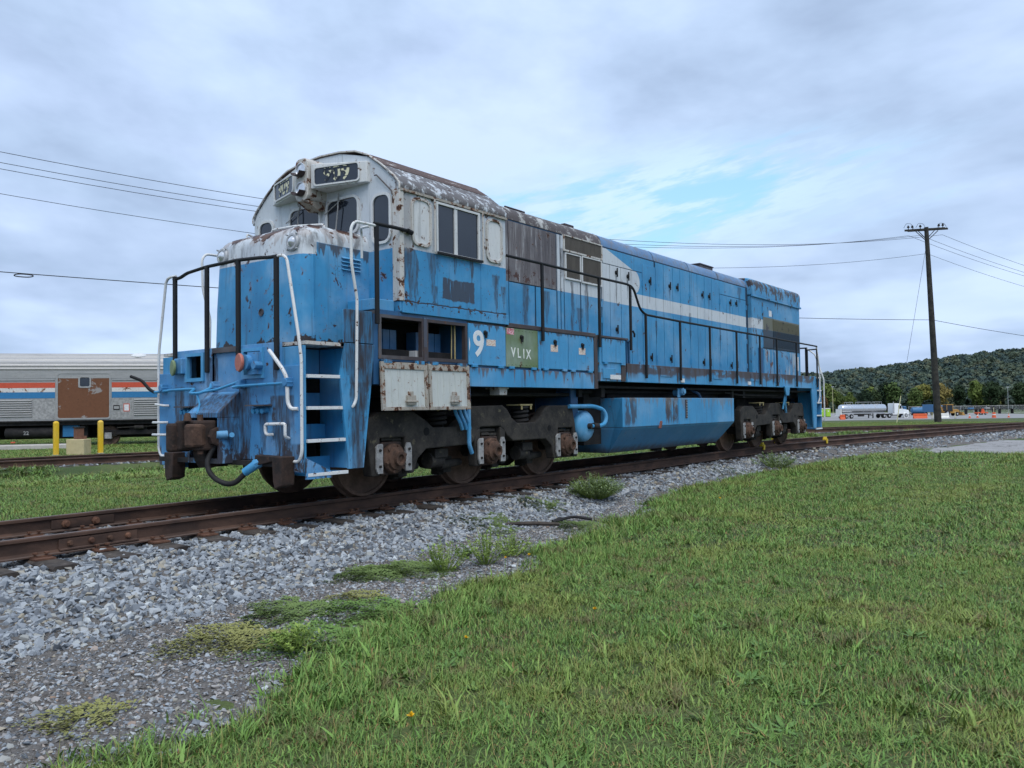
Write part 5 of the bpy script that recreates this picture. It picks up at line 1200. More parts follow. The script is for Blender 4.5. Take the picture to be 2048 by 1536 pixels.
cpart('vent_box', MB().box(1.33, 1.61, -.02, -.001, 1.31, 1.54), 'under_iron'); cpart('vent_box_door', MB().box(1.36, 1.58, -.022, -.0202, 1.36, 1.49), 'stainless')
cpart('side_panel', MB().box(1.30, 2.22, -.008, -.001, .9, 1.88).box(-2.15, -1.2, -.008, -.001, .9, 1.88), 'grey_steel')
cpart('roof_dome', MB().lathe([(.35, 0), (.35, .05), (.28, .10), (.12, .13), (.001, .135)], (2.36, .62, 3.94), (0, -.25, 1), 20), 'white_part', smooth=True)
for u in (-6.5, 6.2): cpart('roof_vent', MB().box(u, u + .6, 1.2, 1.8, 4.07, 4.16), 'stainless')
cpart('underframe', MB().box(U0, U1, .12, 2.93, .62, .838), 'under_iron')
cpart('dark_fill', MB().box(U0, U1, 1.4, 2.6, -.05, .62), 'under_iron')  # long dark block added to make the space under the car read as shaded
for u_ in (-5.4, -1.1): cpart('hanging_box', MB().box(u_, u_ + 1.2, .5, 1.3, .0, .62), 'under_iron', bevel=.02)
cpart('skirt_rail', MB().box(U0, U1, -.02, .06, .79, .845), 'under_iron')
tk = cpart('battery_tank', MB().lathe([(.001, 0), (.2, .02), (.25, .06), (.25, 2.05), (.2, 2.1), (.001, 2.12)], (-3.40, .35, .28), (1, 0, 0), 20), 'under_iron', smooth=True)
me = text_mesh('22', .24, .004); me.transform(Matrix.Translation((-2.45, .088, .26)) @ Matrix.Rotation(R(90), 4, 'X')); me.materials.append(MATS['grey_steel']); o = bpy.data.objects.new('numeral', me); COL.objects.link(o); o.parent = tk
cpart('blue_locker', MB().box(-.95, -.25, .3, 1., .05, .60), 'stripe_blue', bevel=.02)
for k in range(4): cpart('hanging_box', MB().box(-8 + k * 1.15, -7.2 + k * 1.15, .4, 1.5, .1, .62), 'under_iron', bevel=.02)
def car_truck(u):
    t = cpart('truck', MB().box(u - 1.5, u + 1.5, .30, .48, .10, .34).box(u - 1.5, u + 1.5, 2.6, 2.78, .10, .34).box(u - .4, u + .4, .4, 2.7, .1, .55).box(u - 1.75, u - 1.45, .28, .5, -.02, .40).box(u + 1.45, u + 1.75, .28, .5, -.02, .40), 'under_iron', bevel=.03)
    for a in (-1.3, 1.3):
        cpart('wheel', MB().lathe([(.08, 0), (.40, .02), (.46, .0), (.46, .12), (.49, .13), (.49, .15), (.08, .16)], (u + a, .45, .07), (0, 1, 0), 28), 'wheel_iron', t, smooth=True)
        cpart('axle_box', MB().box(u + a - .16, u + a + .16, .22, .42, -.08, .22), 'grey_steel' if a < 0 else 'truck_iron', t, bevel=.02)
        for s2 in (-.28, .28):
            pts = [(u + a + s2 + .09 * math.cos(2 * math.pi * k / 10), .38 + .09 * math.sin(2 * math.pi * k / 10), .02 + .3 * k / 50) for k in range(51)]
            cpart('coil_spring', MB().tube(pts, .022, 5), 'truck_iron', t, smooth=True)
    cpart('brake_pipe', MB().tube([(u - .9, .2, .45), (u, .18, .48), (u + .9, .2, .52)], .03, 6).cyl((u - .1, .18, .46), (u + .3, .18, .46), .1, None, 12), 'truck_iron', t)
car_truck(2.35); car_truck(-11.5)
cw = math.cos(H), math.sin(H)
def carw(u, v): return (9.248 + u * cw[0] - v * cw[1], 31.073 + u * cw[1] + v * cw[0])
path3 = [carw(u, 1.52) for u in np.arange(-16, 16, 2.)]
track('railway_track', path3, -.40, .6, .1, 'track under the stainless passenger car', lambda x, y: False)
# low pale platform edge and oddments in front of the car
a = carw(-9, -1.6); pf = MB().box(-6.5, 9.2, -.6, .6, 0, .22)
flat('pale_timber', (.42, .40, .36), .85, .3, 3.)
def placed(name, m, mat, loc, rz, label, cat, group=None, bevel=0., smooth=False):
    o = m.build(name, mat, None, smooth, bevel, loc=loc); o.rotation_euler = (0, 0, rz); return tag(o, label, cat, group)
placed('platform_edge', pf, 'pale_timber', (*a, GZ - .02), H, 'long low pale slab lying in the grass before the passenger car', 'slab', bevel=.03)
for k, (u, c, lab, s) in enumerate(((-3.9, 'white_part', 'white plastic scrap lying on the pale slab', (.45, .2, .09)), (-2.55, 'stripe_red', 'small red scrap lying on the pale slab', (.18, .12, .07)), (-.25, 'yellow_old', 'small yellow bundle lying beyond the pale slab', (.2, .15, .14)))):
    q = carw(u, -1.4); m = MB().prism([(-s[0] / 2, 0), (s[0] / 2, 0), (s[0] * .4, s[2]), (0, s[2] * .6), (-s[0] * .42, s[2] * .9)], 'y', -s[1] / 2, s[1] / 2)
    placed('scrap', m, c, (*q, GZ + .28), H, lab, 'scrap', bevel=.01)
# ------------------------------------------------------------------ bollards and pedestal
painted('bollard_yellow', base=(.72, .45, .02), rust=.12, streak=.12, fade=.15, seed=44., chips=12.)
def bollard(loc, label):
    r = thing('bollard', loc, label, 'bollard', 'yellow bollards by the passenger car')
    MB().prism(rrect(-.085, .085, -.085, .085, .035, 3), 'z', 0, 1.22).build('post', 'bollard_yellow', r, smooth=30, loc=loc)
    MB().ring([[(x, y, 1.22) for x, y in rrect(-.085, .085, -.085, .085, .035, 3)], [(x * .8, y * .8, 1.27) for x, y in rrect(-.085, .085, -.085, .085, .035, 3)], [(x * .3, y * .3, 1.30) for x, y in rrect(-.085, .085, -.085, .085, .035, 3)]]).build('cap', 'bollard_yellow', r, smooth=True, loc=loc)
    MB().prism(rrect(-.11, .11, -.11, .11, .04, 3), 'z', -.02, .05).build('collar', 'pale_timber', r, loc=loc)
bollard((4.60, 23.18, GZ), 'yellow bollard left of the cream concrete block'); bollard((6.13, 22.94, GZ), 'yellow bollard right of the cream concrete block')
flat('cream_block', (.48, .41, .24), .85, .25, 6.); flat('brown_metal', (.16, .075, .05), .7, .3, 9.)
placed('concrete_block', MB().box(-.33, .33, -.3, .3, 0, .60), 'cream_block', (5.39, 23.1, GZ), R(-50), 'square cream concrete block between the yellow bollards', 'block', bevel=.02)
ped = thing('service_post', (5.39, 23.1, GZ + .6), 'short brown service post standing on the cream block', 'post')
MB().box(-.14, .14, -.12, .12, 0, .42).build('post', 'brown_metal', ped, bevel=.01, loc=(5.39, 23.1, GZ + .6)); MB().box(-.17, .17, -.15, .15, .42, .47).build('lid', 'under_iron', ped, bevel=.01, loc=(5.39, 23.1, GZ + .6)); MB().box(.10, .22, -.16, -.05, 0, .12).build('outlet', 'brown_metal', ped, loc=(5.39, 23.1, GZ + .6))
# ------------------------------------------------------------------ utility pole and lines
rusty('pole_wood', (.020, .019, .018), (.055, .052, .044), (.035, .042, .028), 3.)
PB = Vector((59.2, 3.05, GZ)); PT = Vector((58.5, 3.35, 14.35)); ld = Vector((-.912, .4104, 0)).normalized()     # direction of the line
arm = Vector((ld.y, -ld.x, 0)); arm = Vector((.60, -.795, 0)).normalized()
pole = thing('utility_pole', tuple(PB), 'tall weathered wooden utility pole with a crossarm', 'utility pole')
MB().tube([PB + (PT - PB) * t - Vector((0, 0, .3 * (1 - t))) for t in (0, .25, .5, .75, 1)], [.26, .24, .21, .18, .15], 14).build('shaft', 'pole_wood', pole, smooth=40)
for off in (-.17, .17):
    c = PT + Vector((0, 0, -.25)) + ld * off; d = arm * 1.5
    q = MB(); a, b = c - d, c + d; n = ld * .055
    q.add([a - n - Vector((0, 0, .07)), b - n + Vector((0, 0, .07)), b + n + Vector((0, 0, .07)), a + n - Vector((0, 0, .07)), a - n + Vector((0, 0, .07)), b - n + Vector((0, 0, .21)), b + n + Vector((0, 0, .21)), a + n + Vector((0, 0, .07))], [(0, 3, 2, 1), (4, 5, 6, 7), (0, 1, 5, 4), (1, 2, 6, 5), (2, 3, 7, 6), (3, 0, 4, 7)]); q.build('crossarm', 'pole_wood', pole)
for sg in (-1, 1):
    for off in (-.2, .2): MB().cyl(PT + arm * sg * .75 + ld * off + Vector((0, 0, -.25)), PT + ld * off * .6 + Vector((0, 0, -1.0)), .03, None, 6).build('brace', 'pole_wood', pole)
INS = (-1.35, -1.05, -.45, .95, 1.25)
for o_ in INS:
    b = PT + arm * o_ + Vector((0, 0, -.12 + o_ * .05)); MB().lathe([(.03, 0), (.03, .14), (.09, .16), (.10, .22), (.05, .26), (.07, .30), (.02, .33)], b, (0, 0, 1), 10).build('insulator', 'under_iron', pole, smooth=30)
for o_ in (-1.3, -.4, 1.2): MB().tube([PT + arm * o_ - ld * .6 + Vector((0, 0, -.1)), PT + arm * o_ - ld * .3 + Vector((0, 0, .30)), PT + arm * o_ + ld * .3 + Vector((0, 0, .28)), PT + arm * o_ + ld * .6 + Vector((0, 0, -.1))], .014, 5, .2).build('jumper', 'rubber', pole)
MB().lathe([(.27, 0), (.32, .05), (.30, .12)], PB + Vector((0, 0, -.1)), (0, 0, 1), 12).build('base_mound', 'gravel_bed', pole)
material('wire', lambda g: ((.022, .024, .03), .6))
def span(name, p0, dirn, L, sag, z_end_drop, r, label, cat, n=40, extra=None):
    pts = []
    for k in range(n + 1):
        t = k / n; q = p0 + dirn * (L * t); q.z = p0.z + z_end_drop * t - 4 * sag * t * (1 - t); pts.append(q)
    m = MB().tube(pts, r, 5)
    o = m.build(name, 'wire', None, smooth=True); return tag(o, label, cat, 'overhead lines')
names = ('far', 'middle', 'near')
for k, (o_, zz) in enumerate(((-1.35, 0), (-.45, .1), (1.2, .3))):
    p0 = PT + arm * o_ + Vector((0, 0, -.62 + zz * .1))
    pl_ = ('lowest', 'middle', 'topmost')[k]
    span('power_line', p0, ld, 76., 3.32 - .10 * k, 0., .013, '%s of the three close wires running left from the crossarm' % pl_, 'wire')
    span('power_line', p0, -ld, 76., 3.3, 0., .013, '%s of the three close wires running right from the crossarm' % pl_, 'wire')
p0 = PT + Vector((0, 0, -2.0)); span('neutral_line', p0, ld, 76., 3.2, 0., .012, 'single thin wire below the crossarm, running left', 'wire'); span('neutral_line', p0, -ld, 76., 3.2, 0., .012, 'single thin wire below the crossarm, running right', 'wire')
p0 = Vector((58.85, 3.2, 7.35)); span('telephone_cable', p0, ld, 76., .75, .15, .019, 'thick low cable running left from the pole, a coil on it', 'cable'); span('telephone_cable', p0, -ld, 76., 1.6, 0., .019, 'thick low cable running right from halfway up the pole', 'cable')
# slack coil hung on the low cable at the left edge
cb = None
def cable_pt(s): t = s / 76.; q = Vector((58.85, 3.2, 7.35)) + ld * s; q.z = 7.35 + .15 * t - 4 * .75 * t * (1 - t); return q
s0 = 58.9; pts = []
for k in range(2 * 24 + 1):
    a = 2 * math.pi * k / 24; c = cable_pt(s0); e = math.cos(a); pts.append(c + ld * (e * .34) + Vector((0, 0, -.09 + .06 * math.sin(a) + .012 * (k // 24))) + arm * .02 * math.sin(a * 3))
cbm = MB().tube(pts, .018, 5); tag(cbm.build('cable_coil', 'wire', None, smooth=True), 'flat coil of spare cable tied to the low line', 'cable coil')
gw = thing('guy_wire', (57.6, 5.6, GZ), 'slanting guy wire with a pale guard beside the utility pole', 'guy wire')
MB().cyl((57.6, 5.6, GZ), PT + Vector((0, 0, -1.2)), .012, None, 5).build('strand', 'wire', gw)
flat('pale_guard', (.62, .58, .34), .6, .15); MB().cyl((57.6, 5.6, GZ), Vector((57.6, 5.6, GZ)).lerp(PT, .14), .03, .03, 8).build('guard_sleeve', 'pale_guard', gw)
# ------------------------------------------------------------------ car park: tanker, tractor, plant
def gz(x, y): return float(ground_z(x, y)) + .03
flat('tank_steel', (.62, .64, .66), .18, .1, 3., metal=.85, spec=.5); flat('truck_white', (.74, .76, .76), .35, .06); flat('tyre', (.014, .014, .015), .85, .3); flat('hub_alu', (.5, .5, .5), .4, .2, metal=.5)
flat('orange_plastic', (.60, .11, .04), .55, .12); flat('white_plastic', (.68, .68, .63), .55, .1); flat('toilet_green', (.33, .55, .05), .5, .1); flat('plant_yellow', (.42, .23, .06), .55, .35, 5.); flat('blue_truck', (.06, .16, .30), .5, .2)
TH = R(-37.5)
def lthing(name, x, y, rz, label, cat, group=None): return thing(name, (x, y, gz(x, y)), label, cat, group, rz=rz)
def lp(name, m, mat, root, smooth=False, bevel=0.): return cpart(name, m, mat, root, smooth, bevel)
def wheels(root, xs, w=1.15, r=.5):
    for x in xs:
        for sg in (-1, 1):
            q = lp('wheel', MB().lathe([(.12, 0), (r * .9, 0), (r, .05), (r, .25), (r * .9, .30), (.12, .30)], (x, sg * w - (.3 if sg > 0 else 0), r), (0, 1, 0), 20), 'tyre', root, True)
            lp('rim', MB().lathe([(.05, 0), (r * .42, .0), (r * .46, .04), (.05, .06)], (x, sg * (w + .005), r), (0, sg, 0), 16), 'hub_alu', q, True)
T = lthing('tanker_trailer', 183.4, 45.2, TH, 'long polished steel tanker trailer parked behind the white tractor', 'trailer')
lp('tank', MB().lathe([(.001, 0), (.6, .05), (.88, .22), (.95, .5), (.95, 11.6), (.88, 11.9), (.6, 12.08), (.001, 12.12)], (.6, 0, 2.25), (1, 0, 0), 28), 'tank_steel', T, True)
for x in (3.2, 6.4, 9.4): lp('tank_band', MB().lathe([(.955, 0), (.985, .02), (.985, .12), (.955, .14)], (x, 0, 2.25), (1, 0, 0), 28), 'hub_alu', T, True)
lp('tank_cradle', MB().box(.5, 12.2, -.5, .5, 1.02, 1.34), 'hub_alu', T); lp('rear_bumper', MB().box(.2, .6, -1.1, 1.1, .55, .8).box(.25, .45, -.9, .9, .8, 2.2), 'white_plastic', T); wheels(T, (1.6, 2.9)); lp('hose_tube', MB().cyl((3.8, -.75, .95), (8.4, -.75, .95), .14, None, 10), 'under_iron', T); lp('mudguard', MB().box(.9, 3.6, -1.18, -.55, 1.06, 1.14), 'hub_alu', T); lp('tool_box', MB().box(5.0, 6.4, -.95, -.5, .45, .95), 'under_iron', T)
lp('landing_leg', MB().box(8.8, 9.0, -.8, -.65, .05, 1.1).box(8.8, 9.0, .65, .8, .05, 1.1).box(8.75, 9.05, -.65, .65, .6, .7), 'under_iron', T)
for x0, x1 in ((2.2, 3.8), (5.2, 8.6), (9.6, 11.6)):
    lp('top_rail', MB().tube([(x0, -.4, 3.2), (x0, -.4, 3.72), (x1, -.4, 3.72), (x1, -.4, 3.2)], .04, 5).tube([(x0, .4, 3.2), (x0, .4, 3.72), (x1, .4, 3.72), (x1, .4, 3.2)], .04, 5), 'hub_alu', T); lp('manhole', MB().cyl(((x0 + x1) / 2, 0, 3.15), ((x0 + x1) / 2, 0, 3.32), .35, None, 14), 'hub_alu', T)
T = lthing('truck_tractor', 194.0, 37.1, TH, 'white truck tractor coupled to the steel tanker', 'truck')
lp('chassis', MB().box(-2.4, 5.2, -.45, .45, .6, .95), 'under_iron', T); wheels(T, (-1.6, -.25, 4.3), 1.15, .52)
lp('cab', MB().prism([(1.2, .9), (3.7, .9), (3.7, 1.95), (3.45, 2.1), (3.0, 3.1), (2.75, 3.3), (1.2, 3.35)], 'y', -1.12, 1.12), 'truck_white', T, False, .08)
lp('bonnet', MB().prism([(3.68, .85), (5.35, .75), (5.4, 1.35), (5.2, 1.75), (3.68, 2.02)], 'y', -.95, .95), 'truck_white', T, False, .1)
lp('windscreen', MB().add([(3.50, -.95, 2.08), (3.50, .95, 2.08), (3.10, .90, 3.02), (3.10, -.90, 3.02)], [(0, 1, 2, 3)]), 'glass_dark', T); lp('side_glass', MB().box(2.25, 3.1, -1.135, -1.118, 2.1, 2.85), 'glass_dark', T)
lp('fuel_tank', MB().cyl((.6, -.95, .75), (2.3, -.95, .75), .32, None, 16), 'hub_alu', T, True); lp('exhaust', MB().cyl((1.1, -.9, .9), (1.1, -.9, 3.7), .09, None, 10), 'hub_alu', T, True); lp('bumper', MB().box(5.3, 5.5, -1.1, 1.1, .45, .85), 'hub_alu', T); lp('fender', MB().lathe([(.62, 0), (.68, 0), (.68, .3), (.62, .3)], (4.3, -1.15, .55), (0, 1, 0), 20), 'truck_white', T)
lp('mirror', MB().box(3.3, 3.4, -1.4, -1.25, 2.1, 2.7), 'under_iron', T)
def toilet(x, y, lab):
    T = lthing('portable_toilet', x, y, R(-60), lab, 'portable toilet', 'portable toilets'); lp('cabin', MB().box(-.55, .55, -.55, .55, .1, 2.1), 'toilet_green', T, False, .04); lp('roof', MB().prism([(-.6, 2.1), (.6, 2.1), (.4, 2.3), (-.4, 2.3)], 'y', -.6, .6), 'white_plastic', T, False, .03); lp('door', MB().box(-.4, .4, -.58, -.551, .2, 1.98), 'toilet_green', T, False, .01); lp('door_sign', MB().box(-.15, .15, -.588, -.5805, 1.4, 1.7), 'white_plastic', T); lp('skid', MB().box(-.6, .6, -.6, .6, 0, .1), 'under_iron', T)
toilet(210.8, 57.0, 'lime green portable toilet, left of the pair'); toilet(211.9, 55.6, 'lime green portable toilet, right of the pair')
def jersey(x, y, L, mat, lab):
    T = lthing('traffic_barrier', x, y, R(-50), lab, 'barrier'); lp('shell', MB().prism([(-.3, 0), (.3, 0), (.28, .22), (.14, .5), (.10, 1.07), (-.10, 1.07), (-.14, .5), (-.28, .22)], 'x', -L / 2, L / 2), mat, T, False, .03)
    for k in range(3): lp('pocket', MB().box(-L / 2 + L * (k + .3) / 3, -L / 2 + L * (k + .7) / 3, -.16, -.125, .62, .92), mat, T, False, .01)
    for s2 in (-1, 1): lp('knuckle', MB().cyl((s2 * L / 2, 0, .1), (s2 * L / 2, 0, 1.0), .09, None, 10), mat, T)
jersey(179.4, 27.3, 2.9, 'orange_plastic', 'long orange plastic traffic barrier right of the tractor'); jersey(167.4, 39.7, 1.0, 'orange_plastic', 'short orange plastic barrier before the tanker wheels'); jersey(179.8, 23.4, 3.2, 'white_plastic', 'long white plastic barrier behind the utility pole')
def cone(x, y, lab, s=1., post=False):
    T = lthing('traffic_cone', x, y, 0, lab, 'traffic cone', 'orange cones in the car park'); lp('base', MB().box(-.25 * s, .25 * s, -.25 * s, .25 * s, 0, .06), 'orange_plastic', T); lp('cone', MB().lathe([(.2 * s, .06), (.06 * s, .75 * s), (.04 * s, .78 * s)], (0, 0, 0), (0, 0, 1), 14), 'orange_plastic', T, True); lp('collar', MB().lathe([(.145 * s, .40 * s), (.115 * s, .55 * s)], (0, 0, 0), (0, 0, 1), 14), 'white_plastic', T, True)
    if post: lp('marker_post', MB().cyl((0, 0, .3), (0, 0, 1.9), .05, None, 8), 'pale_guard', T)
cone(177.8, 17.9, 'orange traffic cone nearest the white barrier'); cone(184.4, 17.4, 'orange traffic cone, second right of the white barrier', 1.1); cone(186., 12., 'orange traffic cone at the far right of the car park', 1.)
def barrel(x, y, lab):
    T = lthing('traffic_drum', x, y, 0, lab, 'traffic drum'); lp('drum', MB().lathe([(.42, 0), (.42, .1), (.36, .12), (.33, .5), (.30, .95), (.28, 1.05), (.001, 1.06)], (0, 0, 0), (0, 0, 1), 18), 'orange_plastic', T, True); lp('post', MB().cyl((0, 0, 1.05), (0, 0, 2.0), .05, None, 8), 'pale_guard', T); lp('band', MB().lathe([(.34, .55), (.325, .72)], (0, 0, 0), (0, 0, 1), 18), 'white_plastic', T)
barrel(175., 13.3, 'orange drum with a pale post right of the pole')
for x, y, lab in ((178.7, 24.9, 'pale marker post right of the orange barrier'), (176., 20.2, 'pale marker post right of the utility pole')):
    T = lthing('marker_post', x, y, 0, lab, 'post', 'pale marker posts'); lp('post', MB().cyl((0, 0, .06), (0, 0, 1.35), .06, .05, 8), 'pale_guard', T); lp('base', MB().cyl((0, 0, 0), (0, 0, .08), .22, .2, 12), 'tyre', T)
# backhoe
T = lthing('backhoe', 219.9, 28.6, R(-45), 'orange yellow backhoe with folded arm right of the utility pole', 'backhoe')
lp('body', MB().prism([(-1.5, .7), (2.3, .7), (2.5, 1.3), (2.2, 1.6), (.9, 1.6), (.7, 1.2), (-1.5, 1.2)], 'y', -.6, .6), 'plant_yellow', T, False, .05); lp('cabin', MB().box(-.9, .7, -.75, .75, 1.2, 2.75), 'glass_dark', T, False, .04); lp('cabin_roof', MB().box(-1.05, .85, -.85, .85, 2.75, 2.9), 'plant_yellow', T); wheels(T, (-.9,), 1.0, .75); wheels(T, (1.8,), .95, .5)
for x in (-.9, .7):
    for y in (-.75, .75): lp('cabin_post', MB().box(x - .05, x + .05, y - .05, y + .05, 1.2, 2.76), 'plant_yellow', T)
lp('boom', MB().tube([(-1.5, 0, 1.0), (-2.0, 0, 2.2), (-2.3, 0, 3.2), (-2.6, 0, 3.3), (-3.2, 0, 2.2), (-3.5, 0, 1.0)], .17, 8, .2), 'plant_yellow', T, True); lp('bucket', MB().prism([(-3.8, .2), (-3.2, .15), (-3.1, .8), (-3.4, 1.05), (-3.8, .8)], 'y', -.35, .35), 'brown_box', T); lp('loader_arm', MB().tube([(.6, -.55, 1.5), (2.4, -.55, 1.35), (3.2, -.55, .6)], .1, 6).tube([(.6, .55, 1.5), (2.4, .55, 1.35), (3.2, .55, .6)], .1, 6), 'plant_yellow', T); lp('loader_bucket', MB().prism([(3.0, .15), (3.9, .12), (3.5, .5), (3.3, .95), (3.0, .95)], 'y', -1.15, 1.15), 'plant_yellow', T)
# blue box truck and blue tank
T = lthing('box_truck', 229.2, 33.5, R(-130), 'small bright blue truck left of the utility pole', 'truck')
lp('cab', MB().prism([(1.0, .6), (3.0, .6), (3.0, 1.5), (2.7, 2.6), (1.0, 2.7)], 'y', -1.0, 1.0), 'blue_truck', T, False, .08); lp('windscreen', MB().add([(2.98, -.85, 1.6), (2.98, .85, 1.6), (2.74, .8, 2.45), (2.74, -.8, 2.45)], [(0, 1, 2, 3)]), 'glass_dark', T); lp('box', MB().box(-3., .95, -1.05, 1.05, .9, 2.9), 'blue_truck', T, False, .04); wheels(T, (-1.8, 2.1), 1.0, .45); lp('side_glass', MB().box(1.3, 2.3, 1.005, 1.012, 1.6, 2.3).box(1.3, 2.3, -1.012, -1.005, 1.6, 2.3), 'glass_dark', T)
T = lthing('water_tank', 237.0, 38.8, R(-45), 'blue water tank on a flat frame behind the white tractor', 'tank'); lp('tank', MB().lathe([(.001, 0), (.7, .1), (.85, .4), (.85, 3.6), (.7, 3.9), (.001, 4.)], (-2, 0, 1.3), (1, 0, 0), 20), 'blue_truck', T, True); lp('stand', MB().box(-2.1, 2.1, -.8, .8, .3, .5).box(-1.6, -1.4, -.7, .7, 0, .3).box(1.4, 1.6, -.7, .7, 0, .3), 'under_iron', T); lp('hatch', MB().cyl((0, 0, 2.1), (0, 0, 2.3), .3, None, 12), 'hub_alu', T)
T = lthing('storage_tank', 232.5, 42.0, R(-45), 'dark blue upright tank half hidden behind the tractor', 'tank'); lp('shell', MB().lathe([(1.2, 0), (1.2, 2.3), (1.0, 2.5), (.001, 2.6)], (0, 0, 0), (0, 0, 1), 20), 'blue_truck', T, True); lp('top_ring', MB().lathe([(1.22, 2.2), (1.26, 2.22), (1.26, 2.3), (1.22, 2.32)], (0, 0, 0), (0, 0, 1), 20), 'under_iron', T)
# racks and small red machine
for k, (x, y, L) in enumerate(((248.5, 27.6, 3.4), (254., 24.4, 4.4), (259.5, 20.5, 4.2))):
    T = lthing('steel_rack', x, y, R(-40), ('dark steel rack nearest the backhoe', 'dark steel rack in the middle of the row by the fence', 'dark steel rack at the far right by the fence')[k], 'rack', 'dark steel racks by the fence')
    lp('shelf', MB().box(-L / 2, L / 2, -.5, .5, 1.25, 1.4), 'under_iron', T)
    for s2 in (-1, 1): lp('leg', MB().box(s2 * L / 2 - .1, s2 * L / 2 + .1, -.45, .45, 0, 1.25), 'under_iron', T)
    if k < 2: lp('load', MB().box(-.8, .6, -.4, .4, 1.4, 1.85), 'grey_steel' if k else 'blue_truck', T, False, .05)
T = lthing('red_trailer', 236.3, 23.6, R(-40), 'low red machine with an upright mast before the steel racks', 'machine'); lp('bed', MB().box(-1.6, 1.6, -.7, .7, .35, .7), 'orange_plastic', T, False, .05); lp('mast', MB().prism([(.2, .7), (1.0, .7), (.7, 1.6), (.4, 1.6)], 'y', -.2, .2), 'orange_plastic', T); wheels(T, (-.8, .8), .75, .3)
# chain link fence behind the yard
T = lthing('chain_link_fence', 262., 30., 0, 'grey chain link fence behind the racks', 'fence')
fa, fb = Vector((251.0, 44.0, 0)), Vector((280.0, 8.0, 0)); base = Vector((262., 30., 0))
for k in range(13):
    q = fa.lerp(fb, k / 12) - base; lp('fence_post', MB().cyl((q.x, q.y, 0), (q.x, q.y, 2.3), .05, None, 6), 'hub_alu', T)
for z in (2.25, .1): lp('rail', MB().cyl(tuple(fa - base + Vector((0, 0, z))), tuple(fb - base + Vector((0, 0, z))), .035, None, 5), 'hub_alu', T)
mesh = MB(); dirf = (fb - fa).normalized(); Lf = (fb - fa).length
for k in range(150):
    for s2 in (-1, 1):
        q0 = fa + dirf * (Lf * k / 150) - base; q1 = q0 + dirf * s2 * 1.2
        if 0 <= (q1 - (fa - base)).dot(dirf) <= Lf: mesh.tube([q0 + Vector((0, 0, .1)), q1 + Vector((0, 0, 2.2))], .012, 3, caps=False)
lp('wire_mesh', mesh, 'hub_alu', T)['kind'] = 'stuff'
for x, y, h, lab in ((269.5, 70.7, 9., 'slim pale lamp post behind the portable toilets'), (300.0, 24.2, 8., 'slim grey lamp post at the far right before the trees')):
    T = lthing('lamp_post', x, y, R(-50), lab, 'lamp post'); lp('post', MB().cyl((0, 0, 0), (0, 0, h), .07, .045, 8), 'pale_guard' if y > 50 else 'hub_alu', T, True); lp('lamp_head', MB().box(-.4, .4, -.15, .15, h - .05, h + .15), 'hub_alu', T, False, .03)
# ------------------------------------------------------------------ far trees and hill
def leafcard_mesh(name, lobes, n, size, seed, flatz=.85):
    r = np.random.default_rng(seed); L = np.array(lobes); wgt = L[:, 3] ** 2; k = r.choice(len(L), n, p=wgt / wgt.sum())
    d = r.normal(size=(n, 3)); d /= np.linalg.norm(d, axis=1)[:, None]; rad = r.uniform(.72, 1.06, n) ** .8
    c = L[k, :3] + d * (L[k, 3] * rad)[:, None] * np.array([1, 1, flatz])
    nn = d + r.normal(size=(n, 3)) * .55; nn /= np.linalg.norm(nn, axis=1)[:, None]
    a = np.cross(nn, r.normal(size=(n, 3))); a /= np.linalg.norm(a, axis=1)[:, None]; b = np.cross(nn, a); s = size * r.uniform(.55, 1.3, n)[:, None]
    j = lambda: r.uniform(.6, 1.15, (n, 1))
    v = np.stack([c - a * s * j(), c - b * s * .7 * j(), c + a * s * j(), c + b * s * .7 * j()], 1).reshape(-1, 3)
    me = bpy.data.meshes.new(name); me.from_pydata(v.tolist(), [], np.arange(4 * n).reshape(n, 4).tolist()); me.update(); return me
def m_leaf(stops, dark=.5):
    def fn(g):
        r = g.rand(); n = g.noise(g.pos, .35, 4, .6)
        c = g.ramp(r, stops); return g.mix(g.ss(n, .35, .65) * dark, c, g.mix(1., c, (.62, .68, .55), 'MULTIPLY')), .9
    return fn
material('leaf_far', m_leaf([(0., (0.069, 0.107, 0.040)), (.35, (0.105, 0.142, 0.044)), (.6, (0.138, 0.177, 0.048)), (.8, (0.203, 0.217, 0.057)), (1., (0.219, 0.173, 0.062))]), spec=.1)
material('leaf_dark', m_leaf([(0., (0.024, 0.041, 0.024)), (.5, (0.036, 0.057, 0.027)), (1., (0.054, 0.078, 0.032))]), spec=.1)
material('leaf_hill_hazed', m_leaf([(0., (0.060, 0.089, 0.088)), (.4, (0.074, 0.107, 0.092)), (.75, (0.096, 0.124, 0.088)), (1., (0.125, 0.134, 0.092))], .35), spec=.05)  # distance haze put into the leaf colour: lightened towards grey-blue
material('leaf_autumn', m_leaf([(0., (.15, .075, .03)), (1., (.11, .085, .028))]), spec=.1)
rusty('bark', (.03, .024, .018), (.07, .055, .042), None, 3.)
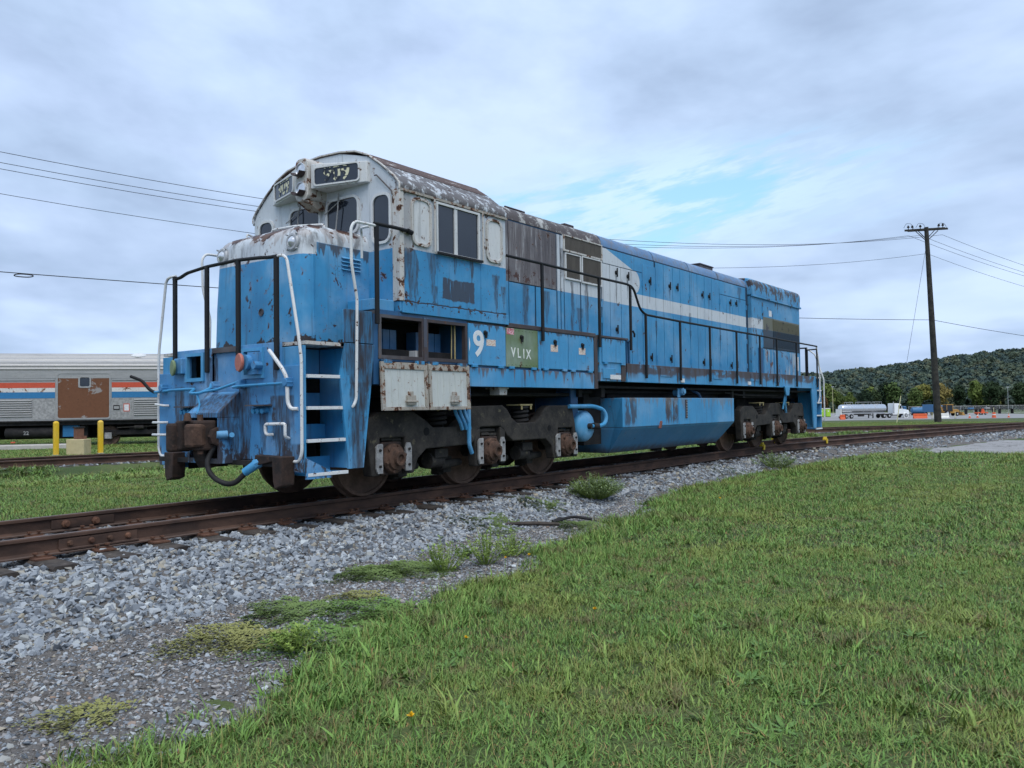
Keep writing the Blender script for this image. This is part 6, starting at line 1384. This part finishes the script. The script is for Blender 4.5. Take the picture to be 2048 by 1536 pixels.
def tree_kind(seed, h, wd, n=1000, size=.55, mat='leaf_far'):
    r = random.Random(seed); lobes = [(0, 0, h * .62, wd * .34)]
    for k in range(11):
        a = r.uniform(0, 6.28); q = r.uniform(.15, 1.); z = h * r.uniform(.30, .86); env = wd * .5 * math.sqrt(max(.05, 1 - ((z / h - .55) / .5) ** 2)); rr = r.uniform(.15, .26) * wd
        lobes.append((math.cos(a) * (env - rr) * q, math.sin(a) * (env - rr) * q, z, rr))
    lobes.append((r.uniform(-.5, .5), r.uniform(-.5, .5), h * .88, wd * .16))
    crown = leafcard_mesh('crown', lobes, n, size, seed); crown.materials.append(MATS[mat])
    t = MB().tube([(0, 0, -.5), (.1, 0, h * .25), (0, .1, h * .6)], [h * .028, h * .022, h * .01], 8)
    for k in range(5):
        a = r.uniform(0, 6.28); z0 = h * r.uniform(.22, .4); t.tube([(0, 0, z0), (math.cos(a) * wd * .2, math.sin(a) * wd * .2, z0 + h * .2)], [h * .012, h * .005], 5)
    tm = t.mesh('trunk'); tm.materials.append(MATS['bark']); return crown, tm, lobes
KINDS = {'leaf': [tree_kind(k, 11.5, 8.5, 1100, .55) for k in range(4)], 'dark': [tree_kind(10 + k, 12, 9.5, 1300, .55, 'leaf_dark') for k in range(3)], 'autumn': [tree_kind(20 + k, 9.5, 7, 800, .5, 'leaf_autumn') for k in range(2)]}
tr_rng = random.Random(5)
LAB = {'leaf': 'leafy green tree in the row behind the car park', 'dark': 'dark dense tree in the row behind the car park', 'autumn': 'orange brown autumn tree at the left end of the tree row'}
def plant_tree(kind, q, s, sc):
    p = CAM + FH * s + RH * q; z = float(ground_z(p.x, p.y)); cr, tm, _ = tr_rng.choice(KINDS[kind])
    fr = q / s; spot = ('behind the green portable toilets' if fr < .392 else 'behind the steel tanker' if fr < .45 else 'behind the white tractor' if fr < .495 else 'left of the utility pole' if fr < .515 else 'right of the utility pole, behind the backhoe' if fr < .55 else 'behind the dark steel racks' if fr < .60 else 'at the right edge of the picture')
    T = thing('tree', (p.x, p.y, z), {'leaf': 'leafy green tree ', 'dark': 'dark dense tree ', 'autumn': 'orange brown autumn tree '}[kind] + spot, 'tree', {'leaf': 'green trees behind the car park', 'dark': 'dark trees behind the car park', 'autumn': 'autumn trees behind the car park'}[kind], rz=tr_rng.uniform(0, 6.28)); T.scale = (sc * tr_rng.uniform(.9, 1.15), sc * tr_rng.uniform(.9, 1.15), sc)
    for nm, me in (('crown', cr), ('trunk', tm)):
        o = bpy.data.objects.new(nm, me); COL.objects.link(o); o.parent = T
f_px = 1633.7
q0, q1 = 104., 250.
k = 0; q = q0
while q < q1:
    f_ = (q - q0) / (q1 - q0)
    kind = 'autumn' if (f_ < .12 and k % 3 == 0) else ('dark' if (f_ > .5 and k % 5 in (0, 2, 3)) or (.27 < f_ < .36 and k % 2 == 0) else 'leaf')
    plant_tree(kind, q, 330 + tr_rng.uniform(-28, 22), tr_rng.uniform(.72, 1.0) * (1.0 + .12 * f_)); q += tr_rng.uniform(3.4, 5.6); k += 1
for q, s, kd, sc in ((128, 296, 'dark', .78), (133, 300, 'dark', .72), (148, 300, 'leaf', .8), (176, 300, 'dark', .95), (186, 298, 'dark', .9), (196, 304, 'leaf', .85), (206, 300, 'dark', 1.05)): plant_tree(kd, q, s, sc)
# hill
def hill_z(x, y):
    s = depth(x, y); q = (x - CAM.x) * RH.x + (y - CAM.y) * RH.y
    Hq = np.interp(q, [-200, 60, 200, 264, 350, 440, 620, 900, 1300], [-4, 3, 13, 18.5, 27, 37, 50, 58, 44]) + (vnoise(x, y, 60, 21) - .5) * 5
    t = np.clip((s - 350) / 360, 0, 1); t = t * t * (3 - 2 * t)
    back = np.clip((s - 760) / 500, 0, 1); return -2.4 + (Hq + 2.4) * t * (1 - back * .8)
def m_hill(g): return g.mix(g.noise(g.pos, .06, 4), (.035, .055, .035), (.05, .075, .04)), .95
material('hill_floor', m_hill)
m = MB(); rings = []
for s in np.linspace(345, 1200, 24):
    row = []
    for q in np.linspace(-150, 1300, 50):
        p = CAM + FH * s + RH * q; row.append((p.x, p.y, float(hill_z(p.x, p.y)) - (.6 if s < 350 else 0)))
    rings.append(row)
m.ring(rings, False, False, closed=False); tag(m.build('hill', 'hill_floor', None, smooth=True), kind='structure')
forest = []
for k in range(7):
    lb = tree_kind(40 + k, 9.5, 8.5, 10, .5)[2]; cm = leafcard_mesh('forest_crown', lb, 330, 1.1, 70 + k); cm.materials.append(MATS['leaf_hill_hazed']); forest.append((cm, 'leaf_hill_hazed'))
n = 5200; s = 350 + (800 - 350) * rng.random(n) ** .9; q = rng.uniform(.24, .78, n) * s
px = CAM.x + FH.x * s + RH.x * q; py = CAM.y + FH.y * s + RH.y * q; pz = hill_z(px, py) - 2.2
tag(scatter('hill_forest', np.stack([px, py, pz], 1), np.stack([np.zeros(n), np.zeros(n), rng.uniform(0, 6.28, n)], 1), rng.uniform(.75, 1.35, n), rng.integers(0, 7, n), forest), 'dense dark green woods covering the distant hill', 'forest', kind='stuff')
# ------------------------------------------------------------------ grass
def grass_tile(seed, size, n, h, wd, spread=1.):
    """n bent blades in a square (or, spread=0, round) patch as one mesh; 'br' is a random number per blade"""
    r = np.random.default_rng(seed)
    if spread: x, y = (r.random((2, n)) - .5) * size
    else: q = size * np.sqrt(r.random(n)); t = r.uniform(0, 6.283, n); x, y = q * np.cos(t), q * np.sin(t)
    # blades stand in tufts
    tuft = r.random((max(3, n // 14), 2)) * 2 - 1; k = r.integers(0, len(tuft), n)
    if spread: x = x * .45 + tuft[k, 0] * size * .275 + r.normal(0, .012, n); y = y * .45 + tuft[k, 1] * size * .275 + r.normal(0, .012, n); x = np.where(r.random(n) < .4, (r.random(n) - .5) * size, x); y = np.where(r.random(n) < .4, (r.random(n) - .5) * size, y)
    br = r.random(n); broad = br > .90; dry = br < .14; stalk = (br > .86) & (br < .90)
    H = h * r.uniform(.4, 1.15, n) * np.where(dry, .65, 1) * np.where(stalk, 1.75, 1); W = wd * r.uniform(.7, 1.3, n) * np.where(broad, 1.9, 1) * np.where(stalk, .5, 1)
    lean = r.uniform(.05, .8, n) + dry * .4 - stalk * .2; curl = r.uniform(.1, 1.15, n) * np.where(stalk, .2, 1); az = r.uniform(0, 6.283, n); dx, dy = np.cos(az), np.sin(az)
    V = []
    for t in (0., .38, .72, 1.):
        a = lean + curl * t; rr = H * t * np.sin(a); z = H * t * np.cos(a * .8); w_ = W * (1 - t ** 1.7) * .5; cx, cy = x + dx * rr, y + dy * rr
        if t < 1: V += [np.stack([cx - dy * w_, cy + dx * w_, z], 1), np.stack([cx + dy * w_, cy - dx * w_, z], 1)]
        else: V.append(np.stack([cx, cy, z], 1))
    V = np.stack(V, 1).reshape(-1, 3); b = np.arange(n)[:, None] * 7
    me = bpy.data.meshes.new('grass_tile'); quads = np.concatenate([b + [0, 1, 3, 2], b + [2, 3, 5, 4]], 0); tris = b + [4, 5, 6]
    me.from_pydata(V.tolist(), [], quads.tolist() + tris.tolist()); me.update()
    at = me.attributes.new('br', 'FLOAT', 'FACE'); at.data.foreach_set('value', np.concatenate([br, br, br]).astype(np.float32)); return me
def m_grass(g):
    r = g.attr('br'); x, y, z = g.xyz(); n = g.noise(g.vec(x, y, 0.), .55, 3, .6, dim='2D'); n2 = g.noise(g.vec(x, y, 0.), 1.7, 4, .62, dim='2D')
    c = g.ramp(r, [(0., (0.373, 0.228, 0.100)), (.10, (0.235, 0.144, 0.058)), (.13, (0.207, 0.150, 0.053)), (.145, (0.062, 0.126, 0.029)), (.45, (0.110, 0.206, 0.044)), (.84, (0.200, 0.288, 0.071)), (.865, (0.304, 0.252, 0.095)), (.895, (0.276, 0.228, 0.084)), (.905, (0.108, 0.222, 0.044)), (1., (0.186, 0.312, 0.068))])
    c = g.mix(g.ss(n, .50, .68) * .35, c, (0.276, 0.276, 0.068))
    c = g.mix(g.ss(n2, .57, .67) * .75 * g.ss(r * 7.31 - g.m('FLOOR', r * 7.31), .15, .5), c, (.15, .105, .06))
    return c, .55
material('grass_blade', m_grass, spec=.25)
material('grass_dry', lambda g: (g.mix(g.noise(g.pos, 30., 2), (.12, .08, .045), (.26, .20, .11)), .8), spec=.1)
material('grass_broad', lambda g: (g.mix(g.noise(g.pos, 30., 2), (.055, .13, .025), (.13, .22, .05)), .45), spec=.3)
P2 = np.array(path2); P3 = np.array(path3)
def dist_path(x, y, P):
    d = np.full(len(x), 1e9)
    for a, b in zip(P[:-1], P[1:]):
        ab = b - a; t = np.clip(((x - a[0]) * ab[0] + (y - a[1]) * ab[1]) / (ab @ ab), 0, 1); d = np.minimum(d, np.hypot(x - a[0] - t * ab[0], y - a[1] - t * ab[1]))
    return d
def region_ok(x, y):
    near = y < edge(x) - .28; far = y > yc(x) + 2.0; ok = near | far
    ok &= ~((x > 18.2) & (x < 28.6 - (y + 4.6) * .087) & (y < -2.9 - (x - 18.4) * .14))
    ok &= ~((x > 19) & (y < yc(x) - 2) & (y > yc(x) - 4.7))
    ok &= (dist_path(x, y, P2) > 2.0) & (dist_path(x, y, P3) > 1.3)
    return ok
def grass_ok(x, y):
    ny = y - edge(x); nz = (vnoise(x, y, .5, 9) - .5) * .5 + (vnoise(x, y, .15, 12) - .5) * .25
    nz = nz + .10; near = (ny < nz) & ((rng.random(len(x)) < np.clip((nz - ny) * 2.6 + .06, 0, 1)))
    far = (y > yc(x) + 1.75 + (vnoise(x, y, .5, 7) - .5) * .4)
    ok = near | far
    # keep clear of road and tracks
    ok &= ~((x > 18.5 + (vnoise(x, y, .6, 3) - .5) * .5) & (x < 28.2 - (y + 4.6) * .087 + (vnoise(x, y, .6, 3) - .5) * .6) & (y < -3.3 - (x - 18.4) * .14))
    ok &= ~((x > 19) & (y < yc(x) - 2) & (y > yc(x) - 4.5) & (vnoise(x, y, .8, 5) < .55))
    ok &= dist_path(x, y, P2) > .92 + .25 * rng.random(len(x))
    ok &= (dist_path(x, y, P3) > 1.2)
    # worn, thin spots
    ok &= (vnoise(x, y, .35, 31) * .6 + vnoise(x, y, .9, 32) * .4 > .20 + .1 * rng.random(len(x)))
    return ok
ca = math.atan2(FH.y, FH.x)
def view_ok(x, y, r0, r1):
    d = np.hypot(x - CAM.x, y - CAM.y); a = np.abs((np.arctan2(y - CAM.y, x - CAM.x) - ca + math.pi) % (2 * math.pi) - math.pi)
    return (d > r0) & (d <= r1) & ((a < R(50)) | (d < 4))
GP, GS, GI, GR = [], [], [], []
EP = []
def lay(size, r0, r1, base):
    """square sods side by side; broken ones at an edge are made of single tufts"""
    gx_ = np.arange(-24, 80, size); X, Y = np.meshgrid(gx_, np.arange(-70, 60, size)); X = X.ravel() + size / 2; Y = Y.ravel() + size / 2
    k = view_ok(X, Y, r0, r1); X = X[k]; Y = Y[k]; full = np.ones(len(X), bool); any_ = np.zeros(len(X), bool)
    for ox in (-.5, 0, .5):
        for oy in (-.5, 0, .5):
            o = region_ok(X + ox * size, Y + oy * size); full &= o; any_ |= o
    for x, y in zip(X[full], Y[full]):
        GP.append((x, y, float(ground_z(x, y)) - .004)); GI.append(base + int(rng.integers(0, 3))); GR.append((0, 0, math.pi / 2 * int(rng.integers(0, 4)))); hh = .72 + .55 * float(vnoise(x, y, 1.3, 14)); GS.append((1.03, 1.03, hh))
    for x, y in zip(X[any_ & ~full], Y[any_ & ~full]):
        n = int((520 if size < .6 else 190 if size < 1.2 else 75) * size * size); EP.append(np.stack([x + (rng.random(n) - .5) * size, y + (rng.random(n) - .5) * size, np.full(n, size)], 1))
lay(.5, 0, 9, 0); lay(1., 8.5, 22, 3); lay(2., 21.0, 72, 6)
E = np.concatenate(EP); k = grass_ok(E[:, 0], E[:, 1]); E = E[k]; print('sods', len(GP), 'edge tufts', len(E))
d2 = dist_path(E[:, 0], E[:, 1], P2)
ez = np.maximum(np.where(d2 < 1.95, -.212 - np.clip(d2 - 1.4, 0, 1) * .40, -9), np.maximum(ground_z(E[:, 0], E[:, 1]), np.where(np.abs(E[:, 1] - edge(E[:, 0])) < .8, ballast_z(E[:, 0], E[:, 1]) - .012, -9)))
n = len(E); es = np.where(E[:, 2] < .6, 1., np.where(E[:, 2] < 1.2, 1.5, 2.3)) * rng.uniform(.7, 1.3, n)
GP = np.concatenate([np.array(GP), np.stack([E[:, 0], E[:, 1], ez - .004], 1)]); GI = np.concatenate([np.array(GI), rng.integers(9, 13, n)]); GR = np.concatenate([np.array(GR), np.stack([rng.uniform(-.15, .15, n), rng.uniform(-.15, .15, n), rng.uniform(0, 6.28, n)], 1)]); GS = np.concatenate([np.array(GS), np.stack([es, es, np.minimum(es, 1.4)], 1)])
gv = [(grass_tile(k, .5, 1700, .058, .0052), 'grass_blade') for k in range(3)] + [(grass_tile(10 + k, 1., 2700, .066, .0082), 'grass_blade') for k in range(3)] + [(grass_tile(20 + k, 2., 3600, .082, .015), 'grass_blade') for k in range(3)] + [(grass_tile(30 + k, .055, 16, .085, .0055, 0), 'grass_blade') for k in range(4)]
def rosette(seed):
    r = random.Random(seed); m = MB(); vals = []
    for k in range(9):
        az = k * .7 + r.uniform(-.3, .3); L = r.uniform(.05, .09); w_ = L * .30; up = r.uniform(.25, .8); dx, dy = math.cos(az), math.sin(az)
        m.add([(0, 0, .005), (dx * L * .45 - dy * w_ * .5, dy * L * .45 + dx * w_ * .5, L * up * .5), (dx * L * .8 - dy * w_ * .35, dy * L * .8 + dx * w_ * .35, L * up * .7), (dx * L, dy * L, L * up * .68), (dx * L * .8 + dy * w_ * .35, dy * L * .8 - dx * w_ * .35, L * up * .7), (dx * L * .45 + dy * w_ * .5, dy * L * .45 - dx * w_ * .5, L * up * .5)], [(0, 1, 2, 3, 4, 5)])
    return m.mesh('rosette')
gv += [(grass_tile(60 + k, .05, 26, .135, .0095, 0), 'grass_blade') for k in range(3)] + [(rosette(k), 'grass_broad') for k in range(3)] + [(grass_tile(70, .07, 40, .05, .006, 0), 'grass_dry')]
n = 5200; rr_ = 2 + 16 * rng.random(n) ** .75; aa = ca + rng.uniform(-R(46), R(46), n); tx = CAM.x + rr_ * np.cos(aa); ty = CAM.y + rr_ * np.sin(aa)
kk = (ty < edge(tx) + .05) & region_ok(tx, ty - .2); kk &= (vnoise(tx, ty, 1.1, 61) > .42) | (rng.random(n) < .3); tx, ty = tx[kk], ty[kk]; n = len(tx)
kind = np.where((vnoise(tx, ty, .8, 62) > .66) & (rng.random(n) < .7), 19, np.where(rng.random(n) < .30, rng.integers(16, 19, n), rng.integers(13, 16, n)))
ts = rng.uniform(.55, 1.15, n)
GP = np.concatenate([GP, np.stack([tx, ty, np.full(n, GZ - .003)], 1)]); GI = np.concatenate([GI, kind]); GR = np.concatenate([GR, np.stack([rng.uniform(-.2, .2, n), rng.uniform(-.2, .2, n), rng.uniform(0, 6.28, n)], 1)]); GS = np.concatenate([GS, np.stack([ts, ts, ts * rng.uniform(.7, 1.1, n)], 1)])
tag(scatter('grass', GP, GR, GS, GI, gv), 'green lawn grass with dry brown tufts', 'grass', kind='stuff')
# ------------------------------------------------------------------ single plants
def m_weed(a, b): return lambda g: (g.mix(g.noise(g.pos, 60., 3), a, b), .6)
material('mat_green', m_weed((0.075, 0.125, 0.035), (0.166, 0.222, 0.070)), spec=.2); material('mat_yellow', m_weed((0.142, 0.155, 0.046), (0.282, 0.273, 0.096)), spec=.2)
material('mat_fresh', m_weed((0.079, 0.155, 0.035), (0.160, 0.255, 0.062)), spec=.2); material('bush_green', m_weed((0.104, 0.160, 0.061), (0.217, 0.282, 0.122)), spec=.2); material('weed_light', m_weed((0.142, 0.217, 0.038), (0.255, 0.339, 0.078)), spec=.2)
def mat_plant(cx, cy, a, b, mat, label, seed, dens=1., hgt=.035):
    r = np.random.default_rng(seed); z0 = float(ballast_z(cx, cy)) if cy > float(edge(cx)) else GZ
    n = int(6500 * a * b * 4 * dens); t = r.uniform(0, 6.283, n); rad = np.sqrt(r.random(n)); wob = 1 + .22 * np.sin(3 * t + seed) + .15 * np.sin(7 * t + 2 * seed) + .08 * np.sin(17 * t)
    k = ~((rad > .7) & (r.random(n) < (rad - .7) * 2.4)); t, rad, wob = t[k], rad[k], wob[k]; n = len(t)
    u, v = a * rad * wob * np.cos(t), b * rad * wob * np.sin(t); x = u * RH.x + v * FH.x; y = u * RH.y + v * FH.y
    cl = vnoise(x + seed * 3.7, y, .06, 77); k = cl > .22; x, y, rad, t, cl = x[k], y[k], rad[k], t[k], cl[k]; n = len(x)
    z = np.maximum(ballast_z(cx + x, cy + y), GZ) - z0 + hgt * (1 - rad ** 3) * cl * r.uniform(.3, 1.3, n) + .004
    L = r.uniform(.012, .03, n); az = t + r.uniform(-.8, .8, n); wd = L * .36; ti = r.uniform(-.1, .8, n); dx, dy = np.cos(az), np.sin(az)
    V = np.stack([np.stack([x, y, z], 1), np.stack([x + dx * L * .5 - dy * wd, y + dy * L * .5 + dx * wd, z + L * .5 * ti], 1), np.stack([x + dx * L, y + dy * L, z + L * ti * .6], 1), np.stack([x + dx * L * .5 + dy * wd, y + dy * L * .5 - dx * wd, z + L * .5 * ti], 1)], 1).reshape(-1, 3)
    me = bpy.data.meshes.new('leaves'); me.from_pydata(V.tolist(), [], np.arange(4 * n).reshape(n, 4).tolist()); me.update()
    R_ = thing('ground_weed', (cx, cy, z0), label, 'weed', 'flat weeds on the gravel'); st = MB()
    for k in range(max(10, int(30 * a))):
        q = r.uniform(.4, .85); w_ = r.uniform(0, 6.283); u, v = a * q * math.cos(w_), b * q * math.sin(w_); px_ = u * RH.x + v * FH.x; py_ = u * RH.y + v * FH.y
        st.tube([(0, 0, .012), (px_ * .5, py_ * .5, .016), (px_, py_, .006 + max(float(ballast_z(cx + px_, cy + py_)), GZ) - z0)], [.003, .0022, .0015], 3)
    link('leaves', me, mat, R_, loc=(cx, cy, z0)); st.build('stems', mat, R_, loc=(cx, cy, z0))
last = 0.
for k, (cx, cy, a, b, mt, lab, de) in enumerate((
    (-5.40, -3.66, .33, .46, 'mat_green', 'round dark green weed mat at the ballast edge', 1.2),
    (-6.10, -3.98, .46, .40, 'mat_yellow', 'yellowish flat weed mat at the bottom left on fine gravel', 1.),
    (-4.10, -3.13, .36, .40, 'mat_green', 'dark green weed mat left of the tall light weeds', 1.1),
    (-3.72, -3.28, .50, .42, 'mat_green', 'wide dark green weed mat below the tall light weeds', 1.1),
    (-1.15, -2.22, .46, .62, 'mat_green', 'flat weed mat on the gravel left of the black strip', .9),
    (.57, -1.80, .42, .60, 'mat_green', 'small flat weed mat on the ballast left of the grey bush', .9),
    (-.42, -3.08, .36, .48, 'mat_green', 'flat weed mat grown over the black strip', .9),
    (-4.95, -4.18, .56, .36, 'mat_fresh', 'fresh green weed mat between gravel and lawn', .9),
    (-5.72, -4.55, .55, .50, 'mat_fresh', 'fresh green weed mat at the lawn corner', .9),
    (-4.75, -3.75, .26, .22, 'mat_yellow', 'small thin weed patch on the fine gravel', .7),
    (-7.35, -4.60, .22, .25, 'mat_yellow', 'small weed patch at the left edge of the picture', .8),
    (7.6, -2.35, .9, 1.2, 'mat_fresh', 'light green weed patch before the small bush', .35),
    (10.6, -2.7, .8, 1.0, 'mat_fresh', 'light green weed patch beyond the small bush', .35))):
    mat_plant(cx, cy, a, b, mt, lab, k + 1, de)
def bush(cx, cy, w_, h, mat, label, seed, n=140, leaf=.022):
    r = random.Random(seed); z0 = float(ballast_z(cx, cy)); R_ = thing('bush', (cx, cy, z0), label, 'bush', 'low bushes by the track'); st = MB(); lv = MB()
    for k in range(n):
        t = r.uniform(0, 6.28); q = math.sqrt(r.random()); ex, ey = w_ / 2 * q * math.cos(t), w_ / 2 * q * math.sin(t); hh = h * r.uniform(.6, 1.1) * (1 - .45 * q * q)
        b0 = Vector((ex * .25, ey * .25, 0)); b1 = Vector((ex * .75, ey * .75, hh * .55)); b2 = Vector((ex, ey, hh)); st.tube([b0, b1, b2], [.004, .003, .0015], 3, caps=False)
        for j in range(24):
            f_ = r.uniform(.18, 1.); p = b0.lerp(b1, f_ * 2) if f_ < .5 else b1.lerp(b2, f_ * 2 - 1); az = r.uniform(0, 6.28); L = leaf * r.uniform(.6, 1.4); dx, dy = math.cos(az), math.sin(az); up = r.uniform(-.1, .8); wd = L * .24
            lv.add([p, p + Vector((dx * L * .5 - dy * wd, dy * L * .5 + dx * wd, L * up * .5)), p + Vector((dx * L, dy * L, L * up)), p + Vector((dx * L * .5 + dy * wd, dy * L * .5 - dx * wd, L * up * .5))], [(0, 1, 2, 3)])
    st.build('stems', 'weed_light', R_, loc=(cx, cy, z0), fix=False); lv.build('leaves', mat, R_, loc=(cx, cy, z0), fix=False)
bush(1.85, -1.98, 1.02, .40, 'bush_green', 'grey green bushy weed on the ballast', 1, 260, .034)
bush(9.95, -1.98, 1.2, .42, 'bush_green', 'low green bush beside the rail near the rear truck', 2, 120, .04)
for k, (cx, cy, w_, h) in enumerate(((-3.55, -3.62, .55, .34), (-3.05, -3.72, .6, .36), (-2.55, -3.66, .5, .26), (-6.0, -4.55, .35, .20))):
    bush(cx, cy, w_, h, 'weed_light', ('tall wispy light green weed right of the dark weed mat', 'tall wispy light green weed in the middle of its group', 'short wispy light green weed at the right of its group', 'small wispy weed beside the fresh mat at the lawn corner')[k], 10 + k, 34, .03)
bush(-2.9, -3.3, .2, .13, 'mat_fresh', 'tiny green seedling on the gravel', 33, 14, .03)
# dandelions
flat('petal_yellow', (.80, .50, .02), .6, .12)
def dandelion(x, y, h, lab, s=1.):
    R_ = thing('dandelion', (x, y, GZ), lab, 'flower', 'yellow dandelions in the lawn'); r = random.Random(int(x * 100)); tx, ty = r.uniform(-.02, .02), r.uniform(-.02, .02)
    MB().tube([(0, 0, 0), (tx * .5, ty * .5, h * .6), (tx, ty, h)], [.0035, .003, .0028], 5).build('stem', 'grass_broad', R_, loc=(x, y, GZ)); fl = MB()
    for k in range(30):
        a = r.uniform(0, 6.28); e = r.uniform(.1, 1.3); L = .019 * s * r.uniform(.7, 1.1); d = Vector((math.cos(a) * math.sin(e), math.sin(a) * math.sin(e), math.cos(e))); pp = Vector((-math.sin(a), math.cos(a), 0)) * .0032; c = Vector((tx, ty, h))
        fl.add([c - pp, c + pp, c + d * L + pp, c + d * L - pp], [(0, 1, 2, 3)])
    fl.build('petals', 'petal_yellow', R_, loc=(x, y, GZ), fix=False)
for x, y, h, lab, s in ((-6.60, -6.20, .15, 'yellow dandelion nearest the bottom edge', 1.2), (-4.47, -5.85, .15, 'yellow dandelion in the middle of the lawn', 1.1), (-3.1, -4.27, .16, 'yellow dandelion near the wispy weeds', 1.1), (-3.3, -4.15, .15, 'smaller yellow dandelion near the wispy weeds', .9), (-5.5, -5.55, .14, 'yellow dandelion left of the lawn middle', .9), (2.2, -3.9, .16, 'yellow dandelion far out on the lawn', 1.4)): dandelion(x, y, h, lab, s)
# black strips lying on the gravel
z0 = float(ballast_z(-.1, -2.9)) + .01
placed('rubber_strip', MB().tube([(-.30, .24, .02), (-.16, .16, .04), (0, .06, .06), (.06, -.06, .04), (.09, -.18, .02)], [.025, .035, .04, .035, .02], 8, .1), 'rubber', (-.05, -2.85, z0), .25, 'curled black rubber strip lying on the gravel', 'strip', smooth=True)
placed('charred_stick', MB().tube([(-.35, .1, .02), (0, 0, .035), (.34, -.06, .02)], [.022, .028, .02], 7), 'old_timber', (-.75, -2.62, float(ballast_z(-.75, -2.62)) + .01), -.75, 'short dark stick lying on the gravel', 'stick', smooth=True)
placed('fallen_post', MB().box(-.28, .28, -.04, .04, 0, .05), 'old_timber', (8.2, -2.4, float(ballast_z(8.2, -2.4)) + .02), -.5, 'small dark board lying on the ballast before the bush', 'board', bevel=.01)
